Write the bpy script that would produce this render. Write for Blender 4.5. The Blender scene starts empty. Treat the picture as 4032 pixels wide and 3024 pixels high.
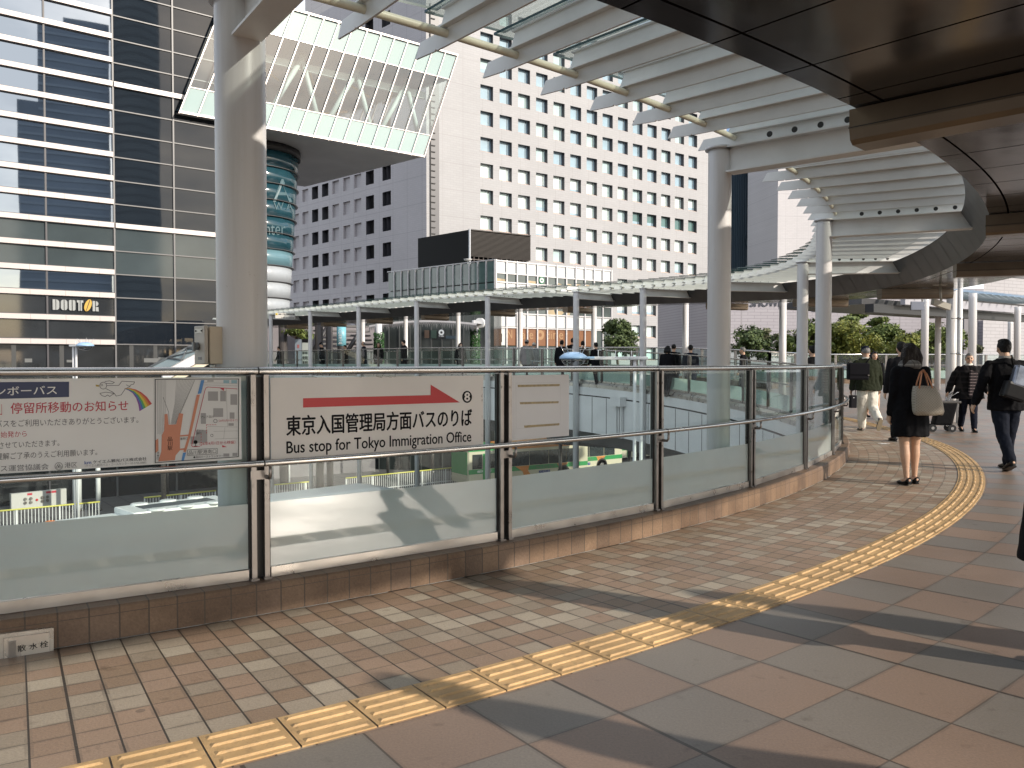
import bpy, bmesh, math, random
from mathutils import Vector, Matrix
R_ = math.radians
random.seed(7)
SC = bpy.context.scene
COL = SC.collection

# ---------------------------------------------------------------- camera
F, CX, CY, EYE = 3261.0, 2016.0, 1512.0, 1.38          # focal length and centre of the 4032 x 3024 picture
PITCH = math.atan(81.0 / F)
cam = bpy.data.cameras.new('camera')
cam.lens = F / 4032.0 * 36.0
cam.sensor_width = 36.0
cam.clip_start = 0.05
cam.clip_end = 2000.0
camo = bpy.data.objects.new('camera', cam)
COL.objects.link(camo)
camo.location = (0, 0, EYE)
camo.rotation_euler = (math.pi / 2 - PITCH, 0, 0)
SC.camera = camo

# ---------------------------------------------------------------- sky, sun, exposure
SUN_DIR = Vector((0.87, -0.50, 0.0)).normalized()
SUN_EL = R_(24.0)
SUN_ROT = math.atan2(SUN_DIR.x, SUN_DIR.y)
world = bpy.data.worlds.new('World')
SC.world = world
world.use_nodes = True
wn, wl = world.node_tree.nodes, world.node_tree.links
wn.clear()
wo = wn.new('ShaderNodeOutputWorld')
bg = wn.new('ShaderNodeBackground')
bg.inputs['Strength'].default_value = 0.15
sky = wn.new('ShaderNodeTexSky')
sky.sky_type = 'NISHITA'
sky.sun_disc = False
sky.sun_elevation = SUN_EL
sky.sun_rotation = SUN_ROT
tc = wn.new('ShaderNodeTexCoord')
mp = wn.new('ShaderNodeMapping')
mp.inputs['Scale'].default_value = (1.6, 1.6, 4.0)
nz = wn.new('ShaderNodeTexNoise')
nz.inputs['Scale'].default_value = 1.7
nz.inputs['Detail'].default_value = 8.0
nz.inputs['Roughness'].default_value = 0.58
rp = wn.new('ShaderNodeValToRGB')
rp.color_ramp.elements[0].position = 0.40
rp.color_ramp.elements[1].position = 0.62
mx = wn.new('ShaderNodeMixRGB')
mx.inputs['Color2'].default_value = (8.6, 8.6, 8.7, 1)
wl.new(tc.outputs['Generated'], mp.inputs['Vector'])
wl.new(mp.outputs['Vector'], nz.inputs['Vector'])
wl.new(nz.outputs['Fac'], rp.inputs['Fac'])
wl.new(rp.outputs['Color'], mx.inputs['Fac'])
wl.new(sky.outputs['Color'], mx.inputs['Color1'])
wl.new(mx.outputs['Color'], bg.inputs['Color'])
wl.new(bg.outputs['Background'], wo.inputs['Surface'])

sl = bpy.data.lights.new('sun', 'SUN')
sl.energy = 3.9
sl.angle = R_(0.9)
sl.color = (1.0, 0.905, 0.78)
so = bpy.data.objects.new('sun', sl)
COL.objects.link(so)
sd = Vector((SUN_DIR.x * math.cos(SUN_EL), SUN_DIR.y * math.cos(SUN_EL), math.sin(SUN_EL)))
so.rotation_euler = sd.to_track_quat('Z', 'Y').to_euler()
so.location = sd * 80

SC.view_settings.view_transform = 'Standard'
SC.view_settings.look = 'None'
SC.view_settings.exposure = 0.38
SC.view_settings.gamma = 1.0
SC.cycles.use_denoising = True
SC.cycles.max_bounces = 10
SC.cycles.transparent_max_bounces = 16
SC.cycles.glossy_bounces = 5
SC.cycles.caustics_reflective = False
SC.cycles.caustics_refractive = False

# ---------------------------------------------------------------- picture <-> place (for measuring only)
def ray(x, y):
    d = Vector(((x - CX) / F, 1.0, -(y - CY) / F))
    c, s = math.cos(PITCH), math.sin(PITCH)
    return Vector((d.x, d.y * c + d.z * s, -d.y * s + d.z * c))
ORG = Vector((0, 0, EYE))
def on_z(x, y, z):
    d = ray(x, y)
    return ORG + d * ((z - EYE) / d.z)
def on_plane(x, y, p0, n):
    d = ray(x, y)
    return ORG + d * ((Vector(p0) - ORG).dot(n) / d.dot(n))
def at_depth(x, y, t):
    d = ray(x, y)
    return ORG + d * (t / d.y)

# ---------------------------------------------------------------- mesh building
class MB:
    def __init__(self):
        self.v, self.f, self.m, self.s = [], [], [], []
    def add(self, vs, fs, mi=0, smooth=False):
        o = len(self.v)
        self.v += [tuple(p) for p in vs]
        for f in fs:
            self.f.append(tuple(i + o for i in f))
            self.m.append(mi)
            self.s.append(smooth)
        return self
    def quad(self, a, b, c, d, mi=0):
        return self.add([a, b, c, d], [(0, 1, 2, 3)], mi)
    def obox(self, o, ex, ey, ez, mi=0):
        o, ex, ey, ez = Vector(o), Vector(ex), Vector(ey), Vector(ez)
        if ex.cross(ey).dot(ez) < 0:
            o, ex = o + ex, -ex
        p = [o, o + ex, o + ex + ey, o + ey, o + ez, o + ex + ez, o + ex + ey + ez, o + ey + ez]
        return self.add(p, [(0, 3, 2, 1), (4, 5, 6, 7), (0, 1, 5, 4), (1, 2, 6, 5), (2, 3, 7, 6), (3, 0, 4, 7)], mi)
    def box(self, c, size, rz=0.0, mi=0):
        cs, sn = math.cos(rz), math.sin(rz)
        ex, ey, ez = Vector((cs, sn, 0)) * size[0], Vector((-sn, cs, 0)) * size[1], Vector((0, 0, size[2]))
        return self.obox(Vector(c) - ex / 2 - ey / 2 - ez / 2, ex, ey, ez, mi)
    def rbox(self, c, size, rz=0.0, b=0.01, mi=0):
        """box with chamfered vertical and horizontal edges"""
        bm = bmesh.new()
        bmesh.ops.create_cube(bm, size=1.0)
        for v in bm.verts:
            v.co = Vector((v.co.x * size[0], v.co.y * size[1], v.co.z * size[2]))
        bmesh.ops.bevel(bm, geom=bm.edges[:], offset=b, segments=2, affect='EDGES', profile=0.6)
        M = Matrix.Translation(c) @ Matrix.Rotation(rz, 4, 'Z')
        bm.verts.index_update()
        self.add([M @ v.co for v in bm.verts], [[v.index for v in f.verts] for f in bm.faces], mi, False)
        bm.free()
        return self
    def ring(self, c, ax1, ax2, n):
        return [c + ax1 * math.cos(2 * math.pi * k / n) + ax2 * math.sin(2 * math.pi * k / n) for k in range(n)]
    def rings(self, rs, mi=0, cap0=True, cap1=True, smooth=True, closed=False):
        n = len(rs[0])
        o = len(self.v)
        for r in rs:
            self.v += [tuple(p) for p in r]
        m = len(rs)
        for i in range(m if closed else m - 1):
            j = (i + 1) % m
            for k in range(n):
                l = (k + 1) % n
                self.f.append((o + i * n + k, o + i * n + l, o + j * n + l, o + j * n + k))
                self.m.append(mi)
                self.s.append(smooth)
        if cap0 and not closed:
            self.f.append(tuple(o + k for k in range(n))[::-1]); self.m.append(mi); self.s.append(False)
        if cap1 and not closed:
            self.f.append(tuple(o + (m - 1) * n + k for k in range(n))); self.m.append(mi); self.s.append(False)
        return self
    def tube(self, pts, r, n=10, mi=0, caps=True, up=None):
        pts = [Vector(p) for p in pts]
        rs = []
        for i, p in enumerate(pts):
            t = (pts[min(i + 1, len(pts) - 1)] - pts[max(i - 1, 0)]).normalized()
            u = Vector((0, 0, 1)) if abs(t.z) < 0.9 else Vector((0, 1, 0))
            a = t.cross(u).normalized()
            b = a.cross(t).normalized()
            rr = r[i] if isinstance(r, (list, tuple)) else r
            rs.append(self.ring(p, a * rr, b * rr, n))
        return self.rings(rs, mi, caps, caps)
    def cyl(self, p, q, r, n=16, mi=0):
        return self.tube([p, q], r, n, mi)
    def lathe(self, c, prof, n=20, mi=0, ax=(1, 1)):
        c = Vector(c)
        rs = [[c + Vector((r * ax[0] * math.cos(2 * math.pi * k / n), r * ax[1] * math.sin(2 * math.pi * k / n), z)) for k in range(n)] for r, z in prof]
        return self.rings(rs, mi)
    def ball(self, c, r, n=14, m=9, mi=0):
        c = Vector(c)
        rx, ry, rz = (r, r, r) if not isinstance(r, (tuple, list)) else r
        rs = []
        for i in range(m + 1):
            a = -math.pi / 2 + math.pi * (i + 0.02) / (m + 0.04)
            rs.append([c + Vector((rx * math.cos(a) * math.cos(2 * math.pi * k / n), ry * math.cos(a) * math.sin(2 * math.pi * k / n), rz * math.sin(a))) for k in range(n)])
        return self.rings(rs, mi)
    def poly(self, pts, off, mi=0):
        """flat outline given depth off (a vector)"""
        pts = [Vector(p) for p in pts]
        n = len(pts)
        o = Vector(off)
        nv = Vector((0, 0, 0))
        for i in range(n):
            nv += pts[i].cross(pts[(i + 1) % n])
        if nv.dot(o) < 0:
            pts = pts[::-1]
        vs = pts + [p + o for p in pts]
        fs = [tuple(range(n))[::-1], tuple(range(n, 2 * n))]
        fs += [(i, (i + 1) % n, n + (i + 1) % n, n + i) for i in range(n)]
        return self.add(vs, fs, mi)
    def sheet(self, grid, mi=0, smooth=False):
        m, n = len(grid), len(grid[0])
        o = len(self.v)
        for r in grid:
            self.v += [tuple(p) for p in r]
        for i in range(m - 1):
            for k in range(n - 1):
                self.f.append((o + i * n + k, o + i * n + k + 1, o + (i + 1) * n + k + 1, o + (i + 1) * n + k))
                self.m.append(mi); self.s.append(smooth)
        return self
    def mesh(self, name, mats):
        me = bpy.data.meshes.new(name)
        me.from_pydata(self.v, [], self.f)
        for mt in (mats if isinstance(mats, (list, tuple)) else [mats]):
            me.materials.append(mt)
        me.polygons.foreach_set('material_index', self.m)
        me.polygons.foreach_set('use_smooth', self.s)
        me.update()
        return me
    def build(self, name, mats, parent=None, local=False):
        o = bpy.data.objects.new(name, self.mesh(name, mats))
        COL.objects.link(o)
        if parent is not None:
            o.parent = parent
            if not local:                     # vertices were given in the place's own coordinates
                w = Vector((0, 0, 0)); q = parent
                while q is not None:
                    w += q.location; q = q.parent
                o.location = -w
        return o

def tag(o, label=None, cat=None, group=None, kind=None):
    if label: o['label'] = label
    if cat: o['category'] = cat
    if group: o['group'] = group
    if kind: o['kind'] = kind
    return o
def thing(name, label, cat, loc=(0, 0, 0), rz=0.0, group=None):
    o = bpy.data.objects.new(name, None)
    o.empty_display_size = 0.2
    COL.objects.link(o)
    o.location = loc
    o.rotation_euler = (0, 0, rz)
    return tag(o, label, cat, group)
def copy_tree(o, parent=None):
    c = o.copy()
    COL.objects.link(c)
    if parent is not None:
        c.parent = parent
    for ch in list(o.children):
        copy_tree(ch, c)
    return c

# ---------------------------------------------------------------- materials
MATS = {}
def nmat(name):
    m = bpy.data.materials.new(name)
    m.use_nodes = True
    return m, m.node_tree.nodes, m.node_tree.links
def pb(m):
    return m.node_tree.nodes['Principled BSDF']
def plain(name, col, rough=0.5, metal=0.0, spec=0.5, var=0.0, vscale=3.0, bump=0.0, bscale=60.0, coat=0.0, rvar=0.0):
    """Principled surface with a little tonal wear and grain"""
    if name in MATS: return MATS[name]
    m, n, l = nmat(name)
    b = pb(m)
    b.inputs['Base Color'].default_value = (*col, 1)
    b.inputs['Roughness'].default_value = rough
    b.inputs['Metallic'].default_value = metal
    b.inputs['Specular IOR Level'].default_value = spec
    b.inputs['Coat Weight'].default_value = coat
    t = n.new('ShaderNodeTexCoord')
    if var > 0 or rvar > 0:
        z = n.new('ShaderNodeTexNoise'); z.inputs['Scale'].default_value = vscale; z.inputs['Detail'].default_value = 6
        l.new(t.outputs['Object'], z.inputs['Vector'])
        if var > 0:
            r = n.new('ShaderNodeMapRange')
            r.inputs[1].default_value = 0.3; r.inputs[2].default_value = 0.7
            r.inputs[3].default_value = 1 - var; r.inputs[4].default_value = 1 + var * 0.6
            l.new(z.outputs['Fac'], r.inputs[0])
            x = n.new('ShaderNodeMixRGB'); x.blend_type = 'MULTIPLY'; x.inputs['Fac'].default_value = 1
            x.inputs['Color1'].default_value = (*col, 1)
            l.new(r.outputs[0], x.inputs['Color2'])
            l.new(x.outputs['Color'], b.inputs['Base Color'])
        if rvar > 0:
            r2 = n.new('ShaderNodeMapRange')
            r2.inputs[1].default_value = 0.3; r2.inputs[2].default_value = 0.7
            r2.inputs[3].default_value = max(0.02, rough - rvar); r2.inputs[4].default_value = rough + rvar
            l.new(z.outputs['Fac'], r2.inputs[0])
            l.new(r2.outputs[0], b.inputs['Roughness'])
    if bump > 0:
        z2 = n.new('ShaderNodeTexNoise'); z2.inputs['Scale'].default_value = bscale; z2.inputs['Detail'].default_value = 3
        l.new(t.outputs['Object'], z2.inputs['Vector'])
        bp = n.new('ShaderNodeBump'); bp.inputs['Strength'].default_value = bump; bp.inputs['Distance'].default_value = 0.02
        l.new(z2.outputs['Fac'], bp.inputs['Height'])
        l.new(bp.outputs['Normal'], b.inputs['Normal'])
    MATS[name] = m
    return m

class NT:
    """small helper for maths nodes"""
    def __init__(self, m):
        self.n, self.l = m.node_tree.nodes, m.node_tree.links
    def put(self, sock, val):
        if isinstance(val, (int, float)): sock.default_value = val
        else: self.l.new(val, sock)
    def m(self, op, a, b=None, c=None):
        x = self.n.new('ShaderNodeMath'); x.operation = op
        self.put(x.inputs[0], a)
        if b is not None: self.put(x.inputs[1], b)
        if c is not None: self.put(x.inputs[2], c)
        return x.outputs[0]
    def mix(self, f, a, b, blend='MIX'):
        x = self.n.new('ShaderNodeMixRGB'); x.blend_type = blend
        self.put(x.inputs['Fac'], f)
        for s, v in (('Color1', a), ('Color2', b)):
            if isinstance(v, tuple): x.inputs[s].default_value = (*v, 1) if len(v) == 3 else v
            else: self.l.new(v, x.inputs[s])
        return x.outputs['Color']
    def xyz(self, which='Object'):
        t = self.n.new('ShaderNodeTexCoord'); s = self.n.new('ShaderNodeSeparateXYZ')
        self.l.new(t.outputs[which], s.inputs[0])
        self.co = t.outputs[which]
        return s.outputs
    def noise(self, scale, detail=4, vec=None, rough=0.5):
        z = self.n.new('ShaderNodeTexNoise'); z.inputs['Scale'].default_value = scale; z.inputs['Detail'].default_value = detail
        z.inputs['Roughness'].default_value = rough
        self.l.new(vec if vec is not None else self.co, z.inputs['Vector'])
        return z.outputs['Fac']
    def white(self, a, b, c=0.0):
        cb = self.n.new('ShaderNodeCombineXYZ')
        self.put(cb.inputs[0], a); self.put(cb.inputs[1], b); self.put(cb.inputs[2], c)
        w = self.n.new('ShaderNodeTexWhiteNoise'); w.noise_dimensions = '3D'
        self.l.new(cb.outputs[0], w.inputs['Vector'])
        return w.outputs['Value']
    def ramp(self, f, stops, interp='LINEAR'):
        r = self.n.new('ShaderNodeValToRGB'); r.color_ramp.interpolation = interp
        e = r.color_ramp.elements
        while len(e) < len(stops): e.new(0.5)
        for i, (p, c) in enumerate(stops):
            e[i].position = p; e[i].color = (*c, 1)
        self.l.new(f, r.inputs['Fac'])
        return r.outputs['Color']
    def maprange(self, f, a, b, c, d):
        r = self.n.new('ShaderNodeMapRange')
        for i, v in zip((1, 2, 3, 4), (a, b, c, d)): r.inputs[i].default_value = v
        self.l.new(f, r.inputs[0])
        return r.outputs[0]
    def bump(self, h, strength, dist=0.01):
        bp = self.n.new('ShaderNodeBump'); bp.inputs['Strength'].default_value = strength; bp.inputs['Distance'].default_value = dist
        self.l.new(h, bp.inputs['Height'])
        return bp.outputs['Normal']

RC = Vector((-11.7, 19.5))                 # centre of the round opening in the deck
SMALL, R_KERB, R_TIN, R_TOUT = 0.43, 18.2, 19.56, 19.86

def polar(t):
    x, y, z = t.xyz('Object')
    dx, dy = t.m('SUBTRACT', x, RC.x), t.m('SUBTRACT', y, RC.y)
    rad = t.m('SQRT', t.m('ADD', t.m('MULTIPLY', dx, dx), t.m('MULTIPLY', dy, dy)))
    ang = t.m('MULTIPLY', t.m('ARCTAN2', dy, dx), 180 / math.pi)
    return rad, ang, z
def gap(t, u, w):
    """1 on a joint of half width w (in cells) round whole numbers of u"""
    fr = t.m('FRACT', u)
    d = t.m('MINIMUM', fr, t.m('SUBTRACT', 1.0, fr))
    return t.m('LESS_THAN', d, w)

def floor_mat():
    m, n, l = nmat('paving')
    t = NT(m); b = pb(m)
    rad, ang, z = polar(t)
    ang = t.m('ADD', ang, 200.0)
    # small rough tiles next to the kerb
    u, v = t.m('DIVIDE', t.m('SUBTRACT', rad, R_KERB), 0.136), t.m('DIVIDE', ang, SMALL)
    rnd = t.white(t.m('FLOOR', u), t.m('FLOOR', v))
    c1 = t.ramp(rnd, [(0.0, (0.275, 0.192, 0.132)), (0.24, (0.325, 0.228, 0.165)), (0.46, (0.305, 0.248, 0.19)), (0.64, (0.36, 0.30, 0.235)), (0.80, (0.29, 0.20, 0.142)), (0.92, (0.42, 0.36, 0.285))], 'CONSTANT')
    g1 = t.m('MAXIMUM', t.m('MULTIPLY', gap(t, u, 0.018), 0.75), gap(t, v, 0.026))
    g1 = t.m('MAXIMUM', g1, gap(t, t.m('DIVIDE', v, 7.0), 0.0055))
    # large smooth tiles
    u2, v2 = t.m('DIVIDE', t.m('SUBTRACT', rad, R_TOUT), 0.425), t.m('DIVIDE', t.m('ADD', ang, 0.35), SMALL * 3)
    ck = t.m('MODULO', t.m('ADD', t.m('FLOOR', u2), t.m('FLOOR', v2)), 2.0)
    ck = t.m('ABSOLUTE', ck)
    rnd2 = t.white(t.m('FLOOR', u2), t.m('FLOOR', v2), 3.0)
    ca = t.mix(rnd2, (0.222, 0.160, 0.127), (0.265, 0.187, 0.143))
    cb_ = t.mix(rnd2, (0.180, 0.160, 0.144), (0.215, 0.188, 0.164))
    c2 = t.mix(ck, ca, cb_)
    g2 = t.m('MAXIMUM', t.m('MULTIPLY', gap(t, u2, 0.009), 0.55), t.m('MULTIPLY', gap(t, v2, 0.010), 0.85))
    g2 = t.m('MAXIMUM', g2, gap(t, t.m('DIVIDE', v2, 3.0), 0.006))
    big = t.m('GREATER_THAN', rad, R_TOUT)
    col = t.mix(big, c1, c2)
    gr = t.m('ADD', t.m('MULTIPLY', t.m('SUBTRACT', 1.0, big), g1), t.m('MULTIPLY', big, g2))
    fine = t.noise(95, 5, rough=0.7)
    mid = t.noise(1.1, 5)
    spot = t.noise(9.0, 6)
    col = t.mix(1.0, col, t.ramp(fine, [(0.3, (0.80, 0.80, 0.80)), (0.72, (1.14, 1.13, 1.1))]), 'MULTIPLY')
    col = t.mix(1.0, col, t.ramp(mid, [(0.3, (0.86, 0.85, 0.83)), (0.7, (1.08, 1.08, 1.08))]), 'MULTIPLY')
    col = t.mix(1.0, col, t.ramp(spot, [(0.26, (0.72, 0.70, 0.68)), (0.37, (1, 1, 1))]), 'MULTIPLY')
    vo = n.new('ShaderNodeTexVoronoi'); vo.inputs['Scale'].default_value = 2.3
    l.new(t.co, vo.inputs['Vector'])
    sp = t.m('MULTIPLY', t.m('LESS_THAN', vo.outputs['Distance'], t.m('ADD', 0.018, t.m('MULTIPLY', t.noise(6, 2), 0.05))), t.m('GREATER_THAN', t.white(vo.outputs['Color'], 1.0), 0.45))
    edge = t.m('MAXIMUM', t.m('MULTIPLY', t.m('SUBTRACT', 1.0, big), t.m('MAXIMUM', gap(t, u, .10), gap(t, v, .10))), t.m('MULTIPLY', big, t.m('MAXIMUM', gap(t, u2, .035), gap(t, v2, .035))))
    col = t.mix(t.m('MULTIPLY', edge, t.maprange(t.noise(5.0, 5), .4, .7, 0, .40)), col, (0.075, 0.058, 0.045))
    kerbdirt = t.m('MULTIPLY', t.maprange(rad, 18.2, 18.42, 1, 0), t.maprange(t.noise(4.0, 5), .35, .65, .1, .55))
    col = t.mix(kerbdirt, col, (0.085, 0.064, 0.047))
    col = t.mix(t.m('MULTIPLY', sp, 0.42), col, (0.05, 0.042, 0.036))
    col = t.mix(gr, col, (0.050, 0.037, 0.028))
    l.new(col, b.inputs['Base Color'])
    l.new(t.m('ADD', t.maprange(mid, 0.3, 0.7, 0.42, 0.55), t.m('MULTIPLY', big, -0.06)), b.inputs['Roughness'])
    b.inputs['Specular IOR Level'].default_value = 0.45
    rough_h = t.m('MULTIPLY', fine, t.m('SUBTRACT', 1.0, t.m('MULTIPLY', big, 0.72)))
    h = t.m('SUBTRACT', rough_h, t.m('MULTIPLY', gr, 1.2))
    l.new(t.bump(h, 0.45, 0.006), b.inputs['Normal'])
    return m

def kerb_mat():
    m, n, l = nmat('kerb_tile')
    t = NT(m); b = pb(m)
    rad, ang, z = polar(t)
    v = t.m('DIVIDE', t.m('ADD', ang, 200.0), SMALL)
    rnd = t.white(t.m('FLOOR', v), 1.0)
    c = t.ramp(rnd, [(0.0, (0.170, 0.108, 0.068)), (0.35, (0.20, 0.128, 0.080)), (0.7, (0.18, 0.118, 0.080)), (0.9, (0.145, 0.094, 0.062))], 'CONSTANT')
    c = t.mix(1.0, c, t.ramp(t.noise(70, 5, rough=0.7), [(0.3, (0.78, 0.78, 0.78)), (0.7, (1.15, 1.15, 1.15))]), 'MULTIPLY')
    c = t.mix(1.0, c, t.ramp(t.noise(2.2, 4), [(0.36, (0.62, 0.58, 0.55)), (0.56, (1.05, 1.05, 1.05))]), 'MULTIPLY')
    g = t.m('MAXIMUM', gap(t, v, 0.028), t.m('MULTIPLY', t.m('LESS_THAN', t.m('ABSOLUTE', t.m('SUBTRACT', z, 0.132)), 0.0022), 0.8))
    c = t.mix(g, c, (0.07, 0.05, 0.035))
    l.new(c, b.inputs['Base Color'])
    b.inputs['Roughness'].default_value = 0.5
    l.new(t.bump(t.m('SUBTRACT', t.noise(80, 4), t.m('MULTIPLY', g, 1.5)), 0.4, 0.005), b.inputs['Normal'])
    return m

def schlick(n, l, r0=0.04, extra=0.0):
    lw = n.new('ShaderNodeLayerWeight'); lw.inputs['Blend'].default_value = 0.5
    p = n.new('ShaderNodeMath'); p.operation = 'POWER'; p.inputs[1].default_value = 5.0
    l.new(lw.outputs['Facing'], p.inputs[0])
    a = n.new('ShaderNodeMath'); a.operation = 'MULTIPLY_ADD'; a.inputs[1].default_value = 1 - r0; a.inputs[2].default_value = r0 + extra
    a.use_clamp = True
    l.new(p.outputs[0], a.inputs[0])
    return a.outputs[0]

def glass_clear(name, tint=(0.90, 0.955, 0.94), refl=0.0):
    m, n, l = nmat(name)
    n.remove(pb(m))
    out = n['Material Output']
    tr = n.new('ShaderNodeBsdfTransparent'); tr.inputs['Color'].default_value = (*tint, 1)
    gl = n.new('ShaderNodeBsdfGlossy'); gl.inputs['Roughness'].default_value = 0.015
    mxs = n.new('ShaderNodeMixShader')
    l.new(schlick(n, l, 0.02, refl), mxs.inputs[0])
    l.new(tr.outputs[0], mxs.inputs[1]); l.new(gl.outputs[0], mxs.inputs[2])
    l.new(mxs.outputs[0], out.inputs['Surface'])
    return m

def frosted(name, col, trans=0.35, clear=0.05, gloss=0.06, fade=None):
    """milky glass: lets light through, blurs what is behind, keeps a faint sheen"""
    m, n, l = nmat(name)
    n.remove(pb(m))
    out = n['Material Output']
    df = n.new('ShaderNodeBsdfDiffuse'); df.inputs['Color'].default_value = (*col, 1)
    tl = n.new('ShaderNodeBsdfTranslucent'); tl.inputs['Color'].default_value = (*col, 1)
    tp = n.new('ShaderNodeBsdfTransparent'); tp.inputs['Color'].default_value = (*col, 1)
    gl = n.new('ShaderNodeBsdfGlossy'); gl.inputs['Roughness'].default_value = 0.04
    a, b_, c = n.new('ShaderNodeMixShader'), n.new('ShaderNodeMixShader'), n.new('ShaderNodeMixShader')
    a.inputs[0].default_value = trans
    b_.inputs[0].default_value = clear
    if fade:                                       # more see-through towards the top, tone mottled at random
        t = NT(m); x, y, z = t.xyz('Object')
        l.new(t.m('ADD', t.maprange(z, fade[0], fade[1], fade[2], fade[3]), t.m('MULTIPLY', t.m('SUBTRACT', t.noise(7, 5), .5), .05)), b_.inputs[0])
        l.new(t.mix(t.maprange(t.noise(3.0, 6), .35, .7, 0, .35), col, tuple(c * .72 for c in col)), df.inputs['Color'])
    l.new(df.outputs[0], a.inputs[1]); l.new(tl.outputs[0], a.inputs[2])
    l.new(a.outputs[0], b_.inputs[1]); l.new(tp.outputs[0], b_.inputs[2])
    l.new(schlick(n, l, 0.04, gloss), c.inputs[0])
    l.new(b_.outputs[0], c.inputs[1]); l.new(gl.outputs[0], c.inputs[2])
    l.new(c.outputs[0], out.inputs['Surface'])
    return m

def mirror_glass(name, col, rough=0.02, wave=0.012, wscale=0.35, metal=1.0):
    m, n, l = nmat(name)
    t = NT(m); b = pb(m)
    t.xyz('Object')
    b.inputs['Base Color'].default_value = (*col, 1)
    b.inputs['Metallic'].default_value = metal
    b.inputs['Roughness'].default_value = rough
    l.new(t.bump(t.noise(wscale, 2), wave * 10, 0.12), b.inputs['Normal'])
    return m

def soffit_mat():
    m, n, l = nmat('soffit_panel')
    t = NT(m); b = pb(m)
    rad, ang, z = polar(t)
    u, v = t.m('SUBTRACT', rad, 20.04), t.m('DIVIDE', t.m('ADD', ang, 200.3), 1.9)
    g = t.m('MAXIMUM', t.m('LESS_THAN', t.m('ABSOLUTE', u), 0.009), gap(t, v, 0.012))
    c = t.mix(t.noise(1.3, 3), (0.052, 0.050, 0.050), (0.068, 0.065, 0.064))
    c = t.mix(g, c, (0.004, 0.003, 0.003))
    l.new(c, b.inputs['Base Color'])
    l.new(t.m('MULTIPLY', t.m('SUBTRACT', 1.0, g), 0.45), b.inputs['Metallic'])
    l.new(t.m('ADD', t.m('MULTIPLY', g, 0.8), t.maprange(t.noise(0.9, 4), .3, .7, .12, .2)), b.inputs['Roughness'])
    l.new(t.m('MULTIPLY', t.m('SUBTRACT', 1.0, g), 0.55), b.inputs['Specular IOR Level'])
    l.new(t.bump(t.m('SUBTRACT', t.m('MULTIPLY', t.noise(1.6, 2), 1.0), t.m('MULTIPLY', g, 0.6)), 0.10, 0.05), b.inputs['Normal'])
    return m

M_FLOOR, M_KERB, M_SOFFIT = floor_mat(), kerb_mat(), soffit_mat()
M_TACT = plain('tactile_yellow', (0.55, 0.355, 0.165), 0.55, var=0.30, vscale=3.5, bump=0.25, bscale=160)
_t = NT(M_TACT); _b = pb(M_TACT); _src = _b.inputs['Base Color'].links[0].from_socket
_t.xyz('Object')
M_TACT.node_tree.links.new(_t.mix(_t.maprange(_t.noise(26, 6, rough=.7), .52, .72, 0, .55), _src, (0.16, 0.115, 0.065)), _b.inputs['Base Color'])
M_STEEL = plain('stainless', (0.58, 0.565, 0.55), 0.22, metal=1.0, rvar=0.07, vscale=14, var=0.08)
M_POST = plain('post_steel', (0.30, 0.275, 0.26), 0.36, metal=0.9, rvar=0.1, vscale=10, var=0.2)
M_DARK = plain('dark_gap', (0.02, 0.018, 0.017), 0.5)
M_ALU = plain('bottom_frame', (0.56, 0.52, 0.48), 0.33, metal=0.85, rvar=0.1, vscale=6, var=0.1)
M_WHITE = plain('white_paint', (0.72, 0.72, 0.71), 0.42, var=0.07, vscale=4, bump=0.05, bscale=40)
M_COLUMN = plain('column_paint', (0.66, 0.65, 0.65), 0.30, var=0.07, vscale=2.2, bump=0.06, bscale=90, coat=0.15)
def column_mat():
    m, n, l = nmat('column_paint_worn')
    t = NT(m); b = pb(m)
    x, y, z = t.xyz('Object')
    mpn = n.new('ShaderNodeMapping'); mpn.inputs['Scale'].default_value = (9, 9, 0.5)
    l.new(t.co, mpn.inputs['Vector'])
    streak = t.noise(1.0, 5, mpn.outputs['Vector'], .6)
    c = t.mix(1.0, (0.64, 0.63, 0.63), t.ramp(streak, [(.30, (.86, .85, .83)), (.55, (1, 1, 1))]), 'MULTIPLY')
    c = t.mix(1.0, c, t.ramp(t.noise(30, 4, rough=.7), [(.24, (.72, .70, .67)), (.33, (1, 1, 1))]), 'MULTIPLY')
    l.new(c, b.inputs['Base Color'])
    l.new(t.maprange(streak, .3, .7, .26, .42), b.inputs['Roughness'])
    l.new(t.bump(t.noise(70, 3), .05, .01), b.inputs['Normal'])
    return m
M_COLUMN = column_mat()
M_CREAM = plain('rod_paint', (0.74, 0.70, 0.56), 0.35, var=0.08, vscale=5)
M_FASCIA = plain('fascia_grey', (0.085, 0.085, 0.088), 0.35, metal=0.3, var=0.15, vscale=2)
M_TROUGH = plain('trough_bronze', (0.155, 0.120, 0.085), 0.3, metal=0.5, var=0.15, vscale=3)
M_GLASS = glass_clear('pane_glass')
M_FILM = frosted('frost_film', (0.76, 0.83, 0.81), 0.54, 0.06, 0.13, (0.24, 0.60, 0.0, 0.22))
M_ROOFGLASS = frosted('roof_glass', (0.82, 0.86, 0.85), 0.55, 0.86, 0.03)
M_EDGE = plain('glass_edge', (0.012, 0.045, 0.045), 0.2)
M_PANEL = plain('edge_panel', (0.72, 0.705, 0.70), 0.5, var=0.08, vscale=1.5)
M_BLACK = plain('black_rubber', (0.015, 0.015, 0.016), 0.6)
M_ASPHALT = plain('asphalt', (0.060, 0.060, 0.062), 0.85, var=0.25, vscale=0.6, bump=0.3, bscale=30)
M_INK = plain('ink_black', (0.010, 0.010, 0.012), 0.6, spec=0.12)
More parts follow.
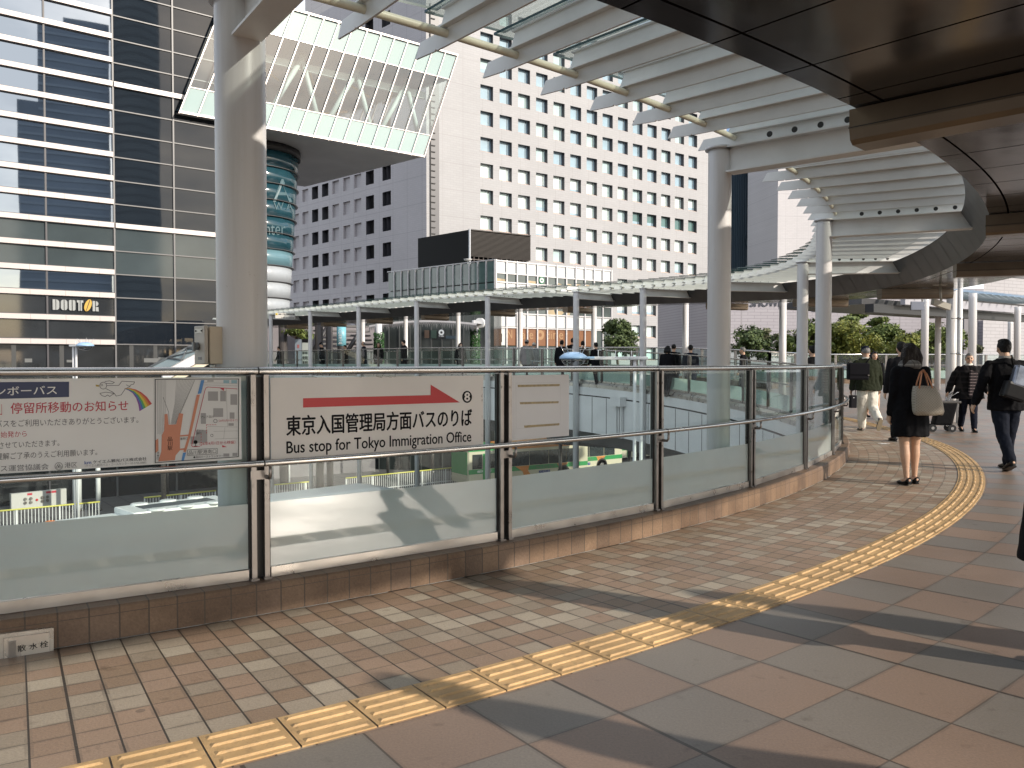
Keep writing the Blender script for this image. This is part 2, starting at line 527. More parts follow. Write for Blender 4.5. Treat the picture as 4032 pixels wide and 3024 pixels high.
# ================================================================ the round deck
def P(phi, R, z=0.0):
    if phi <= 43:
        a = R_(phi)
        return Vector((RC.x + R * math.cos(a), RC.y + R * math.sin(a), z))
    a = R_(43)
    u = R_(phi - 43) * 18.0
    return Vector((RC.x + R * math.cos(a) - math.sin(a) * u, RC.y + R * math.sin(a) + math.cos(a) * u, z))
def radial(phi):
    a = R_(min(phi, 43))
    return Vector((math.cos(a), math.sin(a), 0))
def tangent(phi):
    a = R_(min(phi, 43))
    return Vector((-math.sin(a), math.cos(a), 0))
def sstep(t):
    t = max(0.0, min(1.0, t))
    return t * t * (3 - 2 * t)
def dz(x, y):
    return 0.75 * sstep((y - 16) / 22) * (1 - 0.4 * sstep((x - 6) / 10))
def PZ(phi, R, h=0.0):
    p = P(phi, R)
    p.z = dz(p.x, p.y) + h
    return p
def frange(a, b, s):
    n = int(round((b - a) / s))
    return [a + (b - a) * i / n for i in range(n + 1)]

PH = frange(-118, 43, 1.4375) + frange(46, 160, 3)[0:]
g = MB()
def rmax(p): return 48 - 23.6 * sstep((p - 25) / 14)
g.sheet([[PZ(p, R if R <= 24.3 else 24.3 + (R - 24.3) * (rmax(p) - 24.3) / 23.7) for R in (18.2, 18.9, 19.56, 19.86, 21, 22.5, 24.3, 29, 34, 40, 48)] for p in PH])
floor = tag(g.build('paving', M_FLOOR), 'brown and grey tiled walkway of the round deck', 'paving', kind='structure')

g = MB()
KP = frange(-112, 43, 0.86) + frange(44, 158, 2)
prof = [(18.200, 0.004), (18.200, 0.162), (18.190, 0.172), (18.02, 0.172), (18.02, 0.0)]
g.sheet([[PZ(p, r, h) for r, h in prof] for p in KP])
tag(g.build('kerb', M_KERB), 'low kerb of brown square tiles under the glass railing', 'kerb', kind='structure')

# pale caulking line at the foot of the kerb, broken and smeared
g = MB()
for p in frange(-62, -8, 0.43):
    w = random.choice([0.004, 0.007, 0.010, 0.013])
    if random.random() < 0.82:
        g.quad(PZ(p, 18.203, 0.005), PZ(p, 18.203 + w, 0.0045), PZ(p + 0.42, 18.203 + w * random.uniform(0.5, 1.1), 0.0045), PZ(p + 0.42, 18.203, 0.005))
tag(g.build('sealant_line', plain('caulk', (0.46, 0.45, 0.42), 0.7, var=0.4, vscale=20)), 'broken pale sealant line along the foot of the kerb', 'sealant', kind='structure')

# tactile paving: blocks with four raised bars each
g = MB()
BL = SMALL * 2
k0 = -66
phi = k0 * 1.0
i = 0
while phi < 30:
    a, b = phi + 0.010, phi + BL - 0.010
    d0 = R_TIN + 0.004; d1 = R_TOUT - 0.012
    top = 0.006
    g.add([PZ(a, d0, top), PZ(b, d0, top), PZ(b, d1, top), PZ(a, d1, top)], [(0, 3, 2, 1)])
    g.quad(PZ(a, d1, top), PZ(b, d1, top), PZ(b, d1, -0.004), PZ(a, d1, -0.004))
    for j in range(4):
        rc = d0 + (d1 - d0) * (j + 0.5) / 4
        w0, w1 = 0.0125, 0.0065
        c0, c1 = a + 0.055, b - 0.055
        e0, e1 = c0 + 0.035, c1 - 0.035
        vs = [PZ(c0, rc - w0, top), PZ(c1, rc - w0, top), PZ(c1, rc + w0, top), PZ(c0, rc + w0, top),
              PZ(e0, rc - w1, top + .0075), PZ(e1, rc - w1, top + .0075), PZ(e1, rc + w1, top + .0075), PZ(e0, rc + w1, top + .0075)]
        g.add(vs, [(4, 7, 6, 5), (0, 4, 5, 1), (1, 5, 6, 2), (2, 6, 7, 3), (3, 7, 4, 0)])
    phi += BL
tag(g.build('tactile_path', M_TACT), 'curved yellow tactile path of ribbed blocks', 'tactile paving', kind='structure')

# deck edge towards the opening: pale panels with dark joints, and the deck body
def edge_mat():
    m, n, l = nmat('edge_panels')
    t = NT(m); b = pb(m)
    x, y, z = t.xyz('UV')
    gx = gap(t, x, 0.012)
    c = t.mix(t.noise(0.7, 4), (0.47, 0.465, 0.47), (0.56, 0.55, 0.545))
    c = t.mix(gx, c, (0.05, 0.05, 0.05))
    l.new(c, b.inputs['Base Color']); b.inputs['Roughness'].default_value = 0.5
    return m
g = MB()
EP = frange(-112, 43, 2.5) + frange(46, 160, 3)
for hs in ((-0.02, -0.30, 17.96), (-0.34, -1.65, 17.93)):
    g.sheet([[PZ(p, hs[2], hs[0]), PZ(p, hs[2], hs[1])] for p in EP], 0)
g.sheet([[PZ(p, 18.02, 0.17), PZ(p, 17.96, 0.10), PZ(p, 17.96, -0.02)] for p in EP], 1)
g.sheet([[PZ(p, 17.97, -0.28), PZ(p, 18.02, -0.30), PZ(p, 18.02, -0.36), PZ(p, 17.94, -0.36)] for p in EP], 2)
g.sheet([[PZ(p, 17.93, -1.65), PZ(p, 18.6, -1.7), PZ(p, 18.6, -2.2), PZ(p, rmax(p), -2.2), PZ(p, rmax(p) + .05, -0.02)] for p in EP], 3)
for p in EP[::1]:                            # joint strips
    c = PZ(p, 17.925, -1.0); tg = tangent(p)
    g.obox(c - tg * 0.012 - Vector((0, 0, 0.64)), tg * 0.024, radial(p) * 0.02, (0, 0, 1.29), 2)
tag(g.build('deck_edge', [M_PANEL, M_ALU, M_DARK, M_FASCIA]), 'pale panelled edge of the deck round the bus terminal opening', 'deck edge', kind='structure')

# lower level
GZ = -7.3
def ground_mat():
    m, n, l = nmat('terminal_ground')
    t = NT(m); b = pb(m)
    x, y, z = t.xyz('Object')
    # rotated so that the joints follow the kerb lines of the terminal
    u = t.m('ADD', t.m('MULTIPLY', x, 0.785), t.m('MULTIPLY', y, 0.62))
    v = t.m('SUBTRACT', t.m('MULTIPLY', y, 0.785), t.m('MULTIPLY', x, 0.62))
    g_ = t.m('MAXIMUM', gap(t, t.m('DIVIDE', u, 1.2), 0.02), gap(t, t.m('DIVIDE', v, 1.2), 0.02))
    asph = t.mix(t.noise(1.2, 6), (0.045, 0.045, 0.047), (0.075, 0.073, 0.072))
    pav = t.mix(t.noise(0.8, 4), (0.10, 0.092, 0.092), (0.15, 0.14, 0.138))
    pav = t.mix(g_, pav, (0.035, 0.033, 0.033))
    is_p = t.m('GREATER_THAN', v, 46.5)
    l.new(t.mix(is_p, asph, pav), b.inputs['Base Color'])
    b.inputs['Roughness'].default_value = 0.75
    return m
g = MB()
g.quad((-500, -300, GZ), (700, -300, GZ), (700, 900, GZ), (-500, 900, GZ))
tag(g.build('ground', ground_mat()), 'dark road and paving of the bus terminal below the deck', 'ground', kind='structure')

# ================================================================ railings
def railing(name, label, phis, mid_h=0.83, first_detail=True, both_mid=False, Rr=18.08, sgn=1.0):
    """posts at the given path angles; panes between them"""
    c = PZ(phis[len(phis) // 2], Rr)
    root = thing(name, label, 'railing', c)
    dense = frange(phis[0], phis[-1], 0.9)
    g = MB(); g.tube([PZ(p, Rr, 1.338) for p in dense], 0.0225, 12)
    for p in phis[1:-1:2]:                      # joint rings of the tube
        t = tangent(p); q = PZ(p, Rr, 1.338)
        g.tube([q - t * 0.004, q + t * 0.004], 0.0232, 12, 1)
    g.build('top_rail', [M_STEEL, M_DARK], root)
    g = MB(); g.tube([PZ(p, Rr + 0.095 * sgn, mid_h) for p in dense], 0.0185, 12)
    for p in phis[1:-1:2]:
        t = tangent(p); q = PZ(p, Rr + 0.095 * sgn, mid_h)
        g.tube([q - t * 0.004, q + t * 0.004], 0.0192, 12, 1)
    g.build('hand_rail', [M_STEEL, M_DARK], root)
    for i, p in enumerate(phis):
        t, r = tangent(p), radial(p)
        q = PZ(p, Rr)
        g = MB()
        for s in (-1, 1):
            o = q + t * (0.036 * s)
            g.obox(o - t * 0.014 - r * 0.03 + Vector((0, 0, 0.172)), t * 0.028, r * 0.066, (0, 0, 1.145), 0)
            g.obox(o - t * 0.022 - r * 0.05 + Vector((0, 0, 0.172)), t * 0.044, r * 0.1, (0, 0, 0.012), 0)
            for hh in (1.22, 0.74, 0.70):
                g.tube([o + r * 0.036 * sgn + Vector((0, 0, hh)), o + r * 0.041 * sgn + Vector((0, 0, hh))], 0.007, 8, 0)
        g.obox(q - t * 0.022 - r * 0.015 + Vector((0, 0, 0.175)), t * 0.044, r * 0.012, (0, 0, 1.13), 1)
        g.obox(q - t * 0.055 + r * (0.036 * sgn) - r * 0.003 + Vector((0, 0, 0.735)), t * 0.11, r * 0.006, (0, 0, 0.05), 0)
        po = g.build('post', [M_POST, M_DARK], root)
        g = MB()
        b0 = q + t * 0.036 + r * (0.035 * sgn) + Vector((0, 0, 0.745))
        g.tube([b0, b0 + r * (0.045 * sgn), b0 + r * (0.058 * sgn) + Vector((0, 0, 0.015)), b0 + r * (0.06 * sgn) + Vector((0, 0, mid_h - 0.755))], [0.012, 0.011, 0.010, 0.009], 8)
        g.build('rail_bracket', M_POST, po)
    for i in range(len(phis) - 1):
        a, b = PZ(phis[i], Rr), PZ(phis[i + 1], Rr)
        t = (b - a).normalized(); r = Vector((t.y, -t.x, 0))
        L = (b - a).length
        a2, Lg = a + t * 0.062, L - 0.124
        b2 = a2 + t * Lg
        sl = (b.z - a.z) / max(L, 0.01)
        up = Vector((0, 0, 1))
        g = MB()
        g.obox(a2 - r * 0.005 + up * 0.235, t * Lg, r * 0.010, (0, 0, 1.075))
        pane = g.build('glass_pane', M_GLASS, root)
        g = MB()
        g.obox(a2 + r * 0.006 * sgn + up * 0.236, t * Lg, r * (0.0012 * sgn), (0, 0, 0.362))
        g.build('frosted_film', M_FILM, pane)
        g = MB()
        g.obox(a2 - r * 0.022 + up * 0.174, t * Lg, r * 0.044, (0, 0, 0.058))
        g.build('bottom_frame', M_ALU, root)
        for e in (a2 - t * 0.012, b2):
            MB().obox(e - r * 0.012 + up * 0.236, t * 0.012, r * 0.024, (0, 0, 1.074)).build('edge_gasket', M_DARK, pane)
    return root

POSTS = [-55.35 + 5.42 * k for k in range(-3, 7)]
railing('glass_railing', 'glass railing with steel posts on the brown tile kerb beside the yellow path', POSTS)
POSTS2 = [POSTS[-1] + 5.2 * k for k in range(0, 12)]
railing('glass_railing', 'distant glass railing curving round the right side of the opening', POSTS2)
POSTS3 = [POSTS2[-1] + 5.13 * k for k in range(0, 18)]
railing('glass_railing', 'distant straight glass railing across the opening, under the far canopy', POSTS3)
# outer railings of the far deck
def outer_rail(name, label, pts, film=True):
    c = (pts[0] + pts[-1]) / 2
    root = thing(name, label, 'railing', c)
    up = Vector((0, 0, 1))
    g = MB(); g.tube([p + up * 1.34 for p in pts], 0.028, 8); g.build('top_rail', M_STEEL, root)
    g = MB(); g.tube([p + up * 0.85 for p in pts], 0.02, 8); g.build('hand_rail', M_POST, root)
    for p in pts:
        MB().box(p + up * 0.66, (0.09, 0.09, 1.3)).build('post', M_POST, root)
    for a, b in zip(pts, pts[1:]):
        t = (b - a).normalized(); r = Vector((t.y, -t.x, 0)).normalized()
        pane = MB().obox(a + t * 0.05 - r * 0.005 + up * 0.24, (b - a) - t * 0.1, r * 0.01, up * 1.07).build('glass_pane', M_GLASS, root)
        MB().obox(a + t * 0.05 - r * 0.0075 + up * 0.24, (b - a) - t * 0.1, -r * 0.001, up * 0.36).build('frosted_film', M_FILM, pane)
    g = MB()
    for a, b in zip(pts, pts[1:]):
        t = (b - a).normalized(); r = Vector((t.y, -t.x, 0)).normalized()
        g.obox(a - r * 0.09 - up * 0.02, b - a, r * 0.18, up * 0.22)
    g.build('footing', M_KERB, root)
    return root
pts = [PZ(26 + 4.25 * k, 23.3) for k in range(0, 4)] + [PZ(43 + 5.4 * k, 23.3) for k in range(0, 18)]
outer_rail('outer_railing', 'outer glass railing behind the walkers on the far deck', pts)
q = PZ(26, 23.3)
pts = [q, q.lerp(Vector((15, 38.4, .4)), .33), q.lerp(Vector((15, 38.4, .4)), .66)]
for k in range(8):
    x = 15 + 2.35 * k
    y = 38.4 + 0.05 * k
    pts.append(Vector((x, y, dz(x, y))))
outer_rail('outer_railing', 'plaza glass railing in front of the garden trees, behind the people on the right', pts)

# ================================================================ ring canopy
COLS = [-55.4, -39.8, -24.6, -7.7, 11.0, 26.15, 38.05, 54.0, 69.6, 85.0, 100.2, 114.7, 130.0]
FIN0, FIN = -39.8, 1.9
def canopy(name, label, lo, hi, cols, outer_cols, troughs):
    mid = (lo + hi) / 2
    root = thing(name, label, 'canopy', PZ(mid, 20))
    dense = frange(lo, hi, 1.9)
    up = Vector((0, 0, 1))
    # columns with cap plates, girders
    for p in cols:
        r_ = 0.142 if abs(p + 55.4) < .1 else 0.111
        q = PZ(p, 17.85)
        g = MB()
        g.lathe((q.x, q.y, 0), [(r_, GZ), (r_, q.z + 3.40), (r_ * 1.0, q.z + 3.44)], 28)
        g.lathe((q.x, q.y, 0), [(r_ + .03, q.z + 3.44), (r_ + .03, q.z + 3.465)], 28)
        g.build('column', M_COLUMN, root)
        t, r = tangent(p), radial(p)
        g = MB()
        a = q + r * (r_ - .01)
        ln = 19.95 - 17.85 - r_
        g.obox(a - t * 0.012 + up * 3.22, r * ln, t * 0.024, up * 0.22)
        g.obox(a - t * 0.085 + up * 3.44, r * ln, t * 0.17, up * 0.016)
        g.obox(a - t * 0.085 + up * 3.204, r * ln, t * 0.17, up * 0.016)
        g.build('girder', M_WHITE, root)
    for p, R in outer_cols:
        q = PZ(p, R)
        g = MB(); g.lathe((q.x, q.y, 0), [(.115, q.z - .2), (.115, q.z + 3.02)], 20)
        g.build('column', M_COLUMN, root)
    # fins
    k0, k1 = math.ceil((lo - FIN0) / FIN), math.floor((hi - FIN0) / FIN)
    for k in range(k0, k1 + 1):
        p = FIN0 + FIN * k
        main = min(abs(p - c) for c in cols) < FIN * 0.5
        t, r = tangent(p), radial(p)
        o = PZ(p, 0.0); o = PZ(p, 17.62); base = o - r * 17.62
        def Q(R, z): return base + r * R + up * z
        g = MB()
        out = [(17.62, 3.475), (17.86, 3.462), (17.872, 3.472), (17.885, 3.461), (19.9, 3.445), (19.9, 3.575), (17.92, 3.572), (17.68, 3.572)]
        g.poly([Q(a, b) - t * 0.008 for a, b in out], t * 0.016)
        g.obox(Q(17.90, 3.572) - t * 0.055, r * 2.0, t * 0.11, up * 0.012)
        g.poly([Q(a, b) - t * 0.01 for a, b in ((17.93, 3.584), (19.9, 3.584), (19.9, 3.70), (17.99, 3.70))], t * 0.02)
        g.obox(Q(17.97, 3.70) - t * 0.03, r * 1.95, t * 0.06, up * 0.012)
        f = g.build('fin', M_WHITE, root)
        if main:
            g = MB()
            for h in range(6):
                R = 18.35 + 0.235 * h
                c0 = Q(R, 3.510) - t * 0.010
                g.tube([c0, c0 + t * 0.020], 0.028, 14)
            g.build('round_hole', M_DARK, f)
        # pane from this fin to the next, lapped like a shingle
        if k < k1:
            p2 = p + FIN
            r2 = radial(p2); o2 = PZ(p2, 17.62); base2 = o2 - r2 * 17.62
            def Q2(R, z): return base2 + r2 * R + up * z
            t2 = tangent(p2)
            g = MB()
            a, b = Q(17.80, 3.722) - t * 0.05, Q(19.95, 3.722) - t * 0.05
            c, d = Q2(19.95, 3.762) + t2 * 0.05, Q2(17.80, 3.762) + t2 * 0.05
            g.add([a, b, c, d, a + up * .018, b + up * .018, c + up * .018, d + up * .018], [(0, 1, 2, 3), (7, 6, 5, 4)], 0)
            g.add([a, b, c, d, a + up * .018, b + up * .018, c + up * .018, d + up * .018], [(0, 4, 5, 1), (1, 5, 6, 2), (2, 6, 7, 3), (3, 7, 4, 0)], 1)
            g.build('roof_pane', [M_ROOFGLASS, M_EDGE], root)
    # round rod threading the fins
    g = MB(); g.tube([PZ(p, 18.0, 3.535) for p in dense], 0.027, 10); g.build('tie_rod', M_CREAM, root)
    # soffit over the walkway
    g = MB()
    ring = lambda R, h: [PZ(p, R, h) for p in dense]
    # the roof is wider where it joins the station side
    ro = lambda p: 21.5 + 3.0 * sstep((-14 - p) / 22)
    sec = [(19.86, 3.0), (0.0, 3.0), (0.06, 3.05), (0.0, 3.44), (19.6, 3.44)]
    cols_ = [[PZ(p, R if R > 10 else ro(p) + R, h) for p in dense] for R, h in sec]
    g.sheet([[c[i] for c in cols_[:2]] for i in range(len(dense))], 0)
    g.sheet([[c[i] for c in cols_[1:5]] for i in range(len(dense))], 1)
    for e in (0, -1):
        g.add([c[e] for c in cols_], [(0, 1, 2, 3, 4)], 1)
    g.build('soffit', [M_SOFFIT, M_FASCIA], root)
    for i in range(len(dense) - 1):
        g = MB()
        p1, p2 = dense[i] + 0.03, dense[i + 1] - 0.03
        g.quad(PZ(p1, 19.86, 3.002), PZ(p1, 19.60, 3.43), PZ(p2, 19.60, 3.43), PZ(p2, 19.86, 3.002))
        g.quad(PZ(p1, 19.90, 3.002), PZ(p2, 19.90, 3.002), PZ(p2, 19.64, 3.43), PZ(p1, 19.64, 3.43))
        g.build('fascia_panel', M_FASCIA, root)
    for p in troughs:
        t, r = tangent(p), radial(p)
        a = PZ(p, 19.83)
        g = MB()
        pr = [(-.15, 2.99), (-.15, 2.86), (-.135, 2.80), (-.10, 2.775), (.10, 2.775), (.135, 2.80), (.15, 2.86), (.15, 2.99)]
        g.poly([a + t * x + up * z for x, z in pr], r * (1.52 + ro(p) - 21.5), 0)
        g.obox(a - r * 0.004 - t * 0.153 + up * 2.872, r * (1.53 + ro(p) - 21.5), t * 0.306, up * 0.006, 1)
        g.build('light_trough', [M_TROUGH, M_DARK], root)
    return root
troughs_a = [-59.2, -45.3, -31.4, -17.5, -3.5, 10, 23.5]
canopy('ring_canopy', 'near curved canopy of white fins and glass with a dark brown soffit', -72, 38.1,
       [c for c in COLS if c < 37], [(-1.2, 21.8), (19.6, 21.7), (32.8, 21.7)], troughs_a)
canopy('ring_canopy', 'far straight canopy of white fins on slim columns across the bus terminal opening', 39.4, 139,
       [c for c in COLS if c > 37], [(46.3, 21.7), (60.7, 21.7), (75.1, 21.7), (89.35, 21.7), (102.8, 21.7)], [46, 61, 76.5, 92, 107, 121])
# ================================================================ buildings
UP = Vector((0, 0, 1))
def hdir(deg):                               # horizontal direction, degrees right of straight ahead
    return Vector((math.sin(R_(deg)), math.cos(R_(deg)), 0))
def text_mesh(s, size=1.0, bold=0.0, extrude=0.0, space=1.0):
    cu = bpy.data.curves.new('lettering', 'FONT')
    cu.body = s; cu.size = size; cu.offset = bold; cu.extrude = extrude; cu.space_character = space
    cu.resolution_u = 3
    o = bpy.data.objects.new('lettering', cu)
    COL.objects.link(o)
    dg = bpy.context.evaluated_depsgraph_get()
    me = o.evaluated_get(dg).to_mesh()
    vs = [v.co.copy() for v in me.vertices]; fs = [tuple(p.vertices) for p in me.polygons]
    o.evaluated_get(dg).to_mesh_clear()
    bpy.data.objects.remove(o); bpy.data.curves.remove(cu)
    return vs, fs
def fit_text(g, s, o, ex, ez, nrm, lift=0.004, mi=0, bold=0.0, space=1.0, slant=0.0):
    """letters filling the parallelogram o, o+ex, o+ez of a flat face whose outward side is nrm"""
    vs, fs = text_mesh(s, 1.0, 0.0, 0.0, space)
    if not vs: return
    x0, x1 = min(v.x for v in vs), max(v.x for v in vs)
    y0, y1 = min(v.y for v in vs), max(v.y for v in vs)
    o, ex, ez = Vector(o), Vector(ex), Vector(ez)
    out = [o + ex * ((v.x - x0) / (x1 - x0)) + ez * ((v.y - y0) / (y1 - y0)) + Vector(nrm) * lift for v in vs]
    g.add(out, fs, mi)
    if bold > 0:                                  # heavier strokes: the same letters set a hair apart
        k = 0
        for dx, dy in ((-1, 0), (1, 0), (0, .8), (0, -.8)):
            k += 1
            d = ex.normalized() * (dx * bold * ez.length) + ez.normalized() * (dy * bold * ez.length) + Vector(nrm) * (0.00006 * k)
            g.add([p + d for p in out], fs, mi)

# ---------------------------------------------------------------- white office block with square windows
def brick_wall(name, base, dark, e, bw=0.9, bh=0.3, joint=3.11, floorh=3.46, z0=0.0, strength=0.5):
    m, n, l = nmat(name)
    t = NT(m); b = pb(m)
    x, y, z = t.xyz('Object')
    u = t.m('ADD', t.m('MULTIPLY', x, e.x), t.m('MULTIPLY', y, e.y))
    cb = n.new('ShaderNodeCombineXYZ'); l.new(u, cb.inputs[0]); l.new(z, cb.inputs[1])
    br = n.new('ShaderNodeTexBrick')
    br.inputs['Scale'].default_value = 1.0
    br.inputs['Brick Width'].default_value = bw; br.inputs['Row Height'].default_value = bh
    br.inputs['Mortar Size'].default_value = bh * 0.07
    br.inputs['Color1'].default_value = (*base, 1); br.inputs['Color2'].default_value = (*[c * 0.95 for c in base], 1)
    br.inputs['Mortar'].default_value = (*[c * (1 - 0.3 * strength) for c in base], 1)
    l.new(cb.outputs[0], br.inputs['Vector'])
    gj = gap(t, t.m('DIVIDE', t.m('SUBTRACT', z, z0), floorh), 0.008)
    gv = gap(t, t.m('DIVIDE', u, joint), 0.009)
    c = t.mix(t.m('MAXIMUM', gj, gv), br.outputs['Color'], dark)
    c = t.mix(1.0, c, t.ramp(t.noise(0.12, 5), [(0.3, (0.93, 0.93, 0.93)), (0.7, (1.03, 1.03, 1.03))]), 'MULTIPLY')
    l.new(c, b.inputs['Base Color']); b.inputs['Roughness'].default_value = 0.6
    return m
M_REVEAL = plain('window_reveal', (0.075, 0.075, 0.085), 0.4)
M_SILL = plain('window_sill', (0.52, 0.40, 0.345), 0.5)
M_BLIND_SKY = [plain('blind_%d' % i, c, 0.08, spec=0.6, var=0.1, vscale=0.8) for i, c in enumerate(
    [(0.68, 0.82, 0.80), (0.74, 0.86, 0.85), (0.58, 0.74, 0.73), (0.42, 0.56, 0.57), (0.10, 0.19, 0.185), (0.30, 0.42, 0.50)])]  # blind tones; the last, bluish one is a painted sky reflection
M_LOUVER = plain('louver', (0.06, 0.058, 0.06), 0.5)
M_BLINDLINE = plain('blind_edge', (0.75, 0.80, 0.80), 0.3)

def facade(root, name, K, e, n, ulen, z0, z1, ops, mat, back=0.0):
    """one wall with real openings: ops = (u0, u1, z0, z1, depth)"""
    us = sorted(set([0.0, ulen] + [o[0] for o in ops] + [o[1] for o in ops]))
    zs = sorted(set([z0, z1] + [o[2] for o in ops] + [o[3] for o in ops]))
    S = {(round(o[0], 3), round(o[2], 3)) for o in ops}
    g = MB()
    pt = lambda u, z, d=0.0: K + e * u + UP * z - n * d
    for i in range(len(us) - 1):
        for j in range(len(zs) - 1):
            if (round(us[i], 3), round(zs[j], 3)) in S: continue
            g.quad(pt(us[i], zs[j]), pt(us[i + 1], zs[j]), pt(us[i + 1], zs[j + 1]), pt(us[i], zs[j + 1]))
    for (a, b, c, d, dep, blank) in [(o[0], o[1], o[2], o[3], o[4], o[5]) for o in ops]:
        if blank:                               # shallow blind recess, same wall
            g.quad(pt(a, c, dep), pt(b, c, dep), pt(b, d, dep), pt(a, d, dep))
            for p, q in (((a, c), (b, c)), ((b, c), (b, d)), ((b, d), (a, d)), ((a, d), (a, c))):
                g.quad(pt(*p), pt(*q), pt(*q, dep), pt(*p, dep))
    return g, pt

def proj(p):
    d = p - ORG
    y = d.y * math.cos(PITCH) - d.z * math.sin(PITCH)
    z = d.y * math.sin(PITCH) + d.z * math.cos(PITCH)
    return CX + F * d.x / y, CY - F * z / y, y

def white_block():
    K = Vector((-10.87, 105.8, 0)); e = hdir(53.9); n = Vector((e.y, -e.x, 0))
    e2 = hdir(-44.5); n2 = Vector((-e2.y, e2.x, 0)) * 1.0
    if n2.dot(K - ORG) > 0: n2 = -n2
    root = thing('office_block', 'white tiled office block with rows of deep square windows, behind the far canopy', 'building', (K.x, K.y, GZ))
    mw = brick_wall('white_tile_right', (0.352, 0.350, 0.360), (0.280, 0.272, 0.276), e, z0=17.0)
    ml = brick_wall('white_tile_left', (0.46, 0.435, 0.45), (0.31, 0.29, 0.31), e2, bw=0.8, bh=0.26, z0=15.0)
    HT = 53.0
    ops, wins = [], []
    for k in range(14):
        for j in range(-4, 10):
            u, zt = 8.27 + 3.11 * k, 17.63 + 3.46 * j
            ops.append((u, u + 2.05, zt - 1.93, zt, 0.6, False))
            wins.append((0, u, u + 2.05, zt - 1.93, zt, k, j))
    ops2 = []
    for k, u in enumerate([7.57, 10.44, 13.35, 16.25, 19.02, 21.88, 24.67, 27.48, 30.27, 33.1, 36.0]):
        for j in range(-4, 10):
            zt = 17.65 + 3.41 * j
            typ = 'louver' if k < 3 else ('dark' if k in (6, 7) else 'blank')
            w = 1.9 if k < 3 else 1.75
            ops2.append((u - (w if k else 0) + 0.0, u + (0 if k else w), zt - 1.87, zt, 0.35 if typ == 'blank' else 0.8, typ == 'blank'))
            if typ != 'blank':
                o = ops2[-1]; wins.append((1, o[0], o[1], o[2], o[3], k, j))
    ops2 = [(min(o[0], o[1]), max(o[0], o[1]), o[2], o[3], o[4], o[5]) for o in ops2]
    g, pt = facade(root, 'wall', K, e, n, 58.0, GZ, HT, ops, mw)
    # right end and back
    Rr = K + e * 58.0; L = K + e2 * 42.0
    B = Rr + e2 * 42
    g.quad(Rr + UP * GZ, B + UP * GZ, B + UP * HT, Rr + UP * HT)
    g.quad(K + UP * HT, Rr + UP * HT, B + UP * HT, L + UP * HT)
    g.build('wall', mw, root)
    g, pt2 = facade(root, 'wall', K, e2, n2, 42.0, GZ, HT, ops2, ml)
    w2 = g.build('wall', ml, root)
    w2['label'] = 'shaded side wall with blind recesses and louvred openings'
    # dark vertical slot with brackets beside the corner
    g = MB()
    g.obox(K + e * 0.62 + n * 0.004 + UP * GZ, e * 1.25, n * 0.02, UP * (HT - GZ - 6), 0)
    for j in range(60):
        g.obox(K + e * 0.50 + n * 0.03 + UP * (GZ + 6 + j * 0.8), e * 0.75, n * 0.12, UP * 0.10, 1)
    g.obox(K + e * 0.50 + n * 0.02 + UP * GZ, e * 0.10, n * 0.14, UP * (HT - GZ - 6), 1)
    g.build('service_slot', [M_REVEAL, M_BLACK], root)
    vis = []
    for w in wins:
        pp = (pt if w[0] == 0 else pt2)((w[1] + w[2]) / 2, (w[3] + w[4]) / 2)
        x, y, d = proj(pp)
        hide = (y < 230 + max(0, (x - 1750)) * 0.30) or y > 1330 or (w[0] == 0 and x > 2790) or (w[0] == 1 and (x < 1150 or (y < 640 and x < 1640)))
        hide = hide or (1120 < y < 1240) or (y > 1200 and x < 2400) or (1660 < x < 2080 and y > 940)
        vis.append((hide, d, w))
    vis.sort(key=lambda q: (q[0], q[1]))
    rest = {0: MB(), 1: MB()}
    rnd = random.Random(3)
    def one(g, w):
        f = pt if w[0] == 0 else pt2
        ee, nn = (e, n) if w[0] == 0 else (e2, n2)
        a, b, c, d = w[1:5]
        dep = 0.6 if w[0] == 0 else 0.8
        # reveals, pane, sill
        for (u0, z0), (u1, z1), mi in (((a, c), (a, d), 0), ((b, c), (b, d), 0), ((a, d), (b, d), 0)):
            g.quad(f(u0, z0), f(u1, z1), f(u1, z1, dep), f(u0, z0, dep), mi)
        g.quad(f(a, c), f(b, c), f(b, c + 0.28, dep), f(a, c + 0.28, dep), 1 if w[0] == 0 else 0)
        if w[0] == 0:
            r = rnd.random(); j = w[6]
            if j >= 4: mi = 7 if r < 0.7 else 5  # upper rows: mirrored sky put into the pane colour
            elif j == 2 and w[5] > 8: mi = 6
            elif j == 1: mi = 2 if r < 0.4 else 3
            else: mi = 2 if r < 0.35 else (3 if r < 0.65 else (4 if r < 0.85 else 5))
            g.quad(f(a, c + 0.28, dep - 0.002), f(b, c + 0.28, dep - 0.002), f(b, d, dep - 0.002), f(a, d, dep - 0.002), mi)
            hb = c + 0.28 + rnd.random() * 0.5
            if rnd.random() < 0.35:
                g.quad(f(a + 0.1, c + 0.28, dep - 0.02), f(b - 0.1, c + 0.28, dep - 0.02), f(b - 0.1, hb, dep - 0.02), f(a + 0.1, hb, dep - 0.02), 7)
            for u in (a + 0.03, b - 0.45):
                g.obox(f(u, c + 0.28, dep - 0.004), ee * 0.05, nn * 0.06, UP * (d - c - 0.28), 0)
        else:
            g.quad(f(a, c, dep), f(b, c, dep), f(b, d, dep), f(a, d, dep), 8)
            if w[5] < 3:
                for h in range(9):
                    zz = c + 0.1 + h * 0.2
                    g.quad(f(a, zz, dep - 0.02), f(b, zz, dep - 0.02), f(b, zz + 0.13, dep - 0.2), f(a, zz + 0.13, dep - 0.2), 8)
    mats = [M_REVEAL, M_SILL] + M_BLIND_SKY + [M_LOUVER]
    for q, (hid, d, w) in enumerate(vis):
        if q < 100 and not hid:
            g = MB(); one(g, w)
            g.build('window', mats, root)
        else:
            one(rest[0], w)
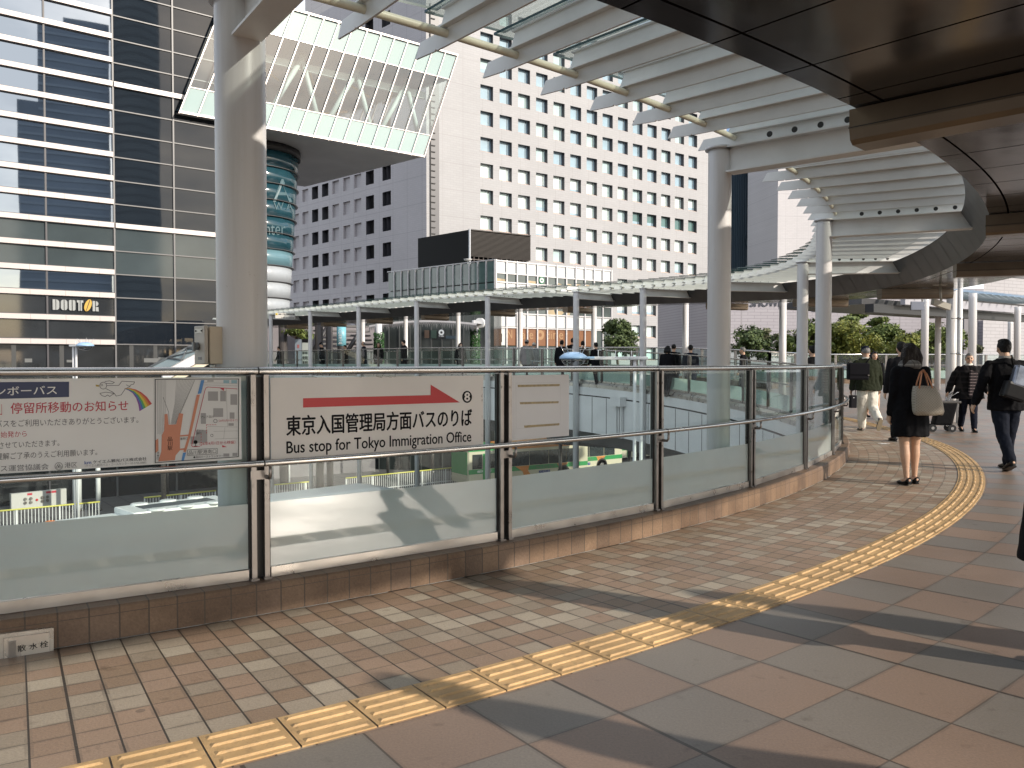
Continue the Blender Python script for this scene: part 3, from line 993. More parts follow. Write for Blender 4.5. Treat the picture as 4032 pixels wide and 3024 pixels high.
    o = rest[0].build('windows', mats, root); o['kind'] = 'stuff'
    # roof plant: second volume behind, mast
    g = MB()
    c = K + e2 * 26 + e * 6
    g.obox(c + UP * HT, e * 20, e2 * 14, UP * 14)
    g.build('roof_plant', [brick_wall('plant_tile', (0.56, 0.52, 0.51), (0.4, 0.36, 0.36), e)], root)
    m = K + e2 * 14 + e * 2
    g = MB()
    for j in range(12):
        g.cyl(m + UP * (HT + j * 1.6), m + UP * (HT + j * 1.6 + 1.6), 0.22, 8, j % 2)
    g.build('mast', [plain('mast_red', (0.55, 0.06, 0.04), 0.5), M_WHITE], root)
white_block()

# ---------------------------------------------------------------- dark glazed building on the left
A0 = Vector((-30.9, 50.0, 0)); EA = hdir(51.7); NA = Vector((EA.y, -EA.x, 0))
def apt(u, z, d=0.0): return A0 + EA * u + UP * z + NA * d
M_MIRROR = mirror_glass('mirror_glazing', (0.30, 0.335, 0.375), 0.015, 0.003, 0.16)
M_MIRROR2 = mirror_glass('dark_glazing', (0.010, 0.0135, 0.019), 0.02, 0.004, 0.2, 0.0); pb(M_MIRROR2).inputs['Specular IOR Level'].default_value = 0.42
M_BAND = plain('pale_band', (0.50, 0.445, 0.428), 0.38, metal=0.1, var=0.05, vscale=0.6)
M_MULL = plain('dark_mullion', (0.05, 0.047, 0.054), 0.4)
M_MULL2 = plain('grey_mullion', (0.12, 0.118, 0.122), 0.4)
M_BLINDGREY = plain('grey_blind', (0.052, 0.066, 0.070), 0.06, spec=0.5, var=0.12, vscale=0.7)
M_SHOPGLASS = plain('shop_glass', (0.028, 0.030, 0.032), 0.04, spec=0.9, var=0.3, vscale=0.5)
def glass_building():
    root = thing('glass_building', 'dark glazed building with pale horizontal bands and a mirrored sky on the left', 'building', (A0.x, A0.y, GZ))
    zs = [22.29 - 1.515 * k for k in range(14)]            # lower edge of each pale band
    top = [22.29 + 1.515 * k for k in range(1, 14)][::-1]
    zs = top + zs
    uL, uM, uR = -14.0, 6.46, 15.6
    MB().obox(apt(uL, GZ, -14), EA * (uR - uL), NA * 13.9, UP * (44 - GZ)).build('core', M_BLACK, root)
    for i, z in enumerate(zs):
        z0 = zs[i + 1] + 0.31 if i + 1 < len(zs) else GZ
        low, blind = z < 5.8, 7.0 < z0 < 9.9
        ml = M_SHOPGLASS if low else (M_BLINDGREY if blind else M_MIRROR)
        mr = M_SHOPGLASS if z < 3.0 else (M_BLINDGREY if blind else M_MIRROR2)
        g = MB()
        g.quad(apt(uL, z0), apt(uM, z0), apt(uM, z), apt(uL, z))
        g.build('window_strip', ml, root)
        g = MB()
        g.quad(apt(uM, z0 - 0.31), apt(uR, z0 - 0.31), apt(uR, z - 0.0), apt(uM, z - 0.0))
        g.build('window_strip', mr, root)
        g = MB()
        g.obox(apt(uL, z, 0.0), EA * (uM - 0.05 - uL), NA * 0.22, UP * 0.31)
        for u in [uL + 1.95 * q for q in range(11)]:
            g.obox(apt(u, z, 0.2), EA * 0.012, NA * 0.022, UP * 0.312, 1)
        g.obox(apt(uL, z - 0.05, 0.002), EA * (uM - 0.05 - uL), NA * 0.10, UP * 0.05, 1)
        g.obox(apt(uL, z + 0.31, 0.002), EA * (uM - 0.05 - uL), NA * 0.10, UP * 0.05, 1)
        g.build('spandrel_band', [M_BAND, M_MULL], root)
        wide = abs(z - 19.3) < 0.2 or abs(z - 10.2) < 0.2
        g = MB()
        if wide:
            g.obox(apt(uM + .05, z, 0.0), EA * (uR - uM), NA * 0.22, UP * 0.31, 0)
        else:
            g.obox(apt(uM + .05, z, 0.0), EA * (uR - uM), NA * 0.08, UP * 0.07, 1)
        g.build('spandrel_band', [M_BAND, M_MULL2], root)
    for u in (-1.3 - 3.9, -1.3, 2.55, 6.46, 10.2, 14.1):
        MB().obox(apt(u - 0.05, GZ, 0.0), EA * 0.10, NA * 0.12, UP * (44 - GZ)).build('mullion', M_MULL2 if u > 6.4 else M_MULL, root)
    # shop lettering: cut-stencil capitals, one letter an orange bean
    ms = [plain('sign_grey', (0.27, 0.285, 0.285), 0.4), plain('bean_orange', (0.48, 0.29, 0.03), 0.4), M_BLACK]
    g = MB()
    def half(cx, w, h, side, z0, r=0.5, both=True, mi=0):
        """half of a rounded letter, side -1 left or 1 right"""
        pts = []
        x0 = cx + side * 0.025
        pts.append((x0, z0)); pts.append((x0, z0 + h))
        x1 = cx + side * w / 2
        for q in range(7):
            a = math.pi / 2 * q / 6
            pts.append((x1 - side * w / 2 * r + side * (w / 2 * r) * math.sin(a), z0 + h - (w / 2 * r) * (1 - math.cos(a))))
        for q in range(7):
            a = math.pi / 2 * q / 6
            pts.append((x1 - side * (w / 2 * r) * (1 - math.cos(a)), z0 + (w / 2 * r) * (1 - math.sin(a))))
        g.poly([apt(u, z, 0.06) for u, z in pts], NA * 0.05, mi)
    u0, u1 = 2.80, 5.52; n_ = 6; cw = (u1 - u0) / n_; H = 0.66
    zc = 4.72
    def bar(a, b, z0, z1): g.poly([apt(a, z0, 0.06), apt(b, z0, 0.06), apt(b, z1, 0.06), apt(a, z1, 0.06)], NA * 0.05, 0)
    for q, ch in enumerate('DOUTOR'):
        c = u0 + cw * (q + 0.5); w = cw * 0.82
        if ch == 'D': bar(c - w / 2, c - 0.03, zc, zc + H); half(c, w, H, 1, zc, 1.0)
        if ch == 'O' and q == 1: half(c, w, H, -1, zc, 0.9); half(c, w, H, 1, zc, 0.9)
        if ch == 'U': half(c, w, H, -1, zc, 0.5); half(c, w, H, 1, zc, 0.5)
        if ch == 'T': bar(c - w / 2, c - 0.02, zc + H * 0.78, zc + H); bar(c + 0.02, c + w / 2, zc + H * 0.78, zc + H); bar(c - w * 0.28, c - 0.02, zc, zc + H * 0.78); bar(c + 0.02, c + w * 0.28, zc, zc + H * 0.78)
        if ch == 'O' and q == 4:
            pts = []
            for a in range(20):
                th = 2 * math.pi * a / 20
                x, y = 0.21 * math.cos(th), 0.40 * math.sin(th)
                pts.append(apt(c + x * 0.9 + y * 0.30, zc + H * 0.55 + y * 0.95 - x * 0.2, 0.07))
            g.poly(pts, NA * 0.05, 1)
            g.poly([apt(c - 0.13, zc + 0.02, 0.121), apt(c - 0.09, zc + 0.02, 0.121), apt(c + 0.13, zc + 0.70, 0.121), apt(c + 0.09, zc + 0.70, 0.121)], NA * 0.01, 2)
        if ch == 'R':
            bar(c - w / 2, c - 0.04, zc, zc + H)
            half(c - 0.02, w * 0.95, H * 0.52, 1, zc + H * 0.48, 1.0)
            g.poly([apt(c, zc, 0.06), apt(c + w * 0.45, zc, 0.06), apt(c + w * 0.40, zc + H * 0.42, 0.06), apt(c, zc + H * 0.42, 0.06)], NA * 0.05, 0)
    g.build('shop_lettering', ms, root)
    # dim room seen behind the lowest strips: ceiling light lines, columns
    md1, md2 = plain('dim_sign', (0.13, 0.135, 0.135), 0.3), plain('dim_column', (0.05, 0.052, 0.053), 0.3)
    for u in (-6, -3.6, -1.0, 1.3, 3.6, 8.2, 9.1, 11.8):
        MB().obox(apt(u, 1.45, 0.006), EA * random.uniform(0.25, 0.9), NA * 0.003, UP * random.uniform(0.15, 0.45)).build('window_poster', md1, root)
    for u in (-8, -5, -2, 0.6, 3.2, 7.3, 8.8, 11.4, 12.9):
        MB().obox(apt(u, 1.1, 0.004), EA * 0.25, NA * 0.003, UP * 1.5).build('interior_column', md2, root)
glass_building()

# ---------------------------------------------------------------- tilted glass box hung off that building
def tilted_box():
    D = 0.6
    def q(u, z, d=D): return apt(u, z, d)
    ZB, ZT = 18.23, 27.15
    lean = (33.05 - 29.74) / (ZT - ZB)
    uL, uR = 10.45, 29.74
    back = (on_z(1174, 731, 18.5) - q(uR, ZB)); back.z = 0
    back = back.normalized() * 17.0
    def fp(u, f, d=0.0):                      # u along the bottom, f 0..1 up the leaning face
        return q(u + lean * (ZT - ZB) * f, ZB + (ZT - ZB) * f) + NA * d
    root = thing('glass_gallery', 'tilted glass box with slanting mullions hung in front of the white office block', 'building', (q(uR, ZB).x, q(uR, ZB).y, ZB))
    m_mint = frosted('mint_panel', (0.40, 0.535, 0.52), 0.25, 0.0, 0.05)
    m_clear = glass_clear('gallery_glass', (0.86, 0.93, 0.92), 0.10)
    m_fr = plain('gallery_frame', (0.60, 0.54, 0.52), 0.35, metal=0.2)
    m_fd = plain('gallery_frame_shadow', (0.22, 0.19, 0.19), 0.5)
    m_under = plain('gallery_underside', (0.72, 0.71, 0.68), 0.55, var=0.12, vscale=0.25)
    m_in = plain('gallery_inside', (0.15, 0.28, 0.36), 0.6)
    m_or = plain('gallery_timber', (0.62, 0.33, 0.10), 0.5)
    n = 16
    us = [uL + (uR - uL) * k / n for k in range(n + 1)]
    fb, ft = 0.20, 0.755
    for k in range(n):
        a, b = us[k] + 0.02, us[k + 1] - 0.02
        g = MB()
        g.quad(fp(a, 0.0), fp(b, 0.0), fp(b, fb), fp(a, fb), 0)
        g.quad(fp(a, ft), fp(b, ft), fp(b, 1.0), fp(a, 1.0), 0)
        g.quad(fp(a, fb), fp(b, fb), fp(b, ft), fp(a, ft), 1)
        g.build('glass_panel', [m_mint, m_clear], root)
    for k in range(n + 1):
        u = us[k]
        g = MB()
        g.add([fp(u - .05, -.012, .01), fp(u + .02, -.012, .01), fp(u + .02, 1.01, .01), fp(u - .05, 1.01, .01),
               fp(u - .05, -.012, .14), fp(u + .02, -.012, .14), fp(u + .02, 1.01, .14), fp(u - .05, 1.01, .14)],
              [(4, 5, 6, 7), (0, 3, 2, 1), (0, 4, 7, 3), (0, 1, 5, 4), (3, 7, 6, 2)], 0)
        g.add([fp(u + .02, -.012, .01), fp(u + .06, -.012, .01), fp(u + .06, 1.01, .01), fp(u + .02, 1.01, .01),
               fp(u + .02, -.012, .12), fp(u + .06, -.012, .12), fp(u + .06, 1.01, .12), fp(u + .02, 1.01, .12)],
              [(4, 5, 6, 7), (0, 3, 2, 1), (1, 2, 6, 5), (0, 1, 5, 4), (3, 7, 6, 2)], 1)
        g.build('mullion', [m_fr, m_fd], root)
    g = MB()
    for f in (-0.008, 0.992):
        g.obox(fp(uL, f, 0.0), EA * (uR - uL), NA * 0.16, UP * 0.14)
    for f in (fb, ft):
        g.obox(fp(uL, f, 0.0), EA * (uR - uL), NA * 0.06, UP * 0.05)
    g.build('edge_frame', m_fr, root)
    # underside, right flank, back, roof
    g = MB()
    A_, B_ = fp(uL, 0, -0.02), fp(uR, 0, -0.02)
    A2, B2 = A_ + back, B_ + back
    T1, T2 = fp(uL, 1, -0.02), fp(uR, 1, -0.02)
    g.quad(A_, A2, B2, B_, 0)
    g.quad(T1, T2, T2 + back, T1 + back, 1)
    g.quad(A2, T1 + back, T2 + back, B2, 1)
    g.add([A_ + UP * 0.25, B_ + UP * 0.25, B_ + back + UP * 0.25, A_ + back + UP * 0.25], [(0, 1, 2, 3)], 1)
    g.build('shell', [m_under, m_in], root)
    flank = MB()
    nseg = 9
    for k in range(nseg):
        b0, b1 = back * (k / nseg), back * ((k + 1) / nseg)
        def fq(f, b): return fp(uR, f) + b
        flank.quad(fq(0, b0), fq(0, b1), fq(fb, b1), fq(fb, b0), 0)
        flank.quad(fq(ft, b0), fq(ft, b1), fq(1, b1), fq(1, b0), 0)
        flank.quad(fq(fb, b0), fq(fb, b1), fq(ft, b1), fq(ft, b0), 1)
        flank.add([fq(0, b0), fq(1, b0), fq(1, b0) + back.normalized() * 0.12, fq(0, b0) + back.normalized() * 0.12,
                   fq(0, b0) - EA * .1, fq(1, b0) - EA * .1, fq(1, b0) + back.normalized() * 0.12 - EA * .1, fq(0, b0) + back.normalized() * 0.12 - EA * .1],
                  [(0, 1, 2, 3), (4, 7, 6, 5), (0, 4, 5, 1), (2, 6, 7, 3)], 2)
    flank.build('side_glazing', [m_mint, m_clear, m_fr], root)
    # inside: deep ceiling, slanting braces, timber strips
    g = MB()
    inn = back.normalized() * 2.2
    g.quad(fp(uL, ft + .02) + inn * .2, fp(uR, ft + .02) + inn * .2, fp(uR, ft + .02) + back * .95, fp(uL, ft + .02) + back * .95, 0)
    g.quad(fp(uL, fb) + back * .62, fp(uR - 3, fb) + back * .62, fp(uR - 3, ft) + back * .62, fp(uL, ft) + back * .62, 3)
    g.quad(fp(uR - 3, fb) + back * .62, fp(uR - .2, fb) + back * .99, fp(uR - .2, ft) + back * .99, fp(uR - 3, ft) + back * .62, 3)
    g.obox(fp(uL, ft - .13) + inn * 1.2, EA * (uR - uL), NA * 0.3, UP * 0.55, 1)
    for k in range(4):
        u = uL + 2.2 + k * 4.6
        g.tube([fp(u, fb) + inn, fp(u + 1.0, ft) + inn], 0.20, 10, 1)
        g.tube([fp(u + 4.0, fb) + inn, fp(u + 0.7, ft) + inn], 0.20, 10, 1)
    for k in range(7):
        u = uL + 1 + k * 2.6
        a = fp(u, ft - .02) + back * (0.2 + 0.07 * (k % 3)); b = fp(u + 3.2, ft - .02) + back * (0.5 - .05 * (k % 2))
        g.tube([a, b], 0.10, 6, 2)
        c = fp(u, fb + .1 + .12 * (k % 3)) + back * .60
        g.tube([c, c + EA * 3.4 + UP * (0.9 if k % 2 else -0.3)], 0.11, 6, 2)
    g.build('interior', [m_in, plain('gallery_brace', (0.42, 0.50, 0.49), 0.5), m_or, plain('gallery_back', (0.105, 0.19, 0.25), 0.6)], root)
tilted_box()

# ---------------------------------------------------------------- curved teal drum below the box
def drum():
    c = Vector((-20.75, 66.0, 0))
    root = thing('glass_drum', 'tapering round glass tower, teal above and white below, under the tilted glass box', 'building', (c.x, c.y, GZ))
    ring_z = [17.6 - 1.235 * k for k in range(20)]
    def rad(z): return 2.85 + (z - 4) * 0.065
    mt = [plain('drum_teal', (0.018, 0.062, 0.084), 0.12, spec=0.7, var=0.25, vscale=0.5), plain('drum_pale', (0.12, 0.225, 0.265), 0.2, var=0.1, vscale=0.5),
          plain('drum_white', (0.37, 0.40, 0.43), 0.35, var=0.05), plain('drum_dark', (0.05, 0.055, 0.06), 0.2)]
    for k in range(len(ring_z) - 1):
        z1, z0 = ring_z[k], ring_z[k + 1]
        mi = mt[0] if k < 6 else (mt[1] if k < 7 else (mt[2] if k < 13 else mt[3]))
        g = MB(); g.lathe(c, [(rad(z0), z0), (rad(z1), z1)], 40); g.build('glass_course', mi, root)
        g = MB(); g.lathe(c, [(rad(z0) - .05, z0 - .02), (rad(z0) + .18, z0 - .015), (rad(z0) + .18, z0 + .015), (rad(z0) - .05, z0 + .02)], 40)
        g.build('ledge', M_MULL2, root)
    MB().lathe(c, [(3.9, 17.6), (3.9, 18.2)], 32).build('neck', M_BLACK, root)
    # lettering wrapped round the drum
    g = MB()
    def wrap(s, x0, y0, x1, y1, bold=0.0):
        vs, fs = text_mesh(s, 1.0, bold)
        ax, bx = min(v.x for v in vs), max(v.x for v in vs); ay, by = min(v.y for v in vs), max(v.y for v in vs)
        def hit(px, py):
            d = ray(px, py)
            t = 66.0
            for _ in range(30):
                p = ORG + d * t
                r = rad(p.z) + 0.03
                dx, dy = d.x, d.y
                ox, oy = ORG.x - c.x, ORG.y - c.y
                A_, B_, C_ = dx * dx + dy * dy, 2 * (dx * ox + dy * oy), ox * ox + oy * oy - r * r
                t = (-B_ - math.sqrt(max(B_ * B_ - 4 * A_ * C_, 0))) / 2 / A_
            return ORG + d * t
        out = [hit(x0 + (x1 - x0) * (v.x - ax) / (bx - ax), y1 + (y0 - y1) * (v.y - ay) / (by - ay)) for v in vs]
        g.add(out, fs)
    wrap('A', 1075, 705, 1150, 795); wrap('W A', 1078, 797, 1152, 826); wrap('center', 1000, 885, 1124, 925)
    g.build('lettering', plain('drum_letters', (0.075, 0.135, 0.158), 0.4), root)
drum()

# ---------------------------------------------------------------- cafe building with white panels and a black roof box
def cafe():
    K = Vector((-1.4, 70.0, 0)); e = hdir(53.0); n = Vector((e.y, -e.x, 0)); e2 = hdir(-47.5); n2 = Vector((e2.y, -e2.x, 0))
    if n2.y > 0: n2 = -n2
    Rr = K + e * 13.4; L = K + e2 * 14.2
    root = thing('cafe_building', 'white panelled cafe building with brown lettered lower panels between the canopy and the office block', 'building', (K.x, K.y, GZ))
    mats = [plain('cafe_panel', (0.58, 0.60, 0.60), 0.35, var=0.04), plain('cafe_glass', (0.09, 0.11, 0.105), 0.05, spec=1.0, var=0.3, vscale=0.6),
            plain('cafe_brown', (0.20, 0.085, 0.035), 0.4, var=0.12, vscale=0.9), plain('cafe_frame', (0.58, 0.57, 0.58), 0.35, metal=0.3),
            plain('cafe_teal', (0.13, 0.20, 0.185), 0.06, spec=1.0, var=0.3, vscale=0.6), plain('cafe_warm', (0.42, 0.33, 0.20), 0.4, var=0.4, vscale=0.9)]
    HT = 10.15
    MB().add([K + UP * GZ - n * .3 - n2 * .3, Rr + UP * GZ - n * .3, Rr + e2 * 14 + UP * GZ, L + UP * GZ - n2 * .3, K + UP * (HT - .1) - n * .3 - n2 * .3, Rr + UP * (HT - .1) - n * .3, Rr + e2 * 14 + UP * (HT - .1), L + UP * (HT - .1) - n2 * .3],
             [(0, 1, 5, 4), (1, 2, 6, 5), (2, 3, 7, 6), (3, 0, 4, 7), (4, 5, 6, 7)]).build('core', plain('cafe_core', (0.10, 0.095, 0.09), 0.6), root)
    rows = [(8.6, 10.1, 0), (6.95, 8.55, 1), (5.3, 6.9, 5), (4.95, 5.25, 3), (3.35, 4.9, 1), (3.15, 3.30, 3), (1.0 + .55, 3.1, 0), (-7.2, 1.5, 2)]
    rows = [(8.55, 10.1, 0), (6.85, 8.5, 1), (5.2, 6.8, 1), (3.52, 5.15, 1), (1.95 + 1.15 - .05, 3.48, 3), (3.48 - 1.62, 3.48 - .3, 0), (-1.2, 1.80, 2)]
    # measured rows: parapet, glazing, hidden floor, glazing with chairs, white panels, brown panels
    rows = [(8.55, 10.1, 0), (6.9, 8.5, 1), (5.0, 6.85, 0), (4.05, 4.95, 1), (3.95, 4.05, 3), (2.95 + .02, 3.9, 1)]
    zpx = lambda y: EYE + (1431 - y) / F * 73.0
    rows = [(zpx(1088), zpx(1046), 0), (zpx(1122), zpx(1090), 1), (zpx(1195), zpx(1124), 0), (zpx(1238), zpx(1197), 1), (zpx(1290), zpx(1243), 0), (zpx(1362), zpx(1297), 2), (GZ, zpx(1364), 1)]
    W = 13.4; nc = 12
    for k in range(nc):
        u0, u1 = W * k / nc + 0.06, W * (k + 1) / nc - 0.06
        g = MB()
        for z0, z1, mi in rows:
            if mi == 2 and (k == 0 or k >= 9): mi = 0 if k == 0 else (1 if k != 9 else 2)
            if mi == 1 and z1 < 4.0 and k > 8: mi = 1
            g.obox(K + e * u0 + UP * z0 - n * 0.05, e * (u1 - u0), n * 0.05, UP * (z1 - z0), mi)
            if mi == 1 and z0 > 2:
                g.quad(K + e * u0 + n * .004 + UP * z0, K + e * (u0 + (u1 - u0) * random.uniform(.3, 1)) + n * .004 + UP * z0, K + e * (u0 + (u1 - u0) * random.uniform(.4, 1)) + n * .004 + UP * (z0 + (z1 - z0) * random.uniform(.25, .6)), K + e * u0 + n * .004 + UP * (z0 + (z1 - z0) * .4), 5 if random.random() < .4 else 1)
        g.build('facade_bay', mats, root)
    for k in range(nc + 1):
        MB().obox(K + e * (W * k / nc - .055) + UP * GZ, e * .11, n * .14, UP * (HT - GZ)).build('mullion', mats[3], root)
    g = MB()
    for y in (1043, 1089, 1123, 1196, 1240, 1294):
        g.obox(K + UP * zpx(y) - UP * .05, e * W, n * .10, UP * .10)
    g.build('ledge', mats[3], root)
    # left, shaded glass side
    n2r = -n2 if n2.dot(K - ORG) > 0 else n2
    for k in range(14):
        u0, u1 = 14.2 * k / 14 + .05, 14.2 * (k + 1) / 14 - .05
        g = MB()
        for z0, z1, mi in ((8.3, 10.05, 4), (6.3, 8.2, 4), (4.3, 6.2, 1), (GZ, 4.2, 1)):
            g.obox(K + e2 * u0 + UP * z0 - n2r * .05, e2 * (u1 - u0), n2r * .05, UP * (z1 - z0), mi)
        if k < 4:
            g.obox(K + e2 * u0 + UP * 6.9, e2 * (u1 - u0), n2r * .012, UP * .75, 5)
        g.build('side_bay', mats, root)
        MB().obox(K + e2 * (u0 - .08) + UP * GZ, e2 * .08, n2r * .14, UP * (HT - GZ)).build('mullion', mats[3], root)
    g = MB(); g.obox(K + UP * HT - UP * .06 + n2r * .0, e2 * 14.2, n2r * .12, UP * .08); g.build('ledge', mats[3], root)
    # lettering on brown panels: N cafe (ring) diner
    pn = lambda x, y: on_plane(x, y, K + n * 0.012, n)
    g = MB()
    def put(s, x0, x1, y0, y1, bold=.02):
        a, b, c = pn(x0, y1), pn(x1, y1), pn(x0, y0)
        fit_text(g, s, a, b - a, c - a, n, .01, 0, bold)
    put('N', 1998, 2016, 1300, 1332); put('c', 2034, 2049, 1310, 1334); put('a', 2053, 2068, 1311, 1334); put('f', 2070, 2082, 1302, 1335); put('e', 2084, 2099, 1311, 1335)
    put('d', 2153, 2166, 1305, 1334); put('i', 2170, 2174, 1305, 1335); put('n', 2178, 2194, 1311, 1335); put('e', 2201, 2217, 1311, 1335); put('r', 2227, 2235, 1311, 1336)
    for rr0, rr1, cx_, cy_ in ((20, 8, 2127, 1319),):
        ring = []
        for k in range(24):
            a = 2 * math.pi * k / 24
            ring.append((pn(cx_ + rr1 * math.cos(a) * .75, cy_ + rr1 * math.sin(a)), pn(cx_ + rr0 * math.cos(a) * .78, cy_ + rr0 * math.sin(a))))
        for k in range(24):
            a, b = ring[k], ring[(k + 1) % 24]
            g.quad(a[0], b[0], b[1], a[1])
    g.build('lettering', plain('cafe_letters', (0.33, 0.19, 0.09), 0.5), root)
    # small black shop plate near the corner
    g = MB()
    a, b, c = pn(1953, 1347), pn(1976, 1347), pn(1953, 1313)
    g.poly([a, b, b + (c - a), c], n * .03, 0)
    a2, b2, c2 = pn(1956, 1338), pn(1973, 1338), pn(1956, 1332)
    fit_text(g, 'N cafe', a2, b2 - a2, c2 - a2, n, .05, 1, .02)
    cc = pn(1964, 1322); rg = []
    for k in range(16):
        th = 2 * math.pi * k / 16
        dv = e * math.cos(th) + UP * math.sin(th)
        rg.append((cc + dv * .05 + n * .05, cc + dv * .16 + n * .05))
    for k in range(16): g.quad(rg[k][0], rg[(k + 1) % 16][0], rg[(k + 1) % 16][1], rg[k][1], 1)
    g.build('shop_plate', [M_INK, M_WHITE], root)
    # green round emblem in the upper window
    g = MB()
    cc = pn(2132, 1104)
    for r0, r1, mi, lf in ((0, .32, 0, .05), (0, .22, 1, .055), (0, .10, 0, .06)):
        g.poly([cc + (e * math.cos(k * .2618) + UP * math.sin(k * .2618)) * r1 + n * lf for k in range(24)], n * .004, mi)
    g.build('round_emblem', [plain('emblem_green', (0.02, 0.16, 0.08), 0.4), M_WHITE], root)
    # black louvred box on the roof
    Kb = Vector((-3.9, 76.0, 0)); Lb = Vector((-9.2, 81.3, 0)); Rb = Vector((1.76, 79.7, 0))
    fb = thing('roof_screen', 'black louvred plant screen standing on the cafe roof', 'screen', (Kb.x, Kb.y, HT))
    mb_, md_ = plain('screen_black', (0.010, 0.0095, 0.0095), 0.6, spec=.2), plain('screen_louver', (0.028, 0.023, 0.020), 0.5, spec=.3)
    g = MB()
    Bb = Lb + (Rb - Kb)
    g.add([Kb + UP * HT, Rb + UP * (HT + 1.1), Bb + UP * HT, Lb + UP * HT, Kb + UP * 13.6, Rb + UP * 13.6, Bb + UP * 13.6, Lb + UP * 13.6], [(3, 0, 4, 7), (2, 3, 7, 6), (4, 5, 6, 7), (1, 2, 6, 5)])
    g.build('side_panel', mb_, fb)
    g = MB()
    er = (Rb - Kb).normalized(); nr = Vector((er.y, -er.x, 0)); lr = (Rb - Kb).length
    for k in range(21):
        z = 11.25 + k * 0.11
        g.obox(Kb + UP * z - nr * .05, er * lr, nr * .10 - UP * .05, UP * .055, 0)
    g.obox(Kb + UP * 13.55 - nr * .1, er * lr, nr * .2, UP * .1, 0)
    g.build('louvers', md_, fb)
    g = MB()
    for k in range(14):
        g.obox(Kb + er * (lr * k / 13.5) + UP * (HT - .1) - nr * .1, er * .06, nr * .06, UP * 1.3, 0)
    for z in (10.5, 10.9):
        g.obox(Kb + UP * z - nr * .1, er * lr, nr * .08, UP * .06, 0)
    g.build('support_frame', plain('screen_frame', (0.07, 0.05, 0.045), 0.5), fb)
    MB().obox(Kb - er * .06 - nr * .06 + UP * HT, er * .12, nr * .2, UP * 3.5).build('corner_trim', plain('screen_trim', (0.40, 0.42, 0.46), 0.4), fb)
    ds = at_depth(1842, 1028, 73.0)
    dd = MB()
    dd.lathe(ds, [(0.02, -.05), (.25, .02), (.36, .14), (.37, .17)], 20); dd.cyl(ds - UP * .45, ds, .04, 8)
    tag(dd.build('dish_antenna', M_WHITE), 'small white dish antenna on the cafe roof edge below the black screen', 'antenna')
cafe()

# ---------------------------------------------------------------- shop front and white awning left of the cafe, under the far canopy
def awning():
    c = at_depth(1700, 1274, 62.0)
    a, b = at_depth(1500, 1272, 63.0), at_depth(1915, 1268, 60.0)
    root = thing('awning', 'white stretched awning with scalloped fringe below the far canopy in front of the dark shop', 'awning', c)
    e = (b - a); e.z = 0; L = e.length; e.normalize(); n = Vector((e.y, -e.x, 0))
    g = MB()
    zt = a.z
    pr = [(0, .0), (.15, .28), (.5, .42), (.85, .28), (1, .05)]
    rows = []
    for s in range(13):
        f = s / 12
        h = .30 * (1 - (2 * f - 1) ** 2)
        rows.append([a + e * (L * f) + n * (1.8 - 3.2 * k) + UP * (h * (1 - k * .3) - .25) for k in (0, .3, .6, 1)])
    g.sheet(rows, 0, True)
    for s in range(12):
        p0, p1 = rows[s][0], rows[s + 1][0]
        g.quad(p0 - UP * .14, p1 - UP * .14, p1, p0, 0)
    g.build('cloth', plain('awning_white', (0.70, 0.66, 0.65), 0.6), root)
    g = MB()
    for s in range(60):
        f = s / 60
        p = rows[int(f * 12)][0].lerp(rows[int(f * 12) + 1][0], f * 12 % 1) - UP * .14
        d = random.uniform(.15, .5)
        g.add([p, p + e * (L / 62), p + e * (L / 124) - UP * d], [(0, 1, 2)])
    g.build('fringe', plain('fringe_grey', (0.24, 0.23, 0.23), 0.7), root)
    g = MB()
    for p in (at_depth(1522, 1268, 62.5), at_depth(1892, 1272, 59.5)):
        g.tube([p - n * .1, p + n * .2], .36, 20)
    g.build('roller_cap', M_WHITE, root)
awning()
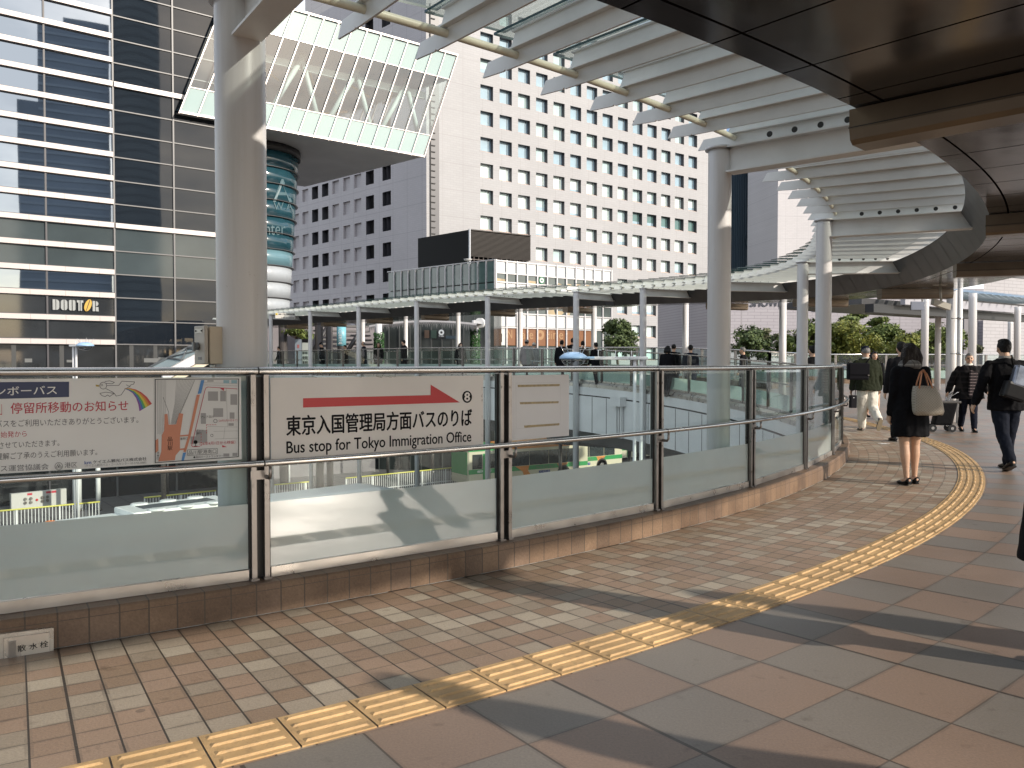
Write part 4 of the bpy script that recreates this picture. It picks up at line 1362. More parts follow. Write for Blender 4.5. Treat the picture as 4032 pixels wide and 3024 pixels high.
def shop_front():
    a, b = at_depth(1440, 1431, 68.0), at_depth(1945, 1431, 66.0)
    e = b - a; e.z = 0; L = e.length; e.normalize(); n = Vector((e.y, -e.x, 0))
    root = thing('shop_front', 'dark glazed shop front with posters behind the far railing', 'building', (a.x, a.y, GZ))
    MB().obox(Vector((a.x, a.y, GZ)), e * L, -n * 3, UP * (5.3 - GZ)).build('wall', plain('shop_dark', (0.030, 0.036, 0.036), 0.15, spec=0.8, var=0.4, vscale=0.4), root)
    for k in range(12):
        MB().obox(Vector((a.x, a.y, GZ)) + e * (L * (k + .2) / 12), e * .08, n * .08, UP * (5.2 - GZ)).build('mullion', plain('shop_mullion', (0.075, 0.08, 0.08), 0.4), root)
    pl = lambda x, y: on_plane(x, y, a + n * .1, n)
    for x0, x1, y0, y1, txt, c in ((1726, 1751, 1297, 1332, 'cafe', (0.03, 0.03, 0.035)), (1697, 1719, 1300, 1332, '', (0.035, 0.06, 0.05)), (1672, 1690, 1300, 1331, '', (0.09, 0.06, 0.045)), (1755, 1800, 1322, 1334, '', (0.04, 0.06, 0.08))):
        g = MB()
        p, q, r = pl(x0, y1), pl(x1, y1), pl(x0, y0)
        g.poly([p, q, q + (r - p), r], n * .03, 0)
        if txt:
            cc = pl((x0 + x1) / 2, y0 + 12)
            rg = [(cc + (e * math.cos(t) + UP * math.sin(t)) * .10 + n * .05, cc + (e * math.cos(t) + UP * math.sin(t)) * .23 + n * .05) for t in [k * math.pi / 9 for k in range(18)]]
            for k in range(18): g.quad(rg[k][0], rg[(k + 1) % 18][0], rg[(k + 1) % 18][1], rg[k][1], 1)
            o, ox, oz = pl(x0 + 3, y1 - 6), pl(x1 - 3, y1 - 6), pl(x0 + 3, y1 - 12)
            fit_text(g, 'N cafe', o, ox - o, oz - o, n, .05, 1, .02)
        g.build('poster', [plain('poster_%d' % x0, c, 0.3), plain('poster_ink', (0.62, 0.66, 0.68), 0.4)], root)
    MB().obox(pl(1560, 1436), e * 3.0, n * .05, UP * .01).build('threshold', M_BLACK, root)
shop_front()
def stair_screen():
    a, b = at_depth(1180, 1431, 60.0), at_depth(1450, 1431, 63.0)
    e = b - a; e.z = 0; L = e.length; e.normalize(); n = Vector((e.y, -e.x, 0))
    root = thing('outdoor_stair', 'dark steel outdoor staircase with long treads behind the far railing', 'staircase', (a.x, a.y, GZ))
    zt = [EYE + (1431 - y) / F * 61 for y in (1268, 1285, 1305, 1322, 1340, 1357, 1375)]
    for k, z in enumerate(zt):
        MB().obox(Vector((a.x, a.y, z)) + e * (1.2 + .1 * k), e * (L - 1.3), -n * 1.0, UP * .13).build('tread', plain('stair_tread', (0.07, 0.068, 0.068), 0.5), root)
    g = MB()
    g.tube([at_depth(1232, 1385, 60.0), at_depth(1290, 1285, 60.6)], .16, 8); g.tube([at_depth(1370, 1380, 61), at_depth(1420, 1300, 62)], .16, 8)
    g.build('stringer', plain('stair_dark', (0.035, 0.033, 0.035), 0.5), root)
    for x, w in ((1115, .30), (1257, .28), (1297, .24)):
        p = at_depth(x, 1431, 57.0)
        g = MB(); g.cyl(Vector((p.x, p.y, GZ)), Vector((p.x, p.y, 4.8)), w, 14); g.build('post', plain('stair_post', (0.052, 0.045, 0.043), 0.5), root)
    MB().obox(Vector((a.x, a.y, GZ)) - n * 3.2 - e * 2, e * (L + 4), -n * .2, UP * (4.3 - GZ)).build('rear_wall', plain('stair_wall', (0.17, 0.155, 0.165), 0.7, var=0.2, vscale=0.4), root)
stair_screen()

# ---------------------------------------------------------------- long brick building with showroom lettering, right
def showroom():
    a = Vector((19.0, 72.5, 0)); e = hdir(82.0); n = Vector((e.y, -e.x, 0))
    root = thing('showroom_building', 'long lavender brick building with dark showroom lettering behind the garden trees', 'building', (a.x, a.y, GZ))
    mb_ = brick_wall('lavender_brick', (0.37, 0.345, 0.375), (0.27, 0.25, 0.27), e, bw=1.2, bh=0.28, joint=7.5, floorh=4.2, strength=1.2)
    MB().obox(a + UP * GZ, e * 32, -n * 20, UP * (8.2 - GZ)).build('wall', mb_, root)
    pl = lambda x, y: on_plane(x, y, a + n * .02, n)
    g = MB()
    p, q, r = pl(2953, 1208), pl(3172, 1206), pl(2953, 1176)
    fit_text(g, 'SHOWROOM', p, q - p, r - p, n, .05, 0, .03)
    g.build('lettering', plain('letters_dark', (0.03, 0.035, 0.05), 0.4), root)
    g = MB()
    p, q, r = pl(3200, 1226), pl(3462, 1218), pl(3200, 1208)
    g.poly([p, q, q + (r - p), r], n * .08, 0)
    p, q, r = pl(3200, 1208.5), pl(3462, 1200.5), pl(3200, 1190)
    g.poly([p, q, q + (r - p), r], n * .08, 1)
    o, ox, oz = pl(3215, 1205), pl(3300, 1203), pl(3215, 1194)
    fit_text(g, 'SHOWROOM', o, ox - o, oz - o, n, .1, 2, .0)
    g.build('sign_strip', [plain('strip_cyan', (0.20, 0.52, 0.66), 0.4), plain('strip_blue', (0.03, 0.17, 0.30), 0.4), M_WHITE], root)
    for x0, x1, y0, y1 in ((3518, 3551, 1294, 1380), (3690, 3728, 1294, 1385), (3755, 3808, 1296, 1385), (3660, 3682, 1296, 1320)):
        g = MB(); p, q, r = pl(x0, y1), pl(x1, y1), pl(x0, y0)
        g.poly([p, q, q + (r - p), r], n * .04, 0)
        g.build('window', plain('showroom_window', (0.02, 0.021, 0.023), 0.15), root)
    # nearer pale wing at the right
    b = at_depth(3869, 1431, 60.0); b.z = 0
    e3 = hdir(63); n3 = Vector((e3.y, -e3.x, 0))
    ro2 = thing('brick_wing', 'pale brick wing catching light behind the right hand columns', 'building', (b.x, b.y, GZ))
    mw = brick_wall('pale_brick', (0.40, 0.385, 0.40), (0.30, 0.285, 0.30), e3, bw=1.0, bh=0.25, joint=4.0, floorh=4.0, strength=1.2)
    MB().obox(b + UP * GZ, e3 * 14, b.normalized() * 10, UP * (7.75 - GZ)).build('wall', mw, ro2)
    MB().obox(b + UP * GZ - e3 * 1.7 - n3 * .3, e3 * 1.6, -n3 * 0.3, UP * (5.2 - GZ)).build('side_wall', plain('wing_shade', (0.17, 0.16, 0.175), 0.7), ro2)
    MB().obox(b + UP * 7.75 - e3 * .1 + n3 * .08, e3 * 14.2, -n3 * .3, UP * .12).build('coping', M_MULL2, ro2)
showroom()

# ---------------------------------------------------------------- far towers behind the second column
def towers():
    c = at_depth(2985, 1431, 170.0); c.z = 0
    e = hdir(70); n = Vector((e.y, -e.x, 0))
    root = thing('glass_tower', 'dark blue ribbed glass tower rising above the far canopy behind the white column', 'building', (c.x, c.y, GZ))
    w = 5.2
    MB().obox(c + UP * GZ - e * 7, e * (7 + w), -n * 20, UP * (62 - GZ)).build('glazing', mirror_glass('tower_glass', (0.33, 0.42, 0.53), 0.04, 0.01, 0.15), root)
    g = MB()
    for k in range(30):
        g.obox(c + UP * GZ - e * 7 + e * (k * .42), e * .10, n * .35, UP * (62 - GZ))
    g.build('rib', plain('tower_rib', (0.05, 0.085, 0.115), 0.4), root)
    g = MB()
    for s in range(4):
        z0 = -2 + s * 14
        g.tube([c - e * 3.2 + n * .5 + UP * z0, c + e * 3.6 + n * .5 + UP * (z0 + 14)], .28, 6); g.tube([c + e * 3.6 + n * .5 + UP * z0, c - e * 3.2 + n * .5 + UP * (z0 + 14)], .28, 6)
    g.build('brace', plain('tower_brace', (0.10, 0.15, 0.19), 0.4), root)
    d = at_depth(3058, 1431, 150.0); d.z = 0
    r2 = thing('concrete_tower', 'pale concrete tower edge beside the dark blue glass tower', 'building', (d.x, d.y, GZ))
    MB().obox(d + UP * GZ, hdir(80) * 14, hdir(-10) * 12, UP * (70 - GZ)).build('wall', brick_wall('tower_tile', (0.50, 0.485, 0.50), (0.36, 0.35, 0.37), hdir(80), joint=2.2, floorh=4), r2)
    # two towers behind the viewer, seen mirrored in the dark glazing
    def mirrored(x0, x1, dist, ztop, name, label, mat, mat2, bulge=0):
        cp = Vector((ORG.x, ORG.y, 0)); cv = cp - NA * (2 * (cp - A0).dot(NA))
        p = []
        for x in (x0, x1):
            h = on_plane(x, 1431, A0, NA); h.z = 0
            p.append(cv + (h - cv).normalized() * dist)
        a, b = p
        ed = (b - a); L = ed.length; ed.normalize(); nn = Vector((ed.y, -ed.x, 0))
        if nn.dot(a - A0) < 0: nn = -nn           # nn points away from the mirror
        r = thing(name, label, 'building', (a.x, a.y, GZ))
        return r, a, ed, L, nn
    r, a, ed, L, nn = mirrored(165, 445, 450, 150, 'office_tower', 'dark slab tower seen mirrored in the banded glazing on the left', None, None)
    md = plain('slab_dark', (0.30, 0.345, 0.41), 0.25, var=0.3, vscale=0.03)
    g = MB(); g.obox(a + UP * GZ, ed * L, nn * 24, UP * (162 - GZ)); g.obox(a + UP * 162 + ed * (L * .35), ed * (L * .65), nn * 20, UP * 3)
    g.obox(a + UP * GZ - ed * (L * .28), ed * (L * .28), nn * 24, UP * (124 - GZ))
    g.build('wall', md, r)
    g = MB()
    for k in range(40):
        g.obox(a + UP * (4 * k) - nn * .3 - ed * (L * .27 if k < 30 else 0), ed * (L * (1.25 if k < 30 else .98)), nn * .2, UP * 1.2)
    g.build('floor_line', plain('slab_line', (0.36, 0.41, 0.47), 0.3), r)
    r, a, ed, L, nn = mirrored(450, 640, 440, 190, 'curved_tower', 'curved pale blue glass tower mirrored in the dark glazing beside the slab tower', None, None)
    g = MB()
    rows = []
    for k in range(13):
        f = k / 12
        off = -nn * (9 * math.sin(math.pi * f)) + nn * 6
        rows.append([a + ed * (L * (.02 + f * .98)) + off + UP * GZ, a + ed * (L * f) + off + UP * 240])
    g.sheet(rows, 0, True)
    g.obox(a + UP * GZ + nn * 7, ed * L, nn * 20, UP * (238 - GZ), 1)
    g.build('wall', [plain('curve_glass', (0.70, 0.86, 0.95), 0.2, var=0.2, vscale=0.05), md], r)
    g = MB()
    for k in range(56):
        z = 2 + 4.2 * k
        g.sheet([[rows[q][0] * (1 - (z - GZ) / (240 - GZ)) + rows[q][1] * ((z - GZ) / (240 - GZ)) - nn * .3 + UP * hh for hh in (0, 1.0)] for q in range(13)], 0)
    g.build('floor_line', plain('curve_line', (0.35, 0.42, 0.46), 0.3), r)
towers()
# ================================================================ signs on the near railing
def chord(i, lift=0.02, Rr=18.08):
    a, b = PZ(POSTS[i], Rr), PZ(POSTS[i + 1], Rr)
    t = (b - a).normalized(); r = Vector((t.y, -t.x, 0))
    return a + r * lift, t, r
class Face:
    """draws flat shapes on a plane; coordinates are measured off the photograph once"""
    def __init__(self, p0, n, t, sx=1.0, ox=0.0, oy=0.0):
        self.p0, self.n, self.t, self.sx, self.ox, self.oy = p0, n, t, sx, ox, oy
        self.g = {}
        self.lift = 0.0012
    def at(self, x, y): return on_plane(self.ox + x / self.sx, self.oy + y / self.sx, self.p0, self.n)
    def mb(self, part): return self.g.setdefault(part, MB())
    def poly(self, part, pts, layer=1, mi=0):
        q = [self.at(*p) + self.n * (self.lift * layer) for p in pts]
        nv = Vector((0, 0, 0))
        for i in range(len(q)): nv += q[i].cross(q[(i + 1) % len(q)])
        if nv.dot(self.n) < 0: q = q[::-1]
        self.mb(part).add(q, [tuple(range(len(q)))], mi)
    def stroke(self, part, pts, w, layer=1, mi=0, closed=False):
        q = [self.at(*p) for p in pts]
        if closed: q = q + q[:1]
        for a, b in zip(q, q[1:]):
            d = (b - a)
            if d.length < 1e-6: continue
            d.normalize(); s = self.n.cross(d) * (w / 2); o = self.n * (self.lift * layer)
            self.mb(part).quad(a - s - d * w * .3 + o, b - s + d * w * .3 + o, b + s + d * w * .3 + o, a + s - d * w * .3 + o, mi)
    def text(self, part, s, x0, y0, x1, y1, h, layer=1, mi=0, bold=0.0, space=1.0):
        o = self.at(x0, y0); ex = self.at(x1, y1) - o; ez = self.at(x0, y0 - h) - o
        ez = Vector((0, 0, ez.length)) if abs(ez.z) > .5 * ez.length else ez
        fit_text(self.mb(part), s, o, ex, ez, self.n, self.lift * layer, mi, bold, space)
    def rect(self, part, x0, y0, x1, y1, layer=1, mi=0): self.poly(part, [(x0, y0), (x1, y0), (x1, y1), (x0, y1)], layer, mi)
    def build(self, mats, root):
        for k, g in self.g.items():
            k = k if isinstance(k, str) else k[0]
            g.build(k, mats[k], root)

M_BOARD = plain('board_white', (0.74, 0.735, 0.72), 0.38, var=0.06, vscale=2.5, bump=0.02, bscale=20)
M_BOARD2 = plain('board_cream', (0.76, 0.72, 0.685), 0.36, var=0.09, vscale=2.2)
M_RED = plain('sign_red', (0.50, 0.018, 0.022), 0.4)
M_CRIM = plain('sign_crimson', (0.46, 0.035, 0.06), 0.4)
M_NAVY = plain('sign_navy', (0.016, 0.026, 0.085), 0.4)
M_GREYINK = plain('ink_grey', (0.10, 0.10, 0.105), 0.5)

def board(face, i, x0, x1, yt, yb, mat, name, label, cat, thick=0.006, rest=0.0):
    p0, t, r = chord(i)
    A_, B_ = face.at(x0, yt), face.at(x1, yt)
    zt, zb = face.at(x1, yt).z, face.at(x1, yb).z
    root = thing(name, label, cat, Vector((A_.x, A_.y, zb)))
    a = Vector((A_.x, A_.y, zb))
    MB().obox(a, (B_ - A_) * 1.0 - UP * (B_.z - A_.z), -r * thick, UP * (zt - zb)).build('board', mat, root)
    return root

# ---- notice with map, left of the first post
p0, t0, r0 = chord(2, 0.026)
fc = Face(p0, r0, t0, 2.011, 0, 1400)
root = board(fc, 2, -320, 1908, 170, 822, M_BOARD, 'notice_board', 'white bus notice board with red headline, flying bird, rainbow and street map', 'notice board')
fc.poly('banner', [(-330, 212), (547, 207), (547, 328), (-330, 352)], 1)
fc.text('banner_lettering', 'レインボーバス', -245, 322, 450, 305, 70, 2, bold=.012)
fc.text('headline_lettering', '」', 2, 470, 16, 469, 84, 1)
fc.text('headline_lettering', '停留所移動のお知らせ', 85, 462, 1015, 436, 88, 1, bold=.01)
fc.text('headline_lettering', '始発から', 5, 652, 212, 642, 50, 1)
fc.text('small_print_lettering', 'バスをご利用いただきありがとうございます。', -38, 570, 1095, 533, 58, 1)
fc.text('small_print_lettering', 'させていただきます。', -8, 738, 470, 714, 50, 1)
fc.text('small_print_lettering', '理解ご了承のうえご利用願います。', -32, 828, 770, 788, 54, 1)
fc.text('small_print_lettering', 'ス運営協議会', 5, 920, 385, 902, 50, 1)
fc.text('small_print_lettering', '港区', 512, 890, 610, 885, 44, 1)
fc.text('small_print_lettering', 'ケイエム観光バス株式会社', 737, 856, 1160, 829, 27, 1, bold=.025)
fc.text('phone_line_lettering', '（ケイエム観光バス・コールセンター 03-5705-0888）', 672, 884, 1158, 856, 22, 1)
fc.text('company_mark', 'km', 670, 861, 722, 857, 25, 1, bold=.03)
circ = lambda cx, cy, rx, ry, n=26: [(cx + rx * math.cos(2 * math.pi * k / n), cy + ry * math.sin(2 * math.pi * k / n)) for k in range(n)]
fc.stroke('ward_emblem', circ(465, 876, 30, 29), .0022, 1, closed=True)
for dx, dy in ((0, -10), (-11, 6), (11, 6)): fc.stroke('ward_emblem', circ(465 + dx, 876 + dy, 9, 9, 12), .0022, 1, closed=True)
W_ = .0026
fc.stroke('bird', circ(817, 238, 27, 27), W_, 2, closed=True)
fc.stroke('bird', circ(806, 233, 7, 7, 10), W_ * .6, 2, closed=True)
for s in ([(830, 205), (868, 200), (905, 212), (888, 224), (842, 220)], [(843, 238), (940, 236), (965, 203), (1065, 208), (1058, 226), (1036, 232), (1022, 248), (995, 262)],
          [(1000, 232), (1030, 246)], [(840, 262), (882, 284), (905, 300), (920, 321), (958, 312), (990, 266)], [(905, 303), (880, 296), (836, 290), (790, 299), (806, 317), (832, 325), (852, 312), (868, 324), (890, 308), (905, 303)],
          [(888, 286), (905, 300)]):
    fc.stroke('bird', s, W_, 2)
fc.poly('beak', [(757, 230), (785, 235), (784, 246), (760, 245)], 2)
up_ = [(985, 259), (1030, 258), (1075, 268), (1118, 290), (1162, 327), (1203, 382)]
lo_ = [(985, 263), (1018, 276), (1050, 298), (1078, 338), (1095, 388), (1104, 441)]
for k in range(6):
    f0, f1 = k / 6, (k + 1) / 6
    A1 = [(a[0] + (b[0] - a[0]) * f0, a[1] + (b[1] - a[1]) * f0) for a, b in zip(up_, lo_)]
    B1 = [(a[0] + (b[0] - a[0]) * f1, a[1] + (b[1] - a[1]) * f1) for a, b in zip(up_, lo_)]
    for q in range(5): fc.poly('rainbow', [A1[q], A1[q + 1], B1[q + 1], B1[q]], 1, k)
# street map
fc.poly('map_ground', [(1229, 189), (1887, 186), (1885, 799), (1229, 846)], 1)
fc.stroke('map_frame', [(1228, 188), (1888, 185), (1886, 800), (1228, 848)], .0035, 5, closed=True)
rnd = random.Random(11)
for k in range(13):
    x0 = 1398 + k * 12
    fc.stroke('map_rails', [(x0, 194), (1385 + k * 3.3 + (x0 - 1400) * .12, 380 + 4 * k), (1352 + k * 4.4, 541 - 3 * max(0, k - 9) ** 2)], .0011, 2)
for k in range(7):
    x0 = 1246 + k * 11
    fc.stroke('map_rails', [(x0, 194), (x0 + rnd.uniform(-3, 3), 420), (1248 + k * 8, 600 + rnd.uniform(0, 40))], .0011, 2)
fc.stroke('map_rails', [(1292, 330), (1335, 450), (1340, 540)], .0022, 2); fc.stroke('map_rails', [(1540, 196), (1440, 420), (1385, 545)], .0018, 2)
for q in ([(1280, 632), (1300, 590), (1302, 464), (1325, 462), (1334, 547), (1394, 544), (1417, 456), (1450, 461), (1424, 636), (1424, 750), (1390, 790), (1384, 828), (1252, 838), (1276, 760)],
          [(1556, 311), (1582, 308), (1508, 640), (1470, 766), (1450, 761), (1490, 632)], [(1424, 630), (1500, 624), (1498, 636), (1424, 642)], [(1424, 736), (1470, 732), (1468, 744), (1424, 750)], [(1232, 670), (1252, 655), (1254, 752), (1232, 770)]):
    fc.poly('map_station', q, 3)
for q in ([(1592, 194), (1617, 194), (1592, 300), (1564, 304)], [(1448, 770), (1472, 767), (1456, 829), (1436, 831)]): fc.poly('map_canal', q, 3)
for q in ((1768, 194, 1814, 220), (1830, 194, 1876, 220)): fc.rect('map_pond', *q, 3)
for q in ((1646, 284, 1726, 358), (1743, 280, 1788, 362), (1824, 306, 1877, 390), (1688, 417, 1766, 486), (1590, 455, 1630, 540), (1818, 450, 1856, 500), (1808, 535, 1850, 556), (1550, 590, 1640, 690), (1508, 640, 1560, 700), (1768, 775, 1815, 800), (1840, 770, 1877, 795), (1640, 196, 1690, 206)): fc.rect('map_marking', *q, 2)
for s in ([(1620, 232), (1880, 240)], [(1792, 262), (1800, 560)], [(1640, 560), (1880, 566)], [(1690, 600), (1880, 596)], [(1780, 570), (1770, 660)], [(1700, 660), (1880, 654)], [(1605, 214), (1880, 222)]): fc.stroke('map_street_lines', s, .0014, 2)
fc.stroke('map_route', [(1877, 264), (1645, 249), (1628, 258), (1620, 280), (1516, 712), (1526, 722), (1580, 720)], .0032, 4)
for a in range(5): fc.stroke('map_route', [(1590, 716 - a * 22), (1592, 705 - a * 22)], .0026, 4)
for a in range(4): fc.stroke('map_route', [(1634, 545 + a * 20), (1633, 556 + a * 20)], .0026, 4)
for a in range(4): fc.stroke('map_route', [(1638 + a * 20, 547), (1650 + a * 20, 548)], .0026, 4)
fc.poly('map_route', [(1738, 256), (1773, 258), (1771, 280)], 4); fc.poly('map_route', [(1757, 708), (1795, 724), (1758, 726)], 4)
fc.text('map_route', '（26年4月1日から移設）', 1580, 712, 1862, 698, 28, 4)
fc.text('map_route', '（26年3月31日まで）', 1730, 524, 1880, 520, 18, 4)
fc.poly('map_marker', circ(1547, 684, 16, 15), 4); fc.stroke('map_marker', [(1547, 698), (1547, 716)], .003, 4); fc.stroke('map_marker', [(1534, 718), (1560, 716)], .003, 4)
fc.stroke('map_marker', circ(1704, 518, 14, 14, 14), .002, 4, closed=True); fc.stroke('map_marker', circ(1676, 632, 10, 10, 12), .0018, 4, closed=True)
for s, x, y, w, h in (('品', 1326, 678, 38, 34), ('川', 1326, 714, 38, 32), ('駅', 1326, 750, 38, 34)): fc.text('map_lettering', s, x, y, x + w, y - 1, h, 4)
for s, y in (('高', 778), ('輪', 800), ('口', 822)): fc.text('map_lettering', s, 1241, y, 1260, y - 1, 18, 4)
fc.text('map_lettering', '港南口', 1424, 668, 1485, 664, 18, 4)
fc.text('map_lettering', 'アレア品川', 1588, 498, 1690, 492, 19, 4); fc.text('map_lettering', 'アトレ', 1556, 600, 1610, 597, 17, 4); fc.text('map_lettering', '品川', 1556, 624, 1592, 622, 18, 4)
fc.poly('map_plate', [(1484, 746), (1718, 734), (1718, 777), (1484, 790)], 4)
fc.stroke('map_lettering', [(1484, 746), (1718, 734), (1718, 777), (1484, 790)], .002, 5, closed=True)
fc.text('map_lettering', '品川駅港南口', 1492, 784, 1710, 772, 33, 5)
fc.text('map_lettering', '●品川イーストワンタワー', 1530, 814, 1766, 802, 18, 4)
ink, grey = M_INK, M_GREYINK
fc.build({'banner': M_NAVY, 'banner_lettering': M_BOARD, 'headline_lettering': M_CRIM, 'small_print_lettering': grey, 'phone_line_lettering': plain('ink_pale', (0.22, 0.22, 0.22), .5), 'company_mark': plain('mark_blue', (0.04, 0.09, 0.33), .4),
          'ward_emblem': grey, 'bird': grey, 'beak': plain('beak_ochre', (0.42, 0.30, 0.05), .5),
          'rainbow': [plain('bow_%d' % k, c, .4) for k, c in enumerate([(0.50, .05, .05), (.56, .22, .03), (.58, .48, .04), (.07, .33, .08), (.04, .14, .40), (.20, .06, .30)])],
          'map_ground': plain('map_paper', (0.66, 0.66, 0.65), .4), 'map_frame': ink, 'map_rails': plain('rail_grey', (0.20, 0.20, 0.20), .5), 'map_station': plain('station_salmon', (0.56, 0.22, 0.13), .45),
          'map_canal': plain('canal_blue', (0.06, 0.22, 0.50), .4), 'map_pond': plain('pond_blue', (0.28, 0.45, 0.52), .4), 'map_marking': plain('block_grey', (0.33, 0.325, 0.325), .5), 'map_street_lines': plain('street_grey', (0.30, 0.30, 0.30), .5),
          'map_route': M_CRIM, 'map_marker': ink, 'map_lettering': ink, 'map_plate': M_BOARD}, root)

# ---- bus stop direction sign
p0, t0, r0 = chord(3, 0.028)
fc = Face(p0, r0, t0, 2.011, 1000, 1400)
root = board(fc, 3, 130, 1816, 158, 712, M_BOARD2, 'bus_stop_sign', 'cream sign with a red arrow pointing towards the immigration office bus stop', 'sign')
fc.poly('arrow', [(388, 338), (1398, 313), (1398, 230), (1630, 371), (1398, 378), (388, 412)], 1)
fc.poly('number_disc', circ(1687, 327, 39, 48), 1)
fc.text('number', '8', 1667, 361, 1707, 360, 68, 2, bold=.05)
fc.text('lettering', '東京入国管理局方面バスのりば', 258, 636, 1724, 556, 158, 1, bold=.022)
fc.text('lettering', 'Bus stop for Tokyo Immigration Office', 258, 806, 1719, 706, 126, 1, bold=.014)
for k in range(12):
    x = 860 + rnd.uniform(-40, 300) if k < 7 else rnd.uniform(380, 480)
    fc.stroke('scuff', [(x, 168 + rnd.uniform(-3, 6)), (x + rnd.uniform(8, 34), 168 + rnd.uniform(-3, 6))], .0015, 1)
for k in range(10):
    y = rnd.uniform(200, 690)
    fc.stroke('scuff', [(1808 - rnd.uniform(0, 6), y), (1807 - rnd.uniform(0, 6), y + rnd.uniform(4, 26))], .0016, 1)
fc.build({'arrow': M_RED, 'number_disc': M_INK, 'number': M_BOARD2, 'lettering': M_INK, 'scuff': plain('scuff_rust', (0.12, 0.08, 0.05), .7)}, root)

# ---- blank paper with tape marks
p0, t0, r0 = chord(4, 0.014)
fc = Face(p0, r0, t0, 2.011, 2000, 1400)
root = board(fc, 4, 4, 484, 150, 634, plain('paper_white', (0.74, 0.73, 0.74), .55, var=.05, vscale=3), 'blank_notice', 'blank white notice sheet with three strips of old tape on the glass', 'notice', .002)
for x0, y0, x1, y1, h in ((75, 250, 410, 242, 18), (92, 386, 402, 377, 17), (126, 572, 408, 552, 18)):
    fc.poly(('tape', x0), [(x0, y0 - h), (x1, y1 - h + 1), (x1 - 3, y1), (x0 + 4, y0)], 1)
fc.stroke('trace', [(62, 218), (414, 212), (414, 545), (66, 580)], .0007, 1, closed=True)
fc.build({'tape': plain('old_tape', (0.40, 0.31, 0.16), .5, var=.3, vscale=40), 'trace': plain('trace_line', (0.36, 0.36, 0.37), .6)}, root)

# ---- sprinkler hatch in the kerb
q = P(-58.7, 18.212); nr = radial(-58.7)
fc = Face(q, nr, tangent(-58.7), 2.011, 0, 2199)
fc.lift = .0012
root = thing('valve_hatch', 'bright steel sprinkler valve hatch with three black characters set in the tile kerb', 'hatch', Vector((q.x, q.y, 0)))
A_, B_, C_, D_ = fc.at(-25, 600), fc.at(425, 545), fc.at(425, 775), fc.at(-25, 863)
M_HATCH = plain('hatch_steel', (0.60, 0.57, 0.52), 0.30, metal=0.75, rvar=.1, vscale=9, var=.12)
g = MB(); g.poly([A_ - nr * .012, B_ - nr * .012, C_ - nr * .012, D_ - nr * .012], nr * .0205); g.build('frame', M_HATCH, root)
g = MB(); i4 = [fc.at(30, 628), fc.at(393, 578), fc.at(393, 764), fc.at(30, 820)]
g.poly([p + nr * .0088 for p in i4], nr * .004); g.build('door', plain('door_steel', (0.66, 0.62, 0.56), 0.26, metal=.7, rvar=.1, vscale=7), root)
g = MB(); i4 = [fc.at(68, 652), fc.at(128, 641), fc.at(128, 788), fc.at(68, 798)]
g.poly([p + nr * .013 for p in i4], nr * .006); g.poly([p + nr * .019 for p in (fc.at(82, 668), fc.at(114, 662), fc.at(114, 690), fc.at(82, 695))], nr * .003)
g.build('latch', plain('latch_grey', (0.26, 0.24, 0.22), .4, metal=.6), root)
fc.lift = .0142
fc.text('lettering', '散', 138, 735, 205, 723, 52, 1, bold=.012); fc.text('lettering', '水', 232, 718, 296, 706, 50, 1, bold=.012); fc.text('lettering', '栓', 316, 704, 381, 692, 52, 1, bold=.012)
fc.lift = .0090
fc.stroke('door_gap', [(30, 628), (393, 578), (393, 764), (30, 820)], .002, 1, closed=True)
fc.build({'lettering': M_INK, 'door_gap': M_DARK}, root)

# ---- control box strapped to the big column
def control_box():
    c = at_depth(832, 1360, 4.70)
    root = thing('control_box', 'beige electrical control box with a grey turn handle strapped to the big column', 'control box', c, R_(-43))
    m = plain('box_beige', (0.50, 0.415, 0.31), .45, var=.07, vscale=8)
    w, d, h = .118, .132, .212
    MB().rbox((0, .012, 0), (w, d - .03, h), 0, .006).build('case', m, root, True)
    g = MB(); g.rbox((0, -d / 2 + .006, 0), (w + .004, .022, h + .004), 0, .005); dr = g.build('door', plain('box_front', (0.42, 0.37, 0.31), .45, var=.08, vscale=8), root, True)
    y = -d / 2 - .005
    g = MB(); g.tube([(-.012, y - .001, -.005), (-.012, y - .022, -.005)], .021, 18); g.obox((-.022, y - .034, -.034), (.02, 0, 0), (0, .014, 0), (0, 0, .05)); g.build('handle', plain('box_handle', (0.14, 0.145, 0.15), .4), dr, True)
    g = MB(); g.obox((-.044, y - .002, .068), (.082, 0, 0), (0, .004, 0), (0, 0, .024)); g.build('name_plate', plain('box_plate', (0.33, 0.31, 0.29), .3, metal=.6), dr, True)
    for x in (-.036, .03): MB().tube([(x, y - .005, .08), (x, y - .001, .08)], .005, 8).build('screw', M_DARK, dr, True)
    g = MB(); g.obox((-.014, y - .002, -.082), (.04, 0, 0), (0, .004, 0), (0, 0, .016)); g.build('latch', plain('box_latch', (0.16, 0.15, 0.14), .4), dr, True)
    g = MB(); g.obox((-.02, .0, -.36), (.022, 0, 0), (0, .02, 0), (0, 0, .25)); g.build('conduit', M_WHITE, root, True)
    g = MB(); g.obox((-.03, .06, -.08), (.06, 0, 0), (0, .05, 0), (0, 0, .03)); g.obox((-.03, .06, .05), (.06, 0, 0), (0, .05, 0), (0, 0, .03)); g.build('bracket', M_POST, root, True)
control_box()

